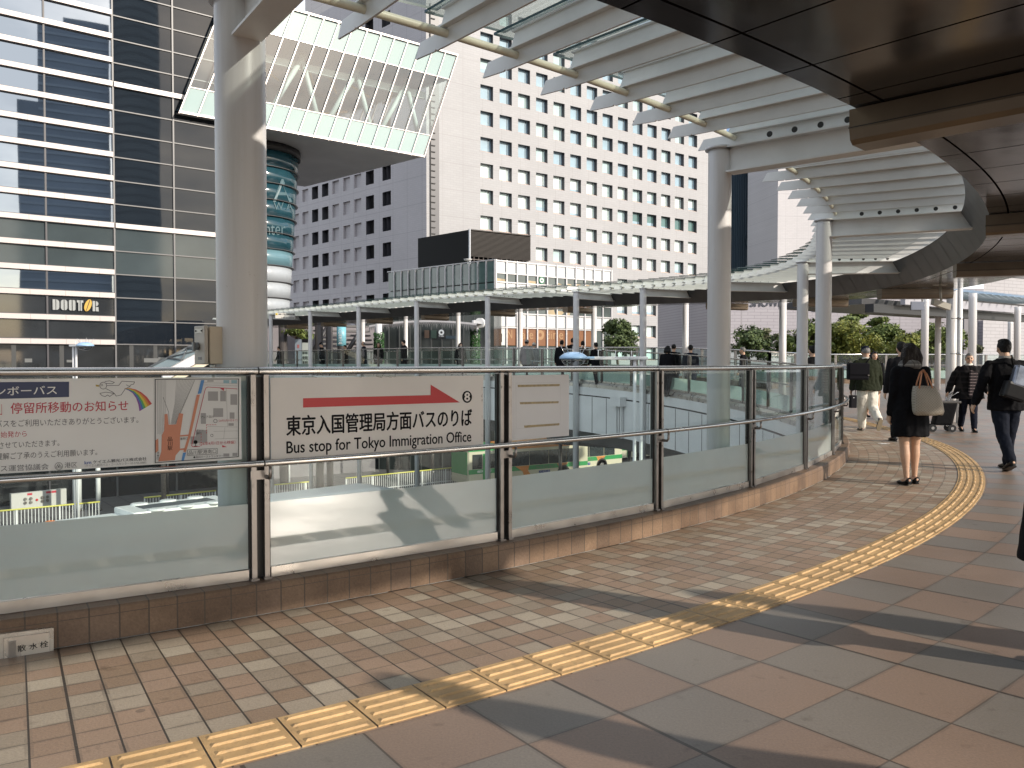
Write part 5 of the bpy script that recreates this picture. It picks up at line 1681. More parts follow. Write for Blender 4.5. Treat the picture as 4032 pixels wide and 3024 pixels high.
# ================================================================ lamps, cameras, pipes
M_LAMPBLUE = plain('lamp_blue', (0.30, 0.47, 0.66), .3, coat=.2)
M_BOWL = glass_clear('lamp_bowl', (0.80, 0.82, 0.83), .12)
def street_lamp(label, head, pole, depth_sign=1):
    """head and pole are points at the lamp head and the top of the double pole"""
    root = thing('street_lamp', label, 'street lamp', Vector((pole.x, pole.y, GZ)), 0, 'street lamps rising from the road below')
    e = head - pole; e.z = 0; L = e.length; e.normalize(); s = Vector((-e.y, e.x, 0))
    for q in (-.075, .075):
        g = MB(); g.cyl(Vector((pole.x, pole.y, GZ)) + e * q, Vector((pole.x, pole.y, pole.z + .02)) + e * q, .038, 12); g.build('pole', M_COLUMN, root)
    g = MB(); z = pole.z + .02
    b = Vector((pole.x, pole.y, z))
    g.rbox(b + e * .0, (.42, .17, .075), math.atan2(e.y, e.x), .02)
    g.rbox(b + e * (L * .45), (L * .62, .09, .07), math.atan2(e.y, e.x), .015)
    for f in (.1, .35, .62): g.cyl(b + e * (L * f), b + e * (L * f) + UP * .17, .008, 6)
    g.build('arm', M_WHITE, root)
    c = head
    g = MB(); g.lathe(c, [(.30, -.02), (.31, .0), (.305, .025), (.27, .06), (.20, .105), (.11, .13), (.01, .138)], 28)
    g.rbox(c - e * .36 + UP * .01, (.22, .10, .05), math.atan2(e.y, e.x), .015)
    hd = g.build('lamp_head', M_LAMPBLUE, root)
    g = MB(); g.lathe(c, [(.265, -.02), (.26, -.06), (.215, -.125), (.12, -.175), (.01, -.19)], 24); g.build('bowl', M_BOWL, hd)
    g = MB(); g.lathe(c, [(.12, -.03), (.12, -.055), (.03, -.07), (.012, -.10)], 14); g.build('reflector', M_STEEL, hd)
    g = MB()
    for k in range(5):
        a = 2 * math.pi * k / 5 + .3
        p = c + Vector((math.cos(a) * .2, math.sin(a) * .2, .10))
        g.cyl(p, p + Vector((math.cos(a) * .09, math.sin(a) * .09, .17)), .006, 5)
    g.build('bird_spike', M_STEEL, hd)
street_lamp('blue domed street lamp with a long white arm just beyond the blank notice', at_depth(2258, 1410, 18.0), at_depth(2512, 1414, 18.3))
street_lamp('small blue domed street lamp against the dark glazed building on the left', at_depth(335, 1361, 31.0), at_depth(294, 1363, 31.2))

def gutter_pipe():
    a, b = at_depth(3480, 1117, 18.2), at_depth(3806, 1117, 18.8)
    root = thing('drain_pipe', 'white drain pipe running along the canopy edge and down beside a column', 'pipe', Vector((b.x, b.y, 0)))
    g = MB(); g.tube([a, b], .05, 12); g.ball(b, .052); c = at_depth(3781, 1117, 18.8)
    g.tube([c + UP * .2, Vector((c.x, c.y, dz(c.x, c.y)))], .055, 14); g.build('pipe', M_WHITE, root)
    g = MB()
    for z in (1.6, 2.4): g.tube([Vector((c.x, c.y, z - .02)), Vector((c.x, c.y, z + .02))], .064, 14); g.cyl(Vector((c.x, c.y, z)), Vector((c.x - .2, c.y, z)), .012, 6)
    g.build('clip', M_STEEL, root)
gutter_pipe()
def cctv():
    c = at_depth(3706, 1208, 17.2)
    root = thing('security_camera', 'beige security camera hanging from the canopy edge above the walkers', 'camera', c)
    m = plain('cctv_beige', (0.42, 0.40, 0.35), .45)
    g = MB(); g.cyl(c + UP * .08, c + UP * .46 + Vector((-.03, 0, 0)), .022, 10); g.rbox(c + UP * .47 + Vector((-.03, 0, 0)), (.26, .12, .05), 0, .01); g.build('bracket', m, root)
    g = MB(); g.obox(c + Vector((-.19, -.06, .05)), (.36, .02, -.12), (.0, .13, 0), (.02, 0, .12)); g.build('housing', m, root)
    g = MB(); e = c + Vector((.172, -.035, -.055)); g.obox(e, (.006, 0, 0), (0, .09, 0), (.015, 0, .09)); g.build('lens', M_INK, root)
cctv()
def hanging_sign():
    a = at_depth(3612, 1204, 20.5)
    root = thing('hanging_sign', 'grey blue hanging sign plate on a bent white pipe near the middle columns', 'sign', a)
    MB().rbox(a, (.34, .04, .21), R_(4), .008).build('plate', plain('plate_blue', (0.15, 0.17, 0.22), .4), root)
    p = [at_depth(3510, 1143, 20.6), at_depth(3600, 1142, 20.6), at_depth(3622, 1150, 20.6), at_depth(3630, 1172, 20.6), at_depth(3638, 1206, 20.6)]
    MB().tube(p, .022, 8).build('pipe', M_WHITE, root)
hanging_sign()
def far_board():
    a, b, c = at_depth(1084, 1253, 46.0), at_depth(1162, 1254, 46.4), at_depth(1084, 1232, 46.0)
    e = b - a; n = Vector((e.y, -e.x, 0)).normalized(); h = Vector((0, 0, (c - a).length))
    root = thing('destination_sign', 'small pale destination sign with a yellow square hanging under the far canopy', 'sign', a)
    MB().obox(a, Vector((e.x, e.y, 0)), -n * .06, h).build('board', plain('dest_board', (0.50, 0.48, 0.44), .45), root)
    g = MB(); ex = Vector((e.x, e.y, 0))
    g.poly([a + ex * .02 + h * .60 + n * .006, a + ex * .12 + h * .60 + n * .006, a + ex * .12 + h * .95 + n * .006, a + ex * .02 + h * .95 + n * .006], n * .005); g.build('yellow_square', plain('dest_yellow', (0.62, 0.45, 0.03), .4), root)
    g = MB()
    fit_text(g, 'a', a + ex * .045 + h * .68, ex * .05, h * .2, n, .014)
    fit_text(g, '港南一丁目・芝浦中央公園', a + ex * .16 + h * .66, ex * .80, h * .23, n, .01, 0, .02)
    fit_text(g, '品川埠頭・東京入国管理局方面', a + ex * .30 + h * .08, ex * .66, h * .16, n, .01, 0, .01)
    g.build('lettering', M_INK, root)
far_board()

# ---- second canopy on the right, beyond the plaza
def side_canopy():
    a, b = Vector((13.0, 26.6, 0)), Vector((20.6, 32.0, 0))
    e = (b - a).normalized(); L = (b - a).length; n = Vector((-e.y, e.x, 0))       # n leads away from the viewer
    root = thing('side_canopy', 'grey finned canopy with a black beam over the plaza on the far right', 'canopy', a)
    mg = plain('fin_grey', (0.40, 0.45, 0.46), .45); mb_ = plain('beam_black', (0.018, 0.018, 0.02), .4); mp_ = plain('band_grey', (0.36, 0.355, 0.39), .4, var=.06)
    k = 0
    while k * .56 < L:
        p = a + e * (k * .56)
        g = MB(); g.poly([p + n * u + UP * z for u, z in ((-.25, 3.66), (.05, 3.84), (2.4, 4.05), (2.4, 3.78))], e * .03); g.build('fin', mg, root)
        g = MB(); q = p + e * .03; g.quad(q + n * .05 + UP * 3.86, q + n * 2.4 + UP * 4.07, q + e * .54 + n * 2.4 + UP * 4.15, q + e * .54 + n * .05 + UP * 3.94); g.build('roof_pane', M_ROOFGLASS, root)
        k += 1
    MB().obox(a + n * .3 + UP * 3.28 - e * .2, e * (L + .2), n * .16, UP * .30).build('fascia', mp_, root)
    MB().obox(a + n * .28 + UP * 3.56 - e * .2, e * (L + .2), n * .22, UP * .05).build('gutter', mb_, root)
    MB().obox(a + n * .6 + UP * 3.0 - e * 1.5, e * (L + 1.5), n * .3, UP * .27).build('beam', mb_, root)
    MB().obox(a + n * 1.2 + UP * 3.30 - e * 1.2, e * (L + 1.2), n * 3.2, UP * .2).build('soffit', M_FASCIA, root)
    for x, t, r in ((3640, 26, .112), (3692, 32, .11), (3827, 24.5, .112), (3975, 40, .10), (4004, 30.4, .11)):
        p = at_depth(x, 1431, t)
        g = MB(); g.lathe((p.x, p.y, 0), [(r, dz(p.x, p.y)), (r, 3.3), (r, 3.45)], 20); g.build('column', M_COLUMN, root)
side_canopy()

# ================================================================ lower level
M_YEL = plain('rail_yellow', (0.60, 0.56, 0.13), .45)
def fence(label, p, q):
    p, q = Vector((p.x, p.y, GZ)), Vector((q.x, q.y, GZ))
    root = thing('fence', label, 'fence', p, 0, 'white kerb fences of the bus terminal')
    e = (q - p); L = e.length; e.normalize(); n = Vector((-e.y, e.x, 0))
    MB().tube([p + UP * 1.1, q + UP * 1.1], .045, 8).build('top_rail', M_YEL, root)
    g = MB(); k = 0
    while k * .16 <= L:
        g.obox(p + e * (k * .16), e * .03, n * .03, UP * 1.08); k += 1
    g.obox(p + UP * .15, e * L, n * .04, UP * .05)
    g.build('bars', M_WHITE, root)
    for k in range(int(L // 2) + 1):
        MB().obox(p + e * min(k * 2.0, L - .07) - n * .02, e * .07, n * .07, UP * 1.1).build('post', M_WHITE, root)
fz = GZ + 1.1
fence('leftmost yellow topped white fence below the notice board', on_z(-120, 2023, fz), on_z(393, 1976, fz))
fence('yellow topped white fence behind the roof fans of the white coach', on_z(567, 1960, fz), on_z(850, 1932, fz))
fence('short yellow topped white fence under the left half of the arrow sign', on_z(1081, 1909, fz), on_z(1217, 1897, fz))
fence('long yellow topped white fence under the right half of the arrow sign', on_z(1361, 1883, fz), on_z(1809, 1839, fz))

def coach():
    zr = -4.25
    a, b = on_z(95, 2056, zr), on_z(1462, 1890, zr)
    e = (b - a); L = e.length; e.normalize(); n = Vector((-e.y, e.x, 0))
    rz = math.atan2(e.y, e.x)
    root = thing('coach', 'white coach roof with air conditioning fans and an orange lamp below the notice board', 'bus', Vector((a.x, a.y, GZ)), rz)
    mw = plain('coach_white', (0.72, 0.73, 0.71), .3, coat=.3); H = zr - GZ; Wd = 2.5
    g = MB()
    prof = [(0, .35), (0, H - .25), (.10, H - .07), (.4, H), (Wd - .4, H), (Wd - .1, H - .07), (Wd, H - .25), (Wd, .35)]
    secs = []
    for x, s, dzz in ((0.0, .86, -.28), (.12, .95, -.08), (.6, 1, 0), (L - 1.2, 1, 0), (L - .5, .98, -.10), (L, .9, -.55)):
        secs.append([Vector((x, -Wd + (y - Wd / 2) * s + Wd / 2, min(z, H + dzz * (1 if z > H * .7 else 0)))) for y, z in prof])
    g.rings(secs, 0, True, True, False)
    g.build('body', mw, root, True)
    g = MB()
    for y in (0.012, -Wd - .012): g.box((L / 2, y, H - 1.1), (L - 1.4, .02, .8))
    g.build('side_windows', plain('coach_glass', (0.02, 0.024, 0.028), .08), root, True)
    g = MB(); g.rbox((L * .33, -Wd / 2, H + .10), (4.0, 1.9, .24), 0, .07); ac = g.build('air_conditioner', mw, root, True)
    MB().box((L * .33, -Wd / 2 + .05, H + .225), (2.8, .8, .02)).build('grille', plain('ac_grille', (0.05, 0.06, 0.07), .5), ac, True)
    for i in range(3):
        for y in (-.42, -Wd + .42):
            MB().lathe((L * .33 - 1.1 + 1.1 * i, y, H + .2), [(.30, 0), (.32, .05), (.27, .07), (.02, .06)], 20).build('fan', mw, ac, True)
    MB().lathe((.55, -1.0, H - .02), [(.22, -.02), (.22, .05), (.14, .12), (.01, .14)], 16).build('beacon', plain('beacon_orange', (0.75, 0.20, 0.03), .35), root, True)
    for x in (2.3, L - 2.6):
        for y in (.02, -Wd - .02):
            MB().tube([(x, y - .12, .5), (x, y + .12, .5)], .5, 20).build('wheel', M_BLACK, root, True)
coach()

def city_bus():
    """green, cream and orange city bus, local x along the bus, y away from the viewer"""
    L, Wd, H = 10.5, 2.45, 2.95
    root = thing('city_bus', 'green and cream city bus with orange waves seen below the blank notice', 'bus', (0, 0, 0), 0, 'green city buses in the terminal')
    mg, mc, mo = plain('bus_green', (0.025, 0.26, 0.075), .35, coat=.3), plain('bus_cream', (0.56, 0.52, 0.39), .35, coat=.3), plain('bus_orange', (0.66, 0.24, 0.05), .35, coat=.3)
    mgl = plain('bus_glass', (0.022, 0.03, 0.033), .06, spec=.8, var=.4, vscale=1.2)
    g = MB()
    pr = [(0, .28), (0, H - .32), (.08, H - .10), (.3, H), (Wd - .3, H), (Wd - .08, H - .1), (Wd, H - .32), (Wd, .28)]
    secs = [[Vector((x, y, z)) for y, z in pr] for x in (0, .1, 4.0, L - .12, L)]
    for k, s in ((0, .94), (4, .95)): secs[k] = [Vector((p.x, Wd / 2 + (p.y - Wd / 2) * s, .28 + (p.z - .28) * s)) for p in secs[k]]
    g.rings(secs, 0, True, True, False); g.build('body', mc, root, True)
    g = MB(); g.obox((.05, -.012, .95), (L - .1, 0, 0), (0, .02, 0), (0, 0, .32)); g.obox((.05, -.012, H - .42), (2.4, 0, 0), (0, .02, 0), (0, 0, .18)); g.obox((.2, .3, H), (2.3, 0, 0), (0, 1.8, 0), (0, 0, .012)); g.build('green_stripe', mg, root, True)
    g = MB(); g.obox((2.5, -.014, H - .42), (L - 2.9, 0, 0), (0, .02, 0), (0, 0, .17)); g.obox((2.5, .25, H), (L - 3.2, 0, 0), (0, 1.9, 0), (0, 0, .014))
    for x0, x1, x2, x3 in ((3.9, 5.1, 5.4, 4.7), (7.6, 8.6, 8.3, 7.55)):
        g.poly([(x0, -.016, 1.27), (x1, -.016, 1.27), ((x1 + x2) / 2 - .25, -.016, .9), (x2, -.016, .35), (x3, -.016, .35), ((x0 + x3) / 2 + .25, -.016, .85)], (0, .02, 0))
    g.build('orange_wave', mo, root, True)
    g = MB()
    for x0, x1 in ((.35, 1.15), (1.75, 3.4), (3.45, 5.1), (5.15, 6.8), (6.85, 8.4), (8.45, 9.6)):
        g.obox((x0, -.018, 1.30), (x1 - x0, 0, 0), (0, .02, 0), (0, 0, 1.02))
    g.build('side_windows', mgl, root, True)
    MB().obox((1.2, -.02, .35), (.5, 0, 0), (0, .02, 0), (0, 0, 2.0)).build('door', mg, root, True)
    g = MB(); g.obox((L - .09, .2, 1.2), (.12, 0, 0), (0, Wd - .4, 0), (0, 0, 1.3)); g.build('windscreen', mgl, root, True)
    g = MB(); g.obox((-.03, .1, .9), (.06, 0, 0), (0, Wd - .2, 0), (0, 0, 1.6)); g.obox((-.035, .1, .5), (.06, 0, 0), (0, Wd - .2, 0), (0, 0, .18), 1); g.obox((-.04, .85, .62), (.06, 0, 0), (0, .6, 0), (0, 0, .26), 1); g.build('rear_panel', [mg, mc], root, True)
    for x in (3.0, 8.2):
        for y in (.10, Wd - .10):
            w = MB().tube([(x, y - .12, .5), (x, y + .12, .5)], .48, 22).build('wheel', M_BLACK, root, True)
            MB().tube([(x, y - .13, .5), (x, y - .10, .5)] if y < 1 else [(x, y + .1, .5), (x, y + .13, .5)], .24, 16).build('rim', M_STEEL, w, True)
        g = MB(); g.tube([(x, -.02, .52), (x, .3, .52)], .58, 24); g.build('wheel_arch', M_DARK, root, True)
    g = MB(); ex, ez, nn = Vector((1, 0, 0)), Vector((0, 0, 1)), Vector((0, -1, 0))
    fit_text(g, '都営バス', Vector((.7, -.014, 1.03)), ex * 2.6, ez * .17, nn, .006, 0, .02, 1.6)
    fit_text(g, 'Non-Step Bus', Vector((5.75, -.002, .95)), ex * 1.5, ez * .24, nn, .018, 1, .0)
    fit_text(g, '品川営業所', Vector((7.8, -.016, 1.08)), ex * .8, ez * .11, nn, .006, 1, .0)
    g.poly([(5.95, -.013, .66), (6.95, -.013, .66), (6.95, -.013, .84), (5.95, -.013, .84)], (0, .01, 0), 2)
    fit_text(g, 'ノンステップ', Vector((6.02, -.015, .69)), ex * .86, ez * .12, nn, .008, 0)
    g.build('lettering', [M_WHITE, plain('bus_ink', (0.16, 0.15, 0.13), .5), plain('bus_blue', (0.03, 0.05, 0.22), .4)], root, True)
    return root
bus = city_bus()
a = on_z(1972, 1876, GZ + .45); bus.rotation_euler = (0, 0, math.atan2(.6, .8)); bus.location = (a.x + 1.45, a.y + 1.1, GZ)
b2 = copy_tree(bus); a = on_z(1832, 1905, GZ + .3); b2.location = (a.x + .2, a.y - .2, GZ); b2.rotation_euler = (0, 0, math.atan2(.52, -.85) + R_(180) + R_(64)); b2['label'] = 'green city bus seen end on behind the lower right edge of the arrow sign'
b3 = copy_tree(bus); b3.location = (9.3, 73.0, GZ); b3['label'] = 'rear of another green city bus under the ribbed roof beyond the lamp post'

def shelter_roof():
    z = -3.0
    q = [on_z(2160, 1730, z), on_z(2820, 1775, z), on_z(2900, 1690, z), on_z(2130, 1655, z)]
    root = thing('shelter_roof', 'dark ribbed metal roof of the bus shelter under the far deck edge', 'roof', q[0])
    g = MB(); g.poly(q, UP * -.25); g.build('deck_sheet', plain('rib_dark', (0.062, 0.060, 0.062), .45, metal=.3), root)
    g = MB(); n_ = 70
    for k in range(n_):
        f = k / n_
        a, b = q[0].lerp(q[1], f), q[3].lerp(q[2], f)
        d = (b - a); s = (q[1] - q[0]).normalized()
        g.obox(a + UP * .0, d, s * .07, UP * .07)
    g.build('ribs', plain('rib_edge', (0.085, 0.083, 0.085), .4, metal=.3), root)
    g = MB()
    for f in (.1, .5, .9):
        p = q[0].lerp(q[1], f) * .5 + q[3].lerp(q[2], f) * .5
        g = MB(); g.cyl(Vector((p.x, p.y, GZ)), Vector((p.x, p.y, z - .2)), .12, 10); g.build('post', M_POST, root)
shelter_roof()
def duct_box():
    p = PZ(30.4, 17.93); r = radial(30.4); t = tangent(30.4)
    root = thing('rain_box', 'pale rainwater box and downpipes on the deck edge panels beyond the lamp post', 'drain', p)
    MB().obox(p - t * .28 - r * .26 + UP * -.55, t * .56, r * .26, UP * .32).build('hopper', M_PANEL, root)
    for s in (-.16, -.03, .1): MB().obox(p + t * s - r * .12 + UP * -1.65, t * .06, r * .10, UP * 1.1).build('downpipe', M_PANEL, root)
duct_box()
def inlet_panel():
    a, b, c = on_z(45, 1992, GZ + .25), on_z(262, 1968, GZ + .25), on_z(45, 1992, GZ + .25)
    e = b - a; L = e.length; e.normalize(); n = Vector((e.y, -e.x, 0))
    root = thing('inlet_panel', 'pale fire inlet panel with red labels and round valves beside the road below', 'panel', a)
    MB().obox(a + UP * -.25, e * L, -n * .3, UP * .95).build('panel', plain('inlet_pale', (0.50, 0.48, 0.45), .5), root)
    for k, u in enumerate((.28, .62, .72)): MB().obox(a + e * (L * u) + n * .005 + UP * .52, e * (L * .09), -n * .01, UP * .13).build('red_label', M_CRIM, root)
    for u in (.24, .34, .55, .64):
        for z in (.10, .32): MB().tube([a + e * (L * u) + n * .09 + UP * z, a + e * (L * u) + UP * z], .085, 12).build('valve', M_POST, root)
    MB().tube([a + e * (L * .45) + n * .05 + UP * .2, a + e * (L * .45) + UP * .2], .07, 10).build('red_button', M_RED, root)
inlet_panel()
def poles():
    for k, (x, y, r, lab) in enumerate(((305, 1830, .24, 'thick pale pole rising behind the leftmost fence'), (388, 1830, .13, 'slim white pole at the right end of the leftmost fence'), (662, 1960, .07, 'thin grey pole in front of the second white fence'),
                                        (1139, 1905, .07, 'thin white pole at the short white fence'), (1527, 1880, .10, 'grey pole behind the long white fence'), (1703, 1860, .13, 'dark grey pole towards the end of the long white fence'))):
        p = on_z(x, y if y > 1850 else 2010, GZ)
        root = thing('sign_pole', lab, 'pole', Vector((p.x, p.y, GZ)))
        h = 5.0 if k < 2 else 3.6
        g = MB(); g.lathe((p.x, p.y, 0), [(r, GZ), (r, GZ + h * .55), (r * .8, GZ + h * .56), (r * .8, GZ + h)], 14); g.build('shaft', M_WHITE if k in (0, 1, 3) else M_POST, root)
        g = MB(); g.lathe((p.x, p.y, 0), [(r * 1.5, GZ), (r * 1.5, GZ + .08), (r * 1.05, GZ + .12)], 14); g.build('base_collar', M_POST, root)
poles()
def stair_hood():
    t = 43.0
    a, b, c, d = at_depth(585, 1452, t), at_depth(880, 1300, t + 3), at_depth(905, 1335, t + 1.5), at_depth(640, 1462, t - 1.5)
    root = thing('escalator_hood', 'sloping white escalator hood with glass panes beside the big column', 'escalator', Vector((a.x, a.y, GZ)))
    off = (d - a)
    g = MB(); g.poly([a, b, b + off * .8, d], UP * -.05); g.build('roof_glass', plain('hood_glass', (0.34, 0.42, 0.43), .15, spec=.8), root)
    g = MB(); lo, hi = d, b + off * .8
    g.poly([lo, hi, hi - UP * .55, lo - UP * .55], Vector((-.1, .1, 0))); g.build('side_panel', plain('hood_white', (0.58, 0.56, 0.58), .4), root)
    g = MB(); g.poly([lo - UP * .6, hi - UP * .6, hi - UP * .95, lo - UP * .95], Vector((-.1, .1, 0))); g.build('light_strip', plain('hood_cream', (0.62, 0.55, 0.42), .4), root)
    g = MB()
    for f in (.0, .25, .5, .75, 1):
        g.tube([a.lerp(b, f) + UP * .04, d.lerp(b + off * .8, f) + UP * .04], .06, 6)
    for f in (.25, .5):
        g.tube([a.lerp(b, f) + UP * .04, d.lerp(b + off * .8, f + .25) + UP * .04], .05, 6); g.tube([a.lerp(b, f + .25) + UP * .04, d.lerp(b + off * .8, f) + UP * .04], .05, 6)
    g.tube([a + UP * .04, b + UP * .04], .07, 6)
    g.build('frame', plain('hood_frame', (0.10, 0.11, 0.115), .4), root)
    q = [a + Vector((-1.2, 2.5, -.1)), b + Vector((-1.2, 2.5, -.1))]
    g = MB(); g.poly([q[0], q[1], q[1] - UP * 1.0, q[0] - UP * 1.0], (-.2, .2, 0)); g.build('escalator_side', plain('hood_dark', (0.05, 0.055, 0.06), .2), root)
    for p in (d, b + off * .8): MB().cyl(Vector((p.x, p.y, GZ)), p - UP * .5, .12, 10).build('post', M_POST, root)
stair_hood()
def info_panels():
    for x, w, y0, y1, col, lab in ((1175, 26, 1336, 1370, (0.24, 0.28, 0.33), 'blue grey information panel standing at the left end of the far deck'), (1202, 24, 1335, 1378, (0.42, 0.46, 0.44), 'white pictogram panel with a black header on the far deck')):
        a, b = at_depth(x - w / 2, 1431, 52.0), at_depth(x + w / 2, 1431, 52.0)
        z1 = at_depth(x, y0, 52.0).z; z0 = at_depth(x, y1, 52).z
        root = thing('information_panel', lab, 'panel', Vector((a.x, a.y, .75)))
        MB().obox(Vector((a.x, a.y, .75)), b - a, Vector((0, .1, 0)), UP * (z1 - .75)).build('panel', plain('info_%d' % x, col, .35), root)
        g = MB()
        e = (b - a)
        if x == 1202:
            g.obox(Vector((a.x, a.y - .012, z1 - .22)), e, Vector((0, .01, 0)), UP * .22, 0)
            for i in range(3):
                for j in range(4): g.obox(Vector((a.x, a.y - .012, z1 - .95 - j * .3)) + e * (.1 + .3 * i), e * .18, Vector((0, .01, 0)), UP * .17, 0)
        else:
            g.obox(Vector((a.x, a.y - .012, z1 - .55)) + e * .35, e * .3, Vector((0, .01, 0)), UP * .22, 1)
        g.build('print', [M_INK, plain('info_red', (0.35, 0.12, 0.12), .5)], root)
    p = at_depth(1345, 1431, 56.0)
    root = thing('banner_column', 'column wrapped in a turquoise banner with white writing beyond the far railing', 'column', Vector((p.x, p.y, .75)))
    MB().lathe((p.x, p.y, 0), [(.28, .75), (.28, 5.0)], 18).build('shaft', plain('wrap_dark', (0.06, 0.055, 0.055), .5), root)
    g = MB(); g.lathe((p.x, p.y, 0), [(.31, at_depth(0, 1362, 56).z), (.31, at_depth(0, 1280, 56).z)], 22); g.build('banner', plain('wrap_turquoise', (0.17, 0.42, 0.50), .4, var=.2, vscale=2), root)
    g = MB()
    for k in range(6):
        z = at_depth(0, 1355 - k * 10, 56).z
        fit_text(g, '品川港南口へ'[k], Vector((p.x - .13, p.y - .325, z)), Vector((.24, 0, 0)), UP * .13, Vector((0, -1, 0)), .0)
    g.build('lettering', M_WHITE, root)
    for x, t, lab in ((1492, 60, 'ivy wrapped green column behind the far railing'), (1871, 62, 'green leafy column beside the dark shop front')):
        p = at_depth(x, 1431, t)
        root = thing('ivy_column', lab, 'column', Vector((p.x, p.y, .75)), 0, 'columns wrapped in green leaves')
        MB().lathe((p.x, p.y, 0), [(.24, .75), (.24, 4.6)], 14).build('shaft', M_COLUMN, root)
        g = MB(); rr = random.Random(x)
        for k in range(900):
            a_, z = rr.uniform(0, 6.28), rr.uniform(.9, 3.6 if x < 1800 else 3.9)
            c = Vector((p.x + .33 * math.cos(a_), p.y + .33 * math.sin(a_), z)); u = Vector((rr.uniform(-1, 1), rr.uniform(-1, 1), rr.uniform(-1, 1))).normalized() * .07; v = u.orthogonal().normalized() * .05
            g.quad(c - u - v, c + u - v, c + u + v, c - u + v)
        g.build('ivy', plain('ivy_green', (0.025, 0.085, 0.02), .6, var=.3, vscale=6), root)
info_panels()
# ================================================================ trees
from mathutils import noise as NZ
M_BARK = plain('bark', (0.10, 0.075, 0.055), .85, var=.3, vscale=6, bump=.4, bscale=25)
def leaf_mat(name, c0, c1):
    m, n, l = nmat(name)
    t = NT(m); b = pb(m)
    t.xyz('Object')
    o = n.new('ShaderNodeObjectInfo')
    w = t.noise(3.2, 3)
    l.new(t.mix(t.maprange(w, .35, .65, 0, 1), c0, c1), b.inputs['Base Color'])
    b.inputs['Roughness'].default_value = .55
    b.inputs['Specular IOR Level'].default_value = .3
    return m
LEAF = {'dark': leaf_mat('leaf_dark', (0.045, 0.07, 0.028), (0.10, 0.135, 0.045)), 'olive': leaf_mat('leaf_olive', (0.075, 0.11, 0.028), (0.17, 0.205, 0.055)),
        'yellow': leaf_mat('leaf_yellow', (0.095, 0.122, 0.022), (0.205, 0.205, 0.040)), 'dusty': leaf_mat('leaf_dusty', (0.095, 0.10, 0.055), (0.16, 0.165, 0.09))}
def tree(label, px, ytop, ybot, wpx, t, col, seed, style='round', base_z=None, leaves=5200, leaf=.085, group='garden trees beyond the plaza railing'):
    r = random.Random(seed)
    c = at_depth(px, 1431, t)
    zt, zb = at_depth(px, ytop, t).z, at_depth(px, ybot, t).z
    W, Hc = wpx * t / F, zt - zb
    z0 = base_z if base_z is not None else 0.35
    root = thing('tree', label, 'tree', Vector((c.x, c.y, z0)), 0, group)
    blobs = []
    nb = 11 if style != 'pads' else 6
    for k in range(nb):
        a, q = r.uniform(0, 2 * math.pi), math.sqrt(r.random())
        h = r.random()
        if style == 'round':
            wid = math.sin(math.pi * (.30 + .60 * h)) * .36 * W
            p = Vector((c.x + math.cos(a) * q * wid, c.y + math.sin(a) * q * wid, zb + Hc * (.10 + .78 * h)))
            s = W * r.uniform(.17, .27); blobs.append((p, s, s * r.uniform(.6, .85)))
        elif style == 'umbrella':
            p = Vector((c.x + math.cos(a) * q * W * .40, c.y + math.sin(a) * q * W * .4, zb + Hc * (.55 + .35 * r.random() - .25 * q)))
            s = W * r.uniform(.13, .2); blobs.append((p, s, s * .5))
        else:
            p = Vector((c.x + math.cos(a) * q * W * .36, c.y + math.sin(a) * q * W * .36, zb + Hc * (k + .5) / nb))
            s = W * r.uniform(.2, .3); blobs.append((p, s, s * .34))
    g = MB()
    top = Vector((c.x, c.y, zb + Hc * .72))
    pts = [Vector((c.x, c.y, z0)), Vector((c.x + W * .02, c.y, z0 + (zb - z0) * .5)), Vector((c.x - W * .02, c.y, zb + Hc * .15)), top]
    g.tube(pts, [W * .045, W * .036, W * .028, W * .008], 9)
    for p, s, h in blobs:
        st = pts[2].lerp(top, r.uniform(0, .6))
        md = st.lerp(p, .5) + Vector((0, 0, -s * .25))
        g.tube([st, md, p], [W * .018, W * .011, W * .004], 6)
        for k in range(3):
            e = p + Vector((r.uniform(-1, 1), r.uniform(-1, 1), r.uniform(-.3, 1))) * s * .8
            g.tube([md, p.lerp(e, .5), e], [W * .008, W * .005, W * .002], 4)
    g.build('trunk', M_BARK, root)
    g = MB()
    for k in range(int(leaves * 1.7)):
        p, s, h = blobs[r.randrange(nb)]
        d = Vector((r.gauss(0, 1), r.gauss(0, 1), r.gauss(0, 1))).normalized()
        rad = (r.random() ** .45) * 1.14
        q = p + Vector((d.x * s, d.y * s, d.z * h)) * rad * 1.15
        if NZ.noise(q * (2.2 / max(W, 1) * 2)) < -.12: continue
        u = Vector((r.gauss(0, 1), r.gauss(0, 1), r.gauss(0, .6))).normalized(); v = u.cross(d)
        if v.length < .1: continue
        v.normalize()
        a_, b_ = leaf * r.uniform(.7, 1.5), leaf * r.uniform(.45, .85)
        g.add([q - u * a_, q + v * b_, q + u * a_, q - v * b_], [(0, 1, 2, 3)])
    g.build('crown', LEAF[col], root)
tree('dense dark green tree at the right end of the cafe front', 2430, 1262, 1400, 150, 64, 'dark', 1, leaves=6500, leaf=.11, group='trees near the cafe')
tree('thin leaved olive tree beside the dark staircase on the far deck', 1172, 1262, 1375, 120, 57, 'olive', 2, 'umbrella', leaves=1500, leaf=.09, group='trees near the cafe')
tree('low dark clipped tree hidden partly by the second column', 2950, 1302, 1412, 185, 46, 'dark', 3, leaves=5200)
tree('dusty round topped tree left of the free standing column', 3022, 1276, 1395, 130, 47, 'dusty', 4, 'umbrella', leaves=4300)
tree('slender green tree between the two front columns', 3196, 1262, 1408, 135, 45, 'olive', 5, leaves=5200)
tree('low yellow tinged bush tree left of the slim column', 3120, 1322, 1412, 170, 46, 'olive', 6, leaves=3800)
tree('tall layered pine with flat pads of needles', 3362, 1232, 1345, 135, 50, 'olive', 7, 'pads', leaves=3800)
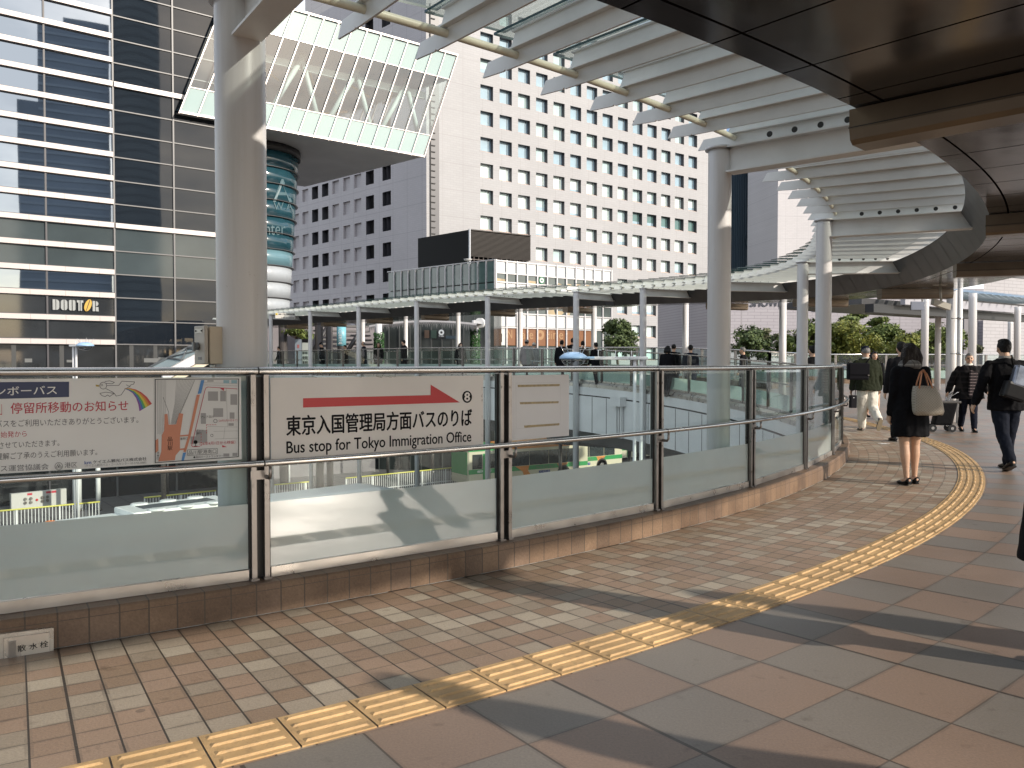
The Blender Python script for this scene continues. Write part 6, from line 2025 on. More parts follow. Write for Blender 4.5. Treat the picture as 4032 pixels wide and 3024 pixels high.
tree('broad yellow green tree behind the man in the cap', 3345, 1282, 1412, 270, 45, 'yellow', 8, leaves=8000)
tree('bushy green tree right of the yellow green one', 3470, 1280, 1412, 220, 47, 'olive', 9, leaves=6200)
tree('layered pine in front of the dark window opening', 3462, 1254, 1330, 100, 52, 'olive', 10, 'pads', leaves=2400)
tree('low round tree behind the long haired woman', 3590, 1328, 1412, 160, 44, 'yellow', 11, leaves=3600)
tree('mid sized green tree between the grey columns', 3668, 1290, 1412, 165, 46, 'olive', 12, leaves=5600)
tree('green tree right of the drain pipe', 3735, 1318, 1412, 170, 47, 'olive', 13, leaves=4800)
tree('small dry reddish tree at the end of the row', 3852, 1355, 1405, 45, 45, 'dusty', 14, 'umbrella', leaves=1100)
def planter():
    a, b = Vector((9.5, 42.2, -.2)), Vector((33, 44.6, -.2))
    g = MB(); g.obox(a, b - a, Vector((-.4, 6, 0)), UP * .55)
    tag(g.build('planter_bed', M_KERB), 'raised garden bed behind the plaza railing', 'planter')
    r = random.Random(5); g = MB()
    for k in range(5200):
        p = a.lerp(b, r.random()) + Vector((0, r.uniform(.2, 4), .4 + r.random() ** 1.5 * .95)); u = Vector((r.gauss(0, 1), r.gauss(0, 1), r.gauss(0, 1))).normalized() * .12; v = u.orthogonal().normalized() * .08
        g.quad(p - u, p + v, p + u, p - v)
    tag(g.build('undergrowth', LEAF['dark']), 'low green undergrowth filling the garden bed', 'undergrowth', kind='stuff')
planter()

# ================================================================ people
M_SKIN = plain('skin', (0.50, 0.31, 0.21), .5, var=.06, vscale=12)
M_LIPS, M_EYE = plain('lips', (0.30, 0.12, 0.10), .5), plain('eye_dark', (0.03, 0.022, 0.02), .25)
def cloth(name, c, rough=.8, var=.12, vs=5.0):
    m = plain(name, c, rough, var=var, vscale=vs, bump=.35, bscale=14, spec=.08)
    return m
CL = {k: cloth('cloth_' + k, c) for k, c in dict(black=(0.006, 0.006, 0.0075), coal=(0.011, 0.011, 0.0135), navy=(0.012, 0.014, 0.024), denim=(0.010, 0.0125, 0.021), olive=(0.020, 0.024, 0.014),
      white=(0.68, 0.65, 0.58), grey=(0.16, 0.16, 0.165), stone=(0.22, 0.21, 0.20), cream=(0.55, 0.52, 0.46), brown=(0.05, 0.035, 0.028), blue=(0.04, 0.06, 0.10)).items()}
HAIR = {'black': plain('hair_black', (0.006, 0.0055, 0.0055), .5, spec=.2, bump=.6, bscale=60), 'brown': plain('hair_brown', (0.012, 0.008, 0.0065), .5, spec=.2, bump=.7, bscale=55), 'grey': plain('hair_grey', (0.16, 0.155, 0.15), .55, bump=.6, bscale=60)}
M_SHOE, M_SOLE = plain('shoe_black', (0.008, 0.008, 0.009), .35, spec=.25), plain('sole_tan', (0.34, 0.29, 0.21), .6)

def fuse(g, voxel, iters=4, fold=0.0, seed=0.0, fscale=6.0):
    """melt overlapping closed pieces into one smooth surface"""
    me = g.mesh('melt', M_SKIN)
    o = bpy.data.objects.new('melt', me); COL.objects.link(o)
    m = o.modifiers.new('r', 'REMESH'); m.mode = 'VOXEL'; m.voxel_size = voxel
    if iters:
        s = o.modifiers.new('s', 'SMOOTH'); s.factor = .5; s.iterations = iters
    dg = bpy.context.evaluated_depsgraph_get(); ev = o.evaluated_get(dg); em = ev.to_mesh()
    out = MB()
    vs = [v.co.copy() for v in em.vertices]
    if fold:
        ns = [v.normal.copy() for v in em.vertices]
        for i, v in enumerate(vs):
            f = NZ.noise(Vector((v.x * fscale * 1.6, v.y * fscale * 1.6, v.z * fscale * .55 + seed))) + .5 * NZ.noise(Vector((v.x * fscale * 2.6 + 9, v.y * fscale * 2.6, v.z * fscale * 2.2 + seed)))
            vs[i] = v + ns[i] * (f * fold)
    out.add(vs, [tuple(p.vertices) for p in em.polygons], 0, True)
    ev.to_mesh_clear(); bpy.data.objects.remove(o); bpy.data.meshes.remove(me)
    return out

def limb(g, pts, rad, n=12):
    pts = [Vector(p) for p in pts]
    for p, q, r0, r1 in zip(pts, pts[1:], rad, rad[1:]): g.tube([p, q], [r0, r1], n)
    for p, r in zip(pts, rad): g.ball(p, r * .985, n, 7)

def person(name, label, loc, heading, H, fit, pose, res=.012, group=None, sunk=True):
    """fit: what is worn; pose: (thigh, knee) and (swing, bend, out) angles for the left and right limbs. Local +y is forward, +x the right hand."""
    hip_z = .505 * H
    J = {}
    for s, k in ((-1, 'L'), (1, 'R')):
        a, b = pose['leg' + k]
        hip = Vector((s * .050 * H, 0, hip_z))
        knee = hip + Vector((s * .004 * H, math.sin(R_(a)), -math.cos(R_(a)))) * (.232 * H)
        ank = knee + Vector((-s * .002 * H, math.sin(R_(a - b)), -math.cos(R_(a - b)))) * (.225 * H)
        fp = pose.get('foot' + k, 0.0)
        J[k] = (hip, knee, ank, fp)
    def sole(k):
        h, kn, an, fp = J[k]
        return an.z - .048 * H - max(0, math.sin(R_(fp))) * .105 * H
    drop = min(sole('L'), sole('R'))
    lean = R_(pose.get('lean', 2))
    def up(v):                                     # lean the trunk about the hips
        d = Vector(v) - Vector((0, 0, hip_z))
        return Vector((d.x, d.y * math.cos(lean) + d.z * math.sin(lean), d.z * math.cos(lean) - d.y * math.sin(lean) + hip_z - drop))
    for k in 'LR':
        h, kn, an, fp = J[k]
        J[k] = tuple(Vector(q) - Vector((0, 0, drop)) for q in (h, kn, an)) + (fp,)
    A = {}
    for s, k in ((-1, 'L'), (1, 'R')):
        sw, bd, ot = pose['arm' + k]
        sh = Vector((s * fit.get('sw', .112) * .93 * H, -.004 * H, .808 * H))
        d1 = Vector((s * math.sin(R_(ot)), math.sin(R_(sw)) * math.cos(R_(ot)), -math.cos(R_(sw)) * math.cos(R_(ot))))
        el = sh + d1 * (.170 * H)
        ins = pose.get('in' + k, 4)
        d2 = Vector((s * math.sin(R_(ot - ins)), math.sin(R_(sw + bd)), -math.cos(R_(sw + bd)))).normalized()
        wr = el + d2 * (.150 * H)
        A[k] = (up(sh), up(el), up(wr), d2, s)
    root = thing(name, label, 'person', loc, R_(heading), group)
    near = res < .011
    # ---- body: one continuous skin
    g = MB()
    rows = []
    for z, w, d, y in ((.47, .070, .058, 0), (.52, .090, .066, 0), (.58, .082, .058, 0), (.63, .076, .054, 0), (.70, .088, .060, 0), (.77, .094, .054, 0), (.80, .086, .044, 0), (.825, .052, .038, 0), (.85, .034, .036, -.002), (.90, .032, .036, .002)):
        c = up((0, y * H, z * H))
        rows.append([c + Vector((math.cos(q) * w * H, math.sin(q) * d * H, 0)) for q in [2 * math.pi * i / 16 for i in range(16)]])
    g.rings(rows)
    ht = R_(pose.get('turn', 0)); nod = R_(pose.get('nod', 0))
    hc = up((0, .012 * H, .927 * H))
    def head(v):                                   # head coordinates (fractions of H) to person coordinates
        x, y, z = v
        y, z = y * math.cos(nod) + z * math.sin(nod), z * math.cos(nod) - y * math.sin(nod)
        x, y = x * math.cos(ht) - y * math.sin(ht), x * math.sin(ht) + y * math.cos(ht)
        return hc + Vector((x, y, z)) * H
    rows = []
    for i in range(13):
        ph = -math.pi / 2 + math.pi * (i + .15) / 12.3
        row = []
        for q in range(20):
            th = 2 * math.pi * q / 20
            x, y, z = .0445 * math.cos(ph) * math.cos(th), .0560 * math.cos(ph) * math.sin(th), .0680 * math.sin(ph)
            if z < 0:                              # jaw narrows, back of the skull tucks in
                f = 1 + z / .068 * .26
                x *= f
                if y > 0: y = y * (1 + z / .068 * .06)
                else: y *= (1 + z / .068 * .30)
            if y > .03: y = .03 + (y - .03) * .82
            row.append(head((x, y, z)))
        rows.append(row)
    g.rings(rows)
    nose = [head((0, .049, .006)), head((0, .058, -.010)), head((0, .060, -.017)), head((0, .052, -.021))]
    g.tube(nose, [.0055 * H, .0075 * H, .0085 * H, .006 * H], 8)
    for s in (-1, 1):
        g.ball(head((s * .0450, -.004, -.006)), (.006 * H, .012 * H, .018 * H), 8, 6)
        g.ball(head((s * .018, .0445, .012)), (.013 * H, .007 * H, .005 * H), 8, 5)     # brow
        g.ball(head((s * .020, .040, -.020)), (.014 * H, .010 * H, .012 * H), 8, 5)     # cheek
    g.ball(head((0, .046, -.036)), (.013 * H, .008 * H, .006 * H), 8, 5)
    g.ball(head((0, .042, -.054)), (.014 * H, .010 * H, .009 * H), 8, 5)
    for k in 'LR':
        sh, el, wr, d2, s = A[k]
        limb(g, [sh.lerp(el, .16) - Vector((s * .010 * H, 0, 0)), sh.lerp(el, .5), el, el.lerp(wr, .4), wr], [.028 * H, .027 * H, .025 * H, .025 * H, .017 * H])
        # hand: palm, four unequal bent fingers, thumb from the side of the palm
        curl = pose.get('curl' + k, 25)
        side = Vector((0, 1, 0)) - d2 * d2.y
        side = side.normalized() if side.length > .2 else Vector((0, 0, 1))
        inn = side.cross(d2).normalized() * (1 if s > 0 else -1)       # palm faces the thigh
        if inn.x * s > 0: inn = -inn
        p0, p1 = wr + d2 * .004, wr + d2 * (.052 * H)
        for f in (-.018, -.006, .006, .018):
            limb(g, [p0 + side * f * H * .7, p1 + side * f * H], [.0095 * H, .0088 * H], 8)
        for q, (f, ln) in enumerate(((.0185, .040), (.0062, .045), (-.0062, .042), (-.0185, .033))):
            a1, a2 = R_(curl), R_(curl * 2.3)
            b0 = p1 + side * f * H
            b1 = b0 + (d2 * math.cos(a1) + inn * math.sin(a1)) * ln * .52 * H
            b2 = b1 + (d2 * math.cos(a2) + inn * math.sin(a2)) * ln * .48 * H
            limb(g, [b0, b1, b2], [.0056 * H, .0052 * H, .0043 * H], 8)
        t0_ = wr + d2 * (.018 * H) + side * .016 * H
        limb(g, [t0_, t0_ + (side * .8 + d2 * .8 + inn * .3).normalized() * .022 * H, t0_ + (side * .8 + d2 * .8 + inn * .3).normalized() * .022 * H + (d2 + inn * .5).normalized() * .020 * H], [.0075 * H, .0062 * H, .0048 * H], 8)
        hp, kn, an, fp = J[k]
        limb(g, [hp, hp.lerp(kn, .45), kn, kn.lerp(an, .32), kn.lerp(an, .75), an], [q * H * (.84 if fit.get('trousers') else 1) for q in (.052, .046, .0325, .034, .0225, .0185)], 14)
        fr, fs = math.cos(R_(fp)), math.sin(R_(fp))
        ft = lambda y, z, an=an, fr=fr, fs=fs: an + Vector((0, y * fr + z * fs, -y * fs + z * fr)) * H
        limb(g, [ft(-.022, -.026), ft(.03, -.028), ft(.085, -.036)], [.021 * H, .021 * H, .014 * H], 10)
    body = fuse(g, res * .62 if near else res, 3)
    # eyes and mouth are shades of the same skin surface
    me_l = [head((0.019, .050, .002)), head((-.019, .050, .002))]
    mo = head((0, .052, -.0345))
    for i, f in enumerate(body.f):
        c = Vector((0, 0, 0))
        for j in f: c += Vector(body.v[j])
        c /= len(f)
        if c.z < hc.z - .07 * H: continue
        for e in me_l:
            d = c - e
            if abs(d.x) < .0095 * H and abs(d.z) < .0042 * H and abs(d.y) < .02 * H: body.m[i] = 1
            if abs(d.x) < .013 * H and .010 * H < d.z < .016 * H and abs(d.y) < .02 * H and fit.get('brow', True): body.m[i] = 1
        d = c - mo
        if abs(d.x) < .015 * H and abs(d.z) < .0036 * H and abs(d.y) < .02 * H: body.m[i] = 2
    body.build('body', [fit.get('skin', M_SKIN), M_EYE, M_LIPS], root, True)
    # ---- shoes
    for k in 'LR':
        hp, kn, an, fp = J[k]
        fr, fs = math.cos(R_(fp)), math.sin(R_(fp))
        ft = lambda x, y, z: an + Vector((x, y * fr + z * fs, -y * fs + z * fr)) * H
        g = MB(); rows = []
        flat = fit.get('flats', False)
        for y, w, top in ((-.040, .010, -.020), (-.036, .020, -.006), (-.012, .0235, .002 if not flat else -.022), (.025, .023, -.004 if not flat else -.034), (.055, .026, -.016 if not flat else -.026), (.085, .026, -.024), (.108, .018, -.032), (.116, .007, -.040)):
            b = -.0475
            row = []
            for q in range(12):
                th = 2 * math.pi * q / 12
                row.append(ft(w * math.cos(th), y, (top + b) / 2 + (top - b) / 2 * math.sin(th)))
            rows.append(row)
        g.rings(rows)
        sh = g.build('shoe', fit.get('shoe', M_SHOE), root, True)
        g = MB(); g.poly([ft(x, y, -.0475) for x, y in ((-.012, -.041), (.012, -.041), (.023, -.02), (.024, .02), (.028, .07), (.018, .112), (0, .119), (-.018, .112), (-.028, .07), (-.024, .02), (-.023, -.02))], (ft(0, 0, -.055) - ft(0, 0, -.0475)))
        g.build('sole', fit.get('sole', M_SHOE), sh, True)
    # ---- trousers
    if fit.get('trousers'):
        g = MB()
        for k in 'LR':
            hp, kn, an, fp = J[k]
            w = fit.get('tw', 1.0)
            limb(g, [hp + Vector((0, 0, .02 * H)), hp.lerp(kn, .5), kn, kn.lerp(an, .5), an + (kn - an).normalized() * .004 * H], [.064 * H, .057 * H * w, .045 * H * w, .041 * H * w, .037 * H * w], 14)
        g.ball(up((0, -.004 * H, .525 * H)), (.098 * H, .074 * H, .055 * H), 16, 9)
        fuse(g, res, 3, .006 * H if near else 0, 3.0, 9).build('trousers', CL[fit['trousers']], root, True)
    # ---- coat
    g = MB(); zb = fit['coat_to']; fl = fit.get('flare', 1.0); cw = fit.get('cw', 1.0)
    rows = []
    secs = [(.848, .046, .045), (.838, .066, .050), (.824, .092, .055), (.803, .113, .062), (.75, .120, .074), (.68, .114, .076), (.60, .104 * (1 + (fl - 1) * .4), .076), (.52, .110 * (1 + (fl - 1) * .7), .082)]
    secs = [q for q in secs if q[0] > zb + .02] + [(zb, .112 * fl, .086 * fl)]
    for z, w, d in secs:
        c = up((0, -.003 * H, z * H))
        if z < .5: c.y *= .6
        rows.append([c + Vector((math.cos(q) * w * cw * H * (1 + (.03 * math.sin(3 * q + 1) if z < .45 else 0)), math.sin(q) * d * cw * H, 0)) for q in [2 * math.pi * i / 20 for i in range(20)]])
    g.rings(rows[::-1])
    for k in 'LR':
        sh, el, wr, d2, s = A[k]
        sl = fit.get('sleeve', 1.0)
        limb(g, [sh.lerp(el, .07), sh.lerp(el, .5), el, el.lerp(wr, .5), wr - d2 * .004 * H], [.041 * H, .040 * H * sl, .0355 * H * sl, .0325 * H * sl, .028 * H * sl], 14)
    fuse(g, res, 3, (.0085 if near else .003) * H, 1.0, 9).build('coat', fit.get('coat_mat') or CL[fit['coat']], root, True)
    if fit.get('collar'):
        g = MB(); rows = []
        for z, w, d in ((.822, .050, .046), (.845, .046, .043), (.868, .041, .041)):
            c = up((0, -.003 * H, z * H)); rows.append([c + Vector((math.cos(q) * w * H, math.sin(q) * d * H, 0)) for q in [2 * math.pi * i / 18 for i in range(18)]])
        g.rings(rows); g.build('collar', CL[fit['collar']], root, True)
    if fit.get('scarf'):
        g = MB(); c = up((0, 0, .848 * H))
        for r_, z_, rr in ((.052, 0, .020), (.056, -.012, .018), (.047, .014, .017)):
            pts = [c + Vector((math.cos(q) * r_ * 1.12 * H, math.sin(q) * r_ * H, (z_ + .006 * math.sin(2 * q)) * H)) for q in [2 * math.pi * i / 20 for i in range(21)]]
            limb(g, pts, [rr * H] * 21, 8)
        fuse(g, res, 2, .004 * H, 2, 14).build('scarf', fit['scarf'], root, True)
    # ---- hair or hat
    st = fit.get('hair', 'short'); hm = HAIR[fit.get('hc', 'black')]
    g = MB()
    def hb(c, r): 
        cc = head(c); rx, ry, rz = r
        g2 = []
        for i in range(10):
            a = -math.pi / 2 + math.pi * (i + .05) / 9.1
            g2.append([head((c[0] + rx * math.cos(a) * math.cos(2 * math.pi * q / 18), c[1] + ry * math.cos(a) * math.sin(2 * math.pi * q / 18), c[2] + rz * math.sin(a))) for q in range(18)])
        g.rings(g2)
    hb((0, -.012, .018), (.0485, .0545, .0565))
    if st == 'short':
        hb((0, .012, .052), (.036, .036, .022)); hb((0, -.030, -.006), (.041, .026, .036))
    if st == 'bald': g = MB(); hb((0, -.020, .004), (.0475, .045, .046))
    if st == 'bob' or st == 'long':
        dn = -.075 if st == 'bob' else -.118
        hb((0, -.026, -.020), (.050, .040, .066)); hb((0, .008, .052), (.038, .040, .022))
        for x in (-.036, -.018, 0, .018, .036):
            limb(g, [head((x, -.030, .02)), head((x * 1.35, -.044, -.035)), head((x * 1.6, -.040, dn + abs(x) * .2))], [.026 * H, .026 * H, .012 * H], 8)
        for s in (-1, 1): limb(g, [head((s * .040, .004, .02)), head((s * .050, .002, -.04)), head((s * .058, -.008, dn + .008))], [.016 * H, .018 * H, .009 * H], 8)
    if st == 'bun': hb((0, -.062, .028), (.024, .024, .024)); hb((0, .012, .052), (.036, .036, .022))
    hg = fuse(g, res * .7, 2, .0022 * H, 4, 38 if near else 16)
    if st in ('cap', 'beanie'):
        hg.build('hair', HAIR['grey'] if st == 'cap' else hm, root, True)
        g = MB()
        hb((0, -.004, .030), (.0515, .0600, .050))
        if st == 'cap':
            g.add([head(p) for p in ((-.036, .036, .022), (.036, .036, .022), (.030, .088, .014), (-.030, .088, .014), (-.036, .036, .027), (.036, .036, .027), (.030, .088, .018), (-.030, .088, .018))], [(0, 3, 2, 1), (4, 5, 6, 7), (0, 1, 5, 4), (1, 2, 6, 5), (2, 3, 7, 6), (3, 0, 4, 7)])
        else: hb((0, -.01, .074), (.02, .02, .016))
        g.build('hat', fit.get('hat', CL['navy']), root, True)
    else:
        hg.build('hair', hm, root, True)
    if fit.get('mask'):
        g = MB(); g.ball(head((0, .040, -.030)), (.034 * H, .024 * H, .024 * H), 14, 9); g.build('face_mask', CL['cream'], root, True)
    return root, head, A, up, J

def stand(px, t, x_off=0.0):
    p = at_depth(px, 1431, t); return Vector((p.x, p.y, dz(p.x, p.y) + .002))
plaid = None
def plaid_mat(name, base, l1, l2, sc=14):
    m, n, l = nmat(name)
    t = NT(m); b = pb(m)
    x, y, z = t.xyz('Object')
    c = t.mix(gap(t, t.m('MULTIPLY', z, sc), .16), base, l1)
    c = t.mix(t.m('MULTIPLY', gap(t, t.m('MULTIPLY', t.m('ADD', x, y), sc * .8), .10), .7), c, l2)
    l.new(c, b.inputs['Base Color']); b.inputs['Roughness'].default_value = .85; b.inputs['Specular IOR Level'].default_value = .1
    return m
M_PLAIDSCARF = plaid_mat('scarf_plaid', (0.13, 0.125, 0.12), (0.24, 0.235, 0.22), (0.06, 0.055, 0.055), 22)
M_PONCHO = plaid_mat('poncho_plaid', (0.007, 0.0065, 0.007), (0.016, 0.014, 0.0145), (0.022, 0.019, 0.018), 9)
M_VEST = plaid_mat('vest_plaid', (0.022, 0.018, 0.02), (0.15, 0.12, 0.12), (0.05, 0.04, 0.04), 17)

# woman with the tote, walking away
pw = stand(3586, 9.45)
person('person', 'long haired woman in a black knee length coat and grey scarf walking away', pw, 3, 1.60,
       dict(coat='black', coat_to=.335, flare=1.16, cw=1.02, shoe=M_SHOE, flats=True, hair='long', hc='brown', scarf=M_PLAIDSCARF, sw=.108),
       dict(legL=(-5, 4), legR=(6, 6), footL=6, armL=(4, 12, 6), armR=(-2, 22, 9), lean=1), .0105)
# man with the silver bag
pm = stand(3962, 10.75)
person('person', 'man in a black jacket and dark jeans with a grey hood striding away', pm, -4, 1.71,
       dict(coat='black', coat_to=.455, flare=1.04, cw=1.12, trousers='denim', hair='short', collar='stone', sw=.122, sleeve=1.1),
       dict(legL=(-16, 16), legR=(10, 4), footL=22, armL=(-8, 24, 24), armR=(10, 30, 12), inL=10, curlL=22, lean=4), .0105)
# older man with the trolley
po = stand(3815, 16.7)
person('person', 'older grey haired man in a wide black plaid coat walking towards us with a trolley', po, 166, 1.58,
       dict(coat='black', coat_mat=M_PONCHO, coat_to=.42, flare=1.42, cw=1.22, trousers='navy', hair='short', hc='grey', collar='white', sw=.120, sleeve=1.3),
       dict(legL=(10, 4), legR=(-10, 14), footR=14, armL=(4, 26, 16), armR=(-12, 12, 24), lean=1, turn=-6), .0105)
g = MB(); c0 = po + Vector((-.02, -.215, 0))
g.poly([c0 + Vector((x, y, z)) for x, y, z in ((-.075, 0, .72), (.07, 0, .72), (.085, -.0, 1.20), (-.055, 0, 1.24))], Vector((0, .05, 0)))
vest = g.build('vest', M_VEST, None)
vest.parent = [o for o in COL.objects if o.name.startswith('person') and o.type == 'EMPTY'][-1]
vest.matrix_parent_inverse = (Matrix.Translation(po) @ Matrix.Rotation(R_(166), 4, 'Z')).inverted()
# man in cap and white trousers
pc = stand(3416, 16.9)
person('person', 'man in a navy cap, olive jacket and white trousers walking away', pc, -2, 1.74,
       dict(coat='olive', coat_to=.475, flare=1.12, cw=1.24, trousers='white', tw=1.22, hair='cap', hat=CL['navy'], sole=M_SOLE, shoe=plain('shoe_grey', (0.10, 0.10, 0.105), .5), sw=.124, sleeve=1.2, collar='cream', skin=plain('skin_tan', (0.40, 0.235, 0.155), .5)),
       dict(legL=(4, 3), legR=(-8, 46), footR=62, armL=(4, 14, 10), armR=(10, 14, 12), curlR=28, lean=7, nod=14), .0105)
person('person', 'woman with dark hair facing us, mostly hidden behind the man in the cap', stand(3440, 20.2), 176, 1.60,
       dict(coat='black', coat_to=.36, hair='bob', flats=True, trousers=None), dict(legL=(8, 5), legR=(-8, 12), footR=10, armL=(5, 15, 8), armR=(-5, 15, 8)), .014)
person('person', 'man in a black coat almost hidden behind the long haired woman', stand(3552, 14.6), -3, 1.76,
       dict(coat='coal', coat_to=.40, trousers='navy', hair='short', cw=1.08), dict(legL=(8, 5), legR=(-8, 12), footR=10, armL=(5, 12, 8), armR=(-5, 15, 8)), .014)
person('person', 'person with black hair and black coat standing between the two front columns', stand(3203, 19.0), 20, 1.76,
       dict(coat='black', coat_to=.40, trousers='black', hair='short', cw=1.05), dict(legL=(5, 4), legR=(-5, 5), armL=(0, 15, 8), armR=(0, 15, 8)), .014)
person('person', 'grey haired person in black passing behind the second column', stand(2928, 26.2), 60, 1.58,
       dict(coat='black', coat_to=.40, trousers='black', hair='short', hc='grey'), dict(legL=(10, 4), legR=(-10, 12), armL=(5, 15, 8), armR=(-5, 15, 8)), .018)
person('person', 'person in a long charcoal coat cut off by the right edge of the picture', Vector((2.53, 3.66, 0)), 0, 1.64,
       dict(coat='coal', coat_to=.30, flare=1.45, cw=1.0, flats=True, hair='bob', trousers='black'), dict(legL=(2, 2), legR=(-2, 3), armL=(-2, 10, 2), armR=(2, 10, 8)), .014)
person('person', 'passer by in a dark coat just outside the right edge, whose shadow falls nearest', Vector((2.62, 1.72, 0)), -20, 1.68,
       dict(coat='coal', coat_to=.42, trousers='navy', hair='short', cw=1.1), dict(legL=(14, 4), legR=(-14, 18), footR=16, armL=(-10, 15, 12), armR=(14, 15, 12)), .018)
person('person', 'passer by in a navy coat outside the right edge, whose shadow crosses mid tiles', Vector((4.35, 3.05, 0)), -15, 1.72,
       dict(coat='navy', coat_to=.40, trousers='coal', hair='short', cw=1.1), dict(legL=(-14, 18), legR=(14, 4), footL=16, armL=(12, 15, 12), armR=(-12, 15, 14)), .018)
# walkers on the far deck
WALK = [(1100, 1364, 51.5, 90, 'coal', 'short', 'black', 'person with short dark hair at the far left end of the far deck'),
        (1268, 1348, 46.5, 80, 'coal', 'cap', 'black', 'person in a dark cap looking down, between the second and third far columns'),
        (1362, 1358, 46.5, 100, 'black', 'short', 'black', 'person whose dark hair just shows beside the turquoise banner'),
        (1434, 1343, 43.0, 95, 'navy', 'bald', 'grey', 'balding man in a dark suit right of the third far column'),
        (1491, 1347, 42.5, 180, 'black', 'bob', 'black', 'person in black with dark hair in front of the ivy column'),
        (1592, 1337, 40.0, 70, 'coal', 'short', 'black', 'person in a dark jacket walking left of the fourth far column'),
        (1813, 1349, 37.5, 200, 'coal', 'bob', 'black', 'person with a white face mask in front of the dark shop'),
        (2073, 1337, 33.0, -20, 'stone', 'beanie', 'black', 'person in a grey padded jacket and beanie'),
        (2102, 1349, 34.0, -15, 'grey', 'beanie', 'grey', 'shorter person in a pale hat beside the grey padded jacket'),
        (2211, 1338, 31.5, -25, 'black', 'short', 'black', 'man in black walking before the brown cafe panels'),
        (2254, 1330, 33.5, -20, 'black', 'short', 'black', 'tall person half hidden by the far column nearest the lamp'),
        (2294, 1341, 31.0, -20, 'brown', 'short', 'black', 'person in a brown jacket right of the far column above the lamp'),
        (2348, 1347, 30.0, 30, 'black', 'short', 'black', 'broad person in black above the arm of the street lamp'),
        (2628, 1360, 26.2, -30, 'black', 'bob', 'black', 'first of three people in black between the far columns, dark hair forward'),
        (2652, 1354, 27.0, -20, 'black', 'bun', 'black', 'person in black with tied hair in the middle of the three'),
        (2719, 1356, 26.0, -12, 'navy', 'short', 'black', 'man in a dark navy jacket, rightmost of the three between the far columns')]
for k, (px, yt, t, hd, coat, hair, hc, lab) in enumerate(WALK):
    p = stand(px, t)
    H = max(1.5, min(1.84, at_depth(px, yt, t).z - p.z))
    a = 9 if k % 2 else -9
    person('person', lab, p, hd, H, dict(coat=coat, coat_to=.40 if k % 3 else .34, trousers='coal', hair=hair, hc=hc, cw=1.12 if coat in ('stone', 'black') else 1.05, hat=CL['stone'] if coat == 'stone' else (CL['cream'] if coat == 'grey' else CL['coal']), mask=(px == 1813)),
           dict(legL=(a, 5), legR=(-a, 12), armL=(-a, 18, 9), armR=(a, 18, 9), nod=10 if px in (1268, 1592) else 0), .02, 'walkers on the far deck')

# ================================================================ bags and the trolley
def tote():
    c = at_depth(3652, 1578, 9.22)
    root = thing('tote_bag', 'large cream tote bag with tiny dot pattern and tan handles on the woman\'s shoulder', 'bag', c)
    m, n, l = nmat('tote_canvas'); t = NT(m); b = pb(m)
    x, y, z = t.xyz('Object')
    u, v = t.m('MULTIPLY', t.m('ADD', x, z), 34), t.m('MULTIPLY', t.m('SUBTRACT', x, z), 34)
    d = t.m('MULTIPLY', gap(t, u, .2), gap(t, v, .2))
    l.new(t.mix(t.m('MULTIPLY', d, .75), t.mix(t.noise(9, 3), (0.26, 0.235, 0.195), (0.37, 0.335, 0.28)), (0.15, 0.12, 0.09)), b.inputs['Base Color']); b.inputs['Roughness'].default_value = .6
    l.new(t.bump(t.noise(11, 3), .5, .02), b.inputs['Normal'])
    g = MB(); rows = []
    for z, w, d_, ox in ((-.155, .135, .065, .01), (-.15, .155, .075, .012), (-.11, .168, .085, .01), (.0, .160, .082, -.005), (.08, .146, .062, -.02), (.13, .130, .035, -.035), (.150, .115, .018, -.045)):
        rows.append([Vector((ox + w * math.copysign(abs(math.cos(q)) ** .55, math.cos(q)), d_ * math.copysign(abs(math.sin(q)) ** .7, math.sin(q)), z - .28 * ox + .006 * math.sin(5 * q))) for q in [2 * math.pi * i / 28 for i in range(28)]])
    g.rings(rows)
    g.v = [tuple(Vector(p) + Vector((.0, .012 * NZ.noise(Vector(p) * 14), 0))) for p in g.v]
    g.build('bag_body', m, root, True)
    mt = plain('tote_leather', (0.42, 0.18, 0.085), .45)
    for y in (-.03, .045):
        g = MB(); pts = [Vector((-.115, y, .10)), Vector((-.100, y, .20)), Vector((-.075, y * .5, .315)), Vector((-.045, y * .3 + .01, .345)), Vector((-.02, y * .5, .30)), Vector((.03, y, .17)), Vector((.055, y, .08))]
        g.tube(pts, .0085, 8); g.build('handle', mt, root, True)
    g = MB(); rows = []
    for z, s in ((-.157, .98), (-.12, 1.03)): rows.append([Vector((.011 + .164 * s * math.copysign(abs(math.cos(q)) ** .55, math.cos(q)), .086 * s * math.copysign(abs(math.sin(q)) ** .7, math.sin(q)), z)) for q in [2 * math.pi * i / 28 for i in range(28)]])
tote()
def shoulder_bag():
    c = at_depth(4004, 1512, 10.50)
    root = thing('shoulder_bag', 'black shoulder bag with a shiny silver blue upper half on the striding man', 'bag', c)
    g = MB(); g.rbox((.0, 0, -.10), (.30, .13, .22), 0, .035); g.v = [tuple(Matrix.Rotation(R_(18), 3, 'Y') @ Vector(p)) for p in g.v]; g.build('bag_body', plain('bag_black', (0.008, 0.008, 0.009), .35, spec=.2), root, True)
    g = MB(); g.rbox((.02, -.01, .10), (.22, .11, .27), 0, .03); g.v = [tuple(Matrix.Rotation(R_(16), 3, 'Y') @ (Vector(p) + Vector((0, .015 * NZ.noise(Vector(p) * 12), 0)))) for p in g.v]
    g.build('flap', plain('bag_silver', (0.20, 0.22, 0.27), .2, metal=.6, var=.4, vscale=9), root, True)
    g = MB(); g.tube([Vector((-.06, 0, .20)), Vector((-.05, .02, .33)), Vector((.0, .12, .36)), Vector((.05, .16, .2))], .012, 8); g.build('strap', plain('bag_black', (0, 0, 0)), root, True)
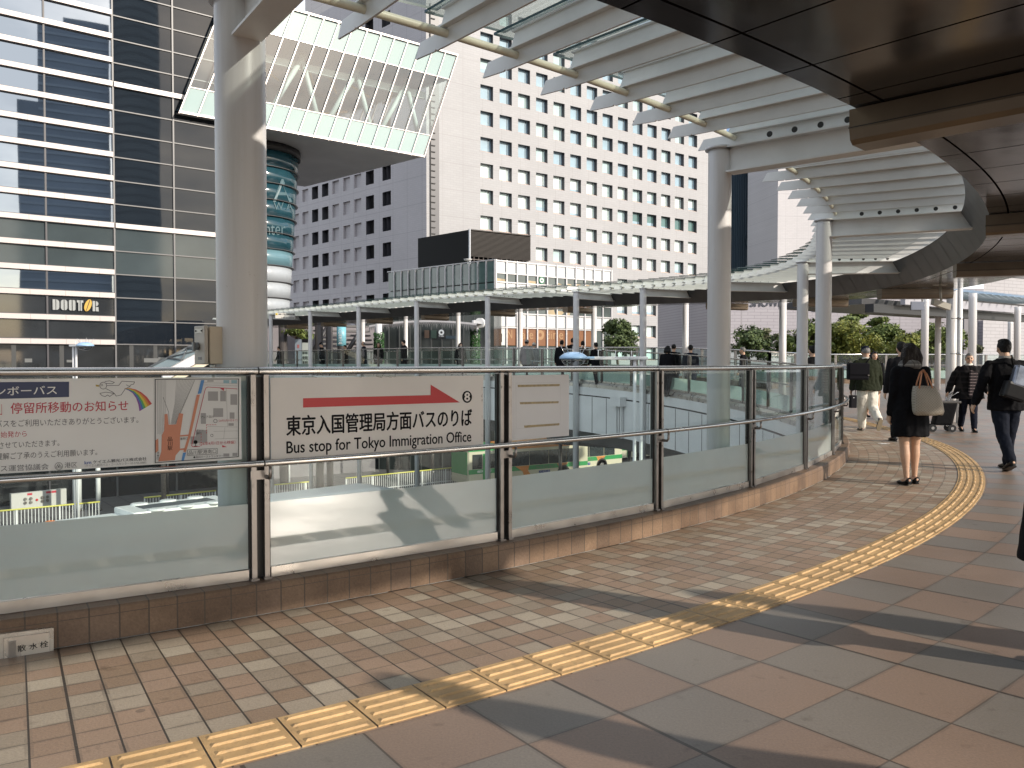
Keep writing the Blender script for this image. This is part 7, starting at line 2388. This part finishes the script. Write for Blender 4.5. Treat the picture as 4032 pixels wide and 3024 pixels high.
shoulder_bag()
def satchel():
    c = at_depth(3377, 1462, 16.55)
    root = thing('satchel', 'large black satchel slung on the back of the man in the cap', 'bag', c)
    mb_ = plain('satchel_black', (0.006, 0.006, 0.009), .6, spec=.1)
    MB().rbox((0, 0, 0), (.40, .18, .34), R_(-6), .03).build('bag_body', mb_, root, True)
    MB().rbox((.0, -.095, .04), (.38, .02, .22), R_(-6), .008).build('flap', mb_, root, True)
    MB().rbox((.17, -.11, -.05), (.03, .02, .07), 0, .004).build('buckle', M_POST, root, True)
    g = MB(); g.tube([Vector((.14, -.05, .16)), Vector((.24, -.02, .28)), Vector((.34, .05, .40)), Vector((.36, .16, .43))], .014, 8); g.build('strap', mb_, root, True)
satchel()
def hand_bag():
    c = at_depth(3358, 1581, 16.8)
    root = thing('hand_bag', 'slim black hand bag hanging from the left hand of the man in the cap', 'bag', c)
    mb_ = plain('satchel_black', (0, 0, 0))
    MB().rbox((0, 0, 0), (.13, .09, .26), R_(8), .012).build('bag_body', mb_, root, True)
    g = MB(); g.tube([Vector((-.045, 0, .12)), Vector((-.01, 0, .28)), Vector((.045, 0, .36)), Vector((.05, 0, .24)), Vector((.048, 0, .12))], .007, 6); g.build('handle', mb_, root, True)
    MB().cyl(Vector((.0, -.05, .08)), Vector((0, -.044, .08)), .012, 10).build('stud', M_STEEL, root, True)
hand_bag()
def trolley():
    c = at_depth(3715, 1690, 16.75); c.z = dz(c.x, c.y)
    root = thing('shopping_trolley', 'black wheeled shopping trolley pulled by the older man', 'trolley', c, R_(-12))
    mb_ = plain('trolley_black', (0.008, 0.008, 0.009), .7, spec=.1, bump=.3, bscale=20)
    g = MB(); g.rbox((0, 0, .0), (.36, .26, .46), 0, .04); g.v = [tuple(Vector((p[0] + .22 * (p[2] + .02) * 1.0, p[1], p[2] + .36))) for p in g.v]; g.build('bag_body', mb_, root, True)
    g = MB(); g.rbox((.11, 0, .60), (.36, .27, .05), 0, .02); g.build('lid', plain('trolley_lid', (0.10, 0.095, 0.09), .5), root, True)
    for x in (-.24, .12):
        w = MB().tube([(x, -.16, .075), (x, -.12, .075)], .075, 18).build('wheel', M_BLACK, root, True)
        MB().tube([(x, -.165, .075), (x, -.16, .075)], .03, 10).build('hub', M_STEEL, w, True)
        MB().tube([(x, .12, .075), (x, .16, .075)], .075, 18).build('wheel', M_BLACK, root, True)
    g = MB()
    for y in (-.11, .11): g.tube([(-.24, y, .08), (-.12, y, .20), (.0, y, .45), (.10, y, .72), (.22, y, .80), (.30, y * .7, .78)], .011, 8); g.tube([(.12, y, .08), (.02, y, .16)], .010, 6)
    g.tube([(-.24, -.14, .08), (-.24, .14, .08)], .01, 6); g.build('frame', M_STEEL, root, True)
    g = MB(); g.tube([(.30, -.08, .78), (.30, .08, .78)], .017, 10); g.build('grip', M_BLACK, root, True)
trolley()
g = MB()
for k in range(3):
    p = on_z(3467 + 12 * k, 1746 + (k % 2) * 2, .008); g.poly([p + Vector((x, y, 0)) for x, y in ((-.05, -.02), (.045, -.03), (.055, .03), (-.04, .025))], UP * .003)
tag(g.build('paper_scrap', M_BOARD), 'small white paper scrap lying on the brown tiles by the railing', 'litter')
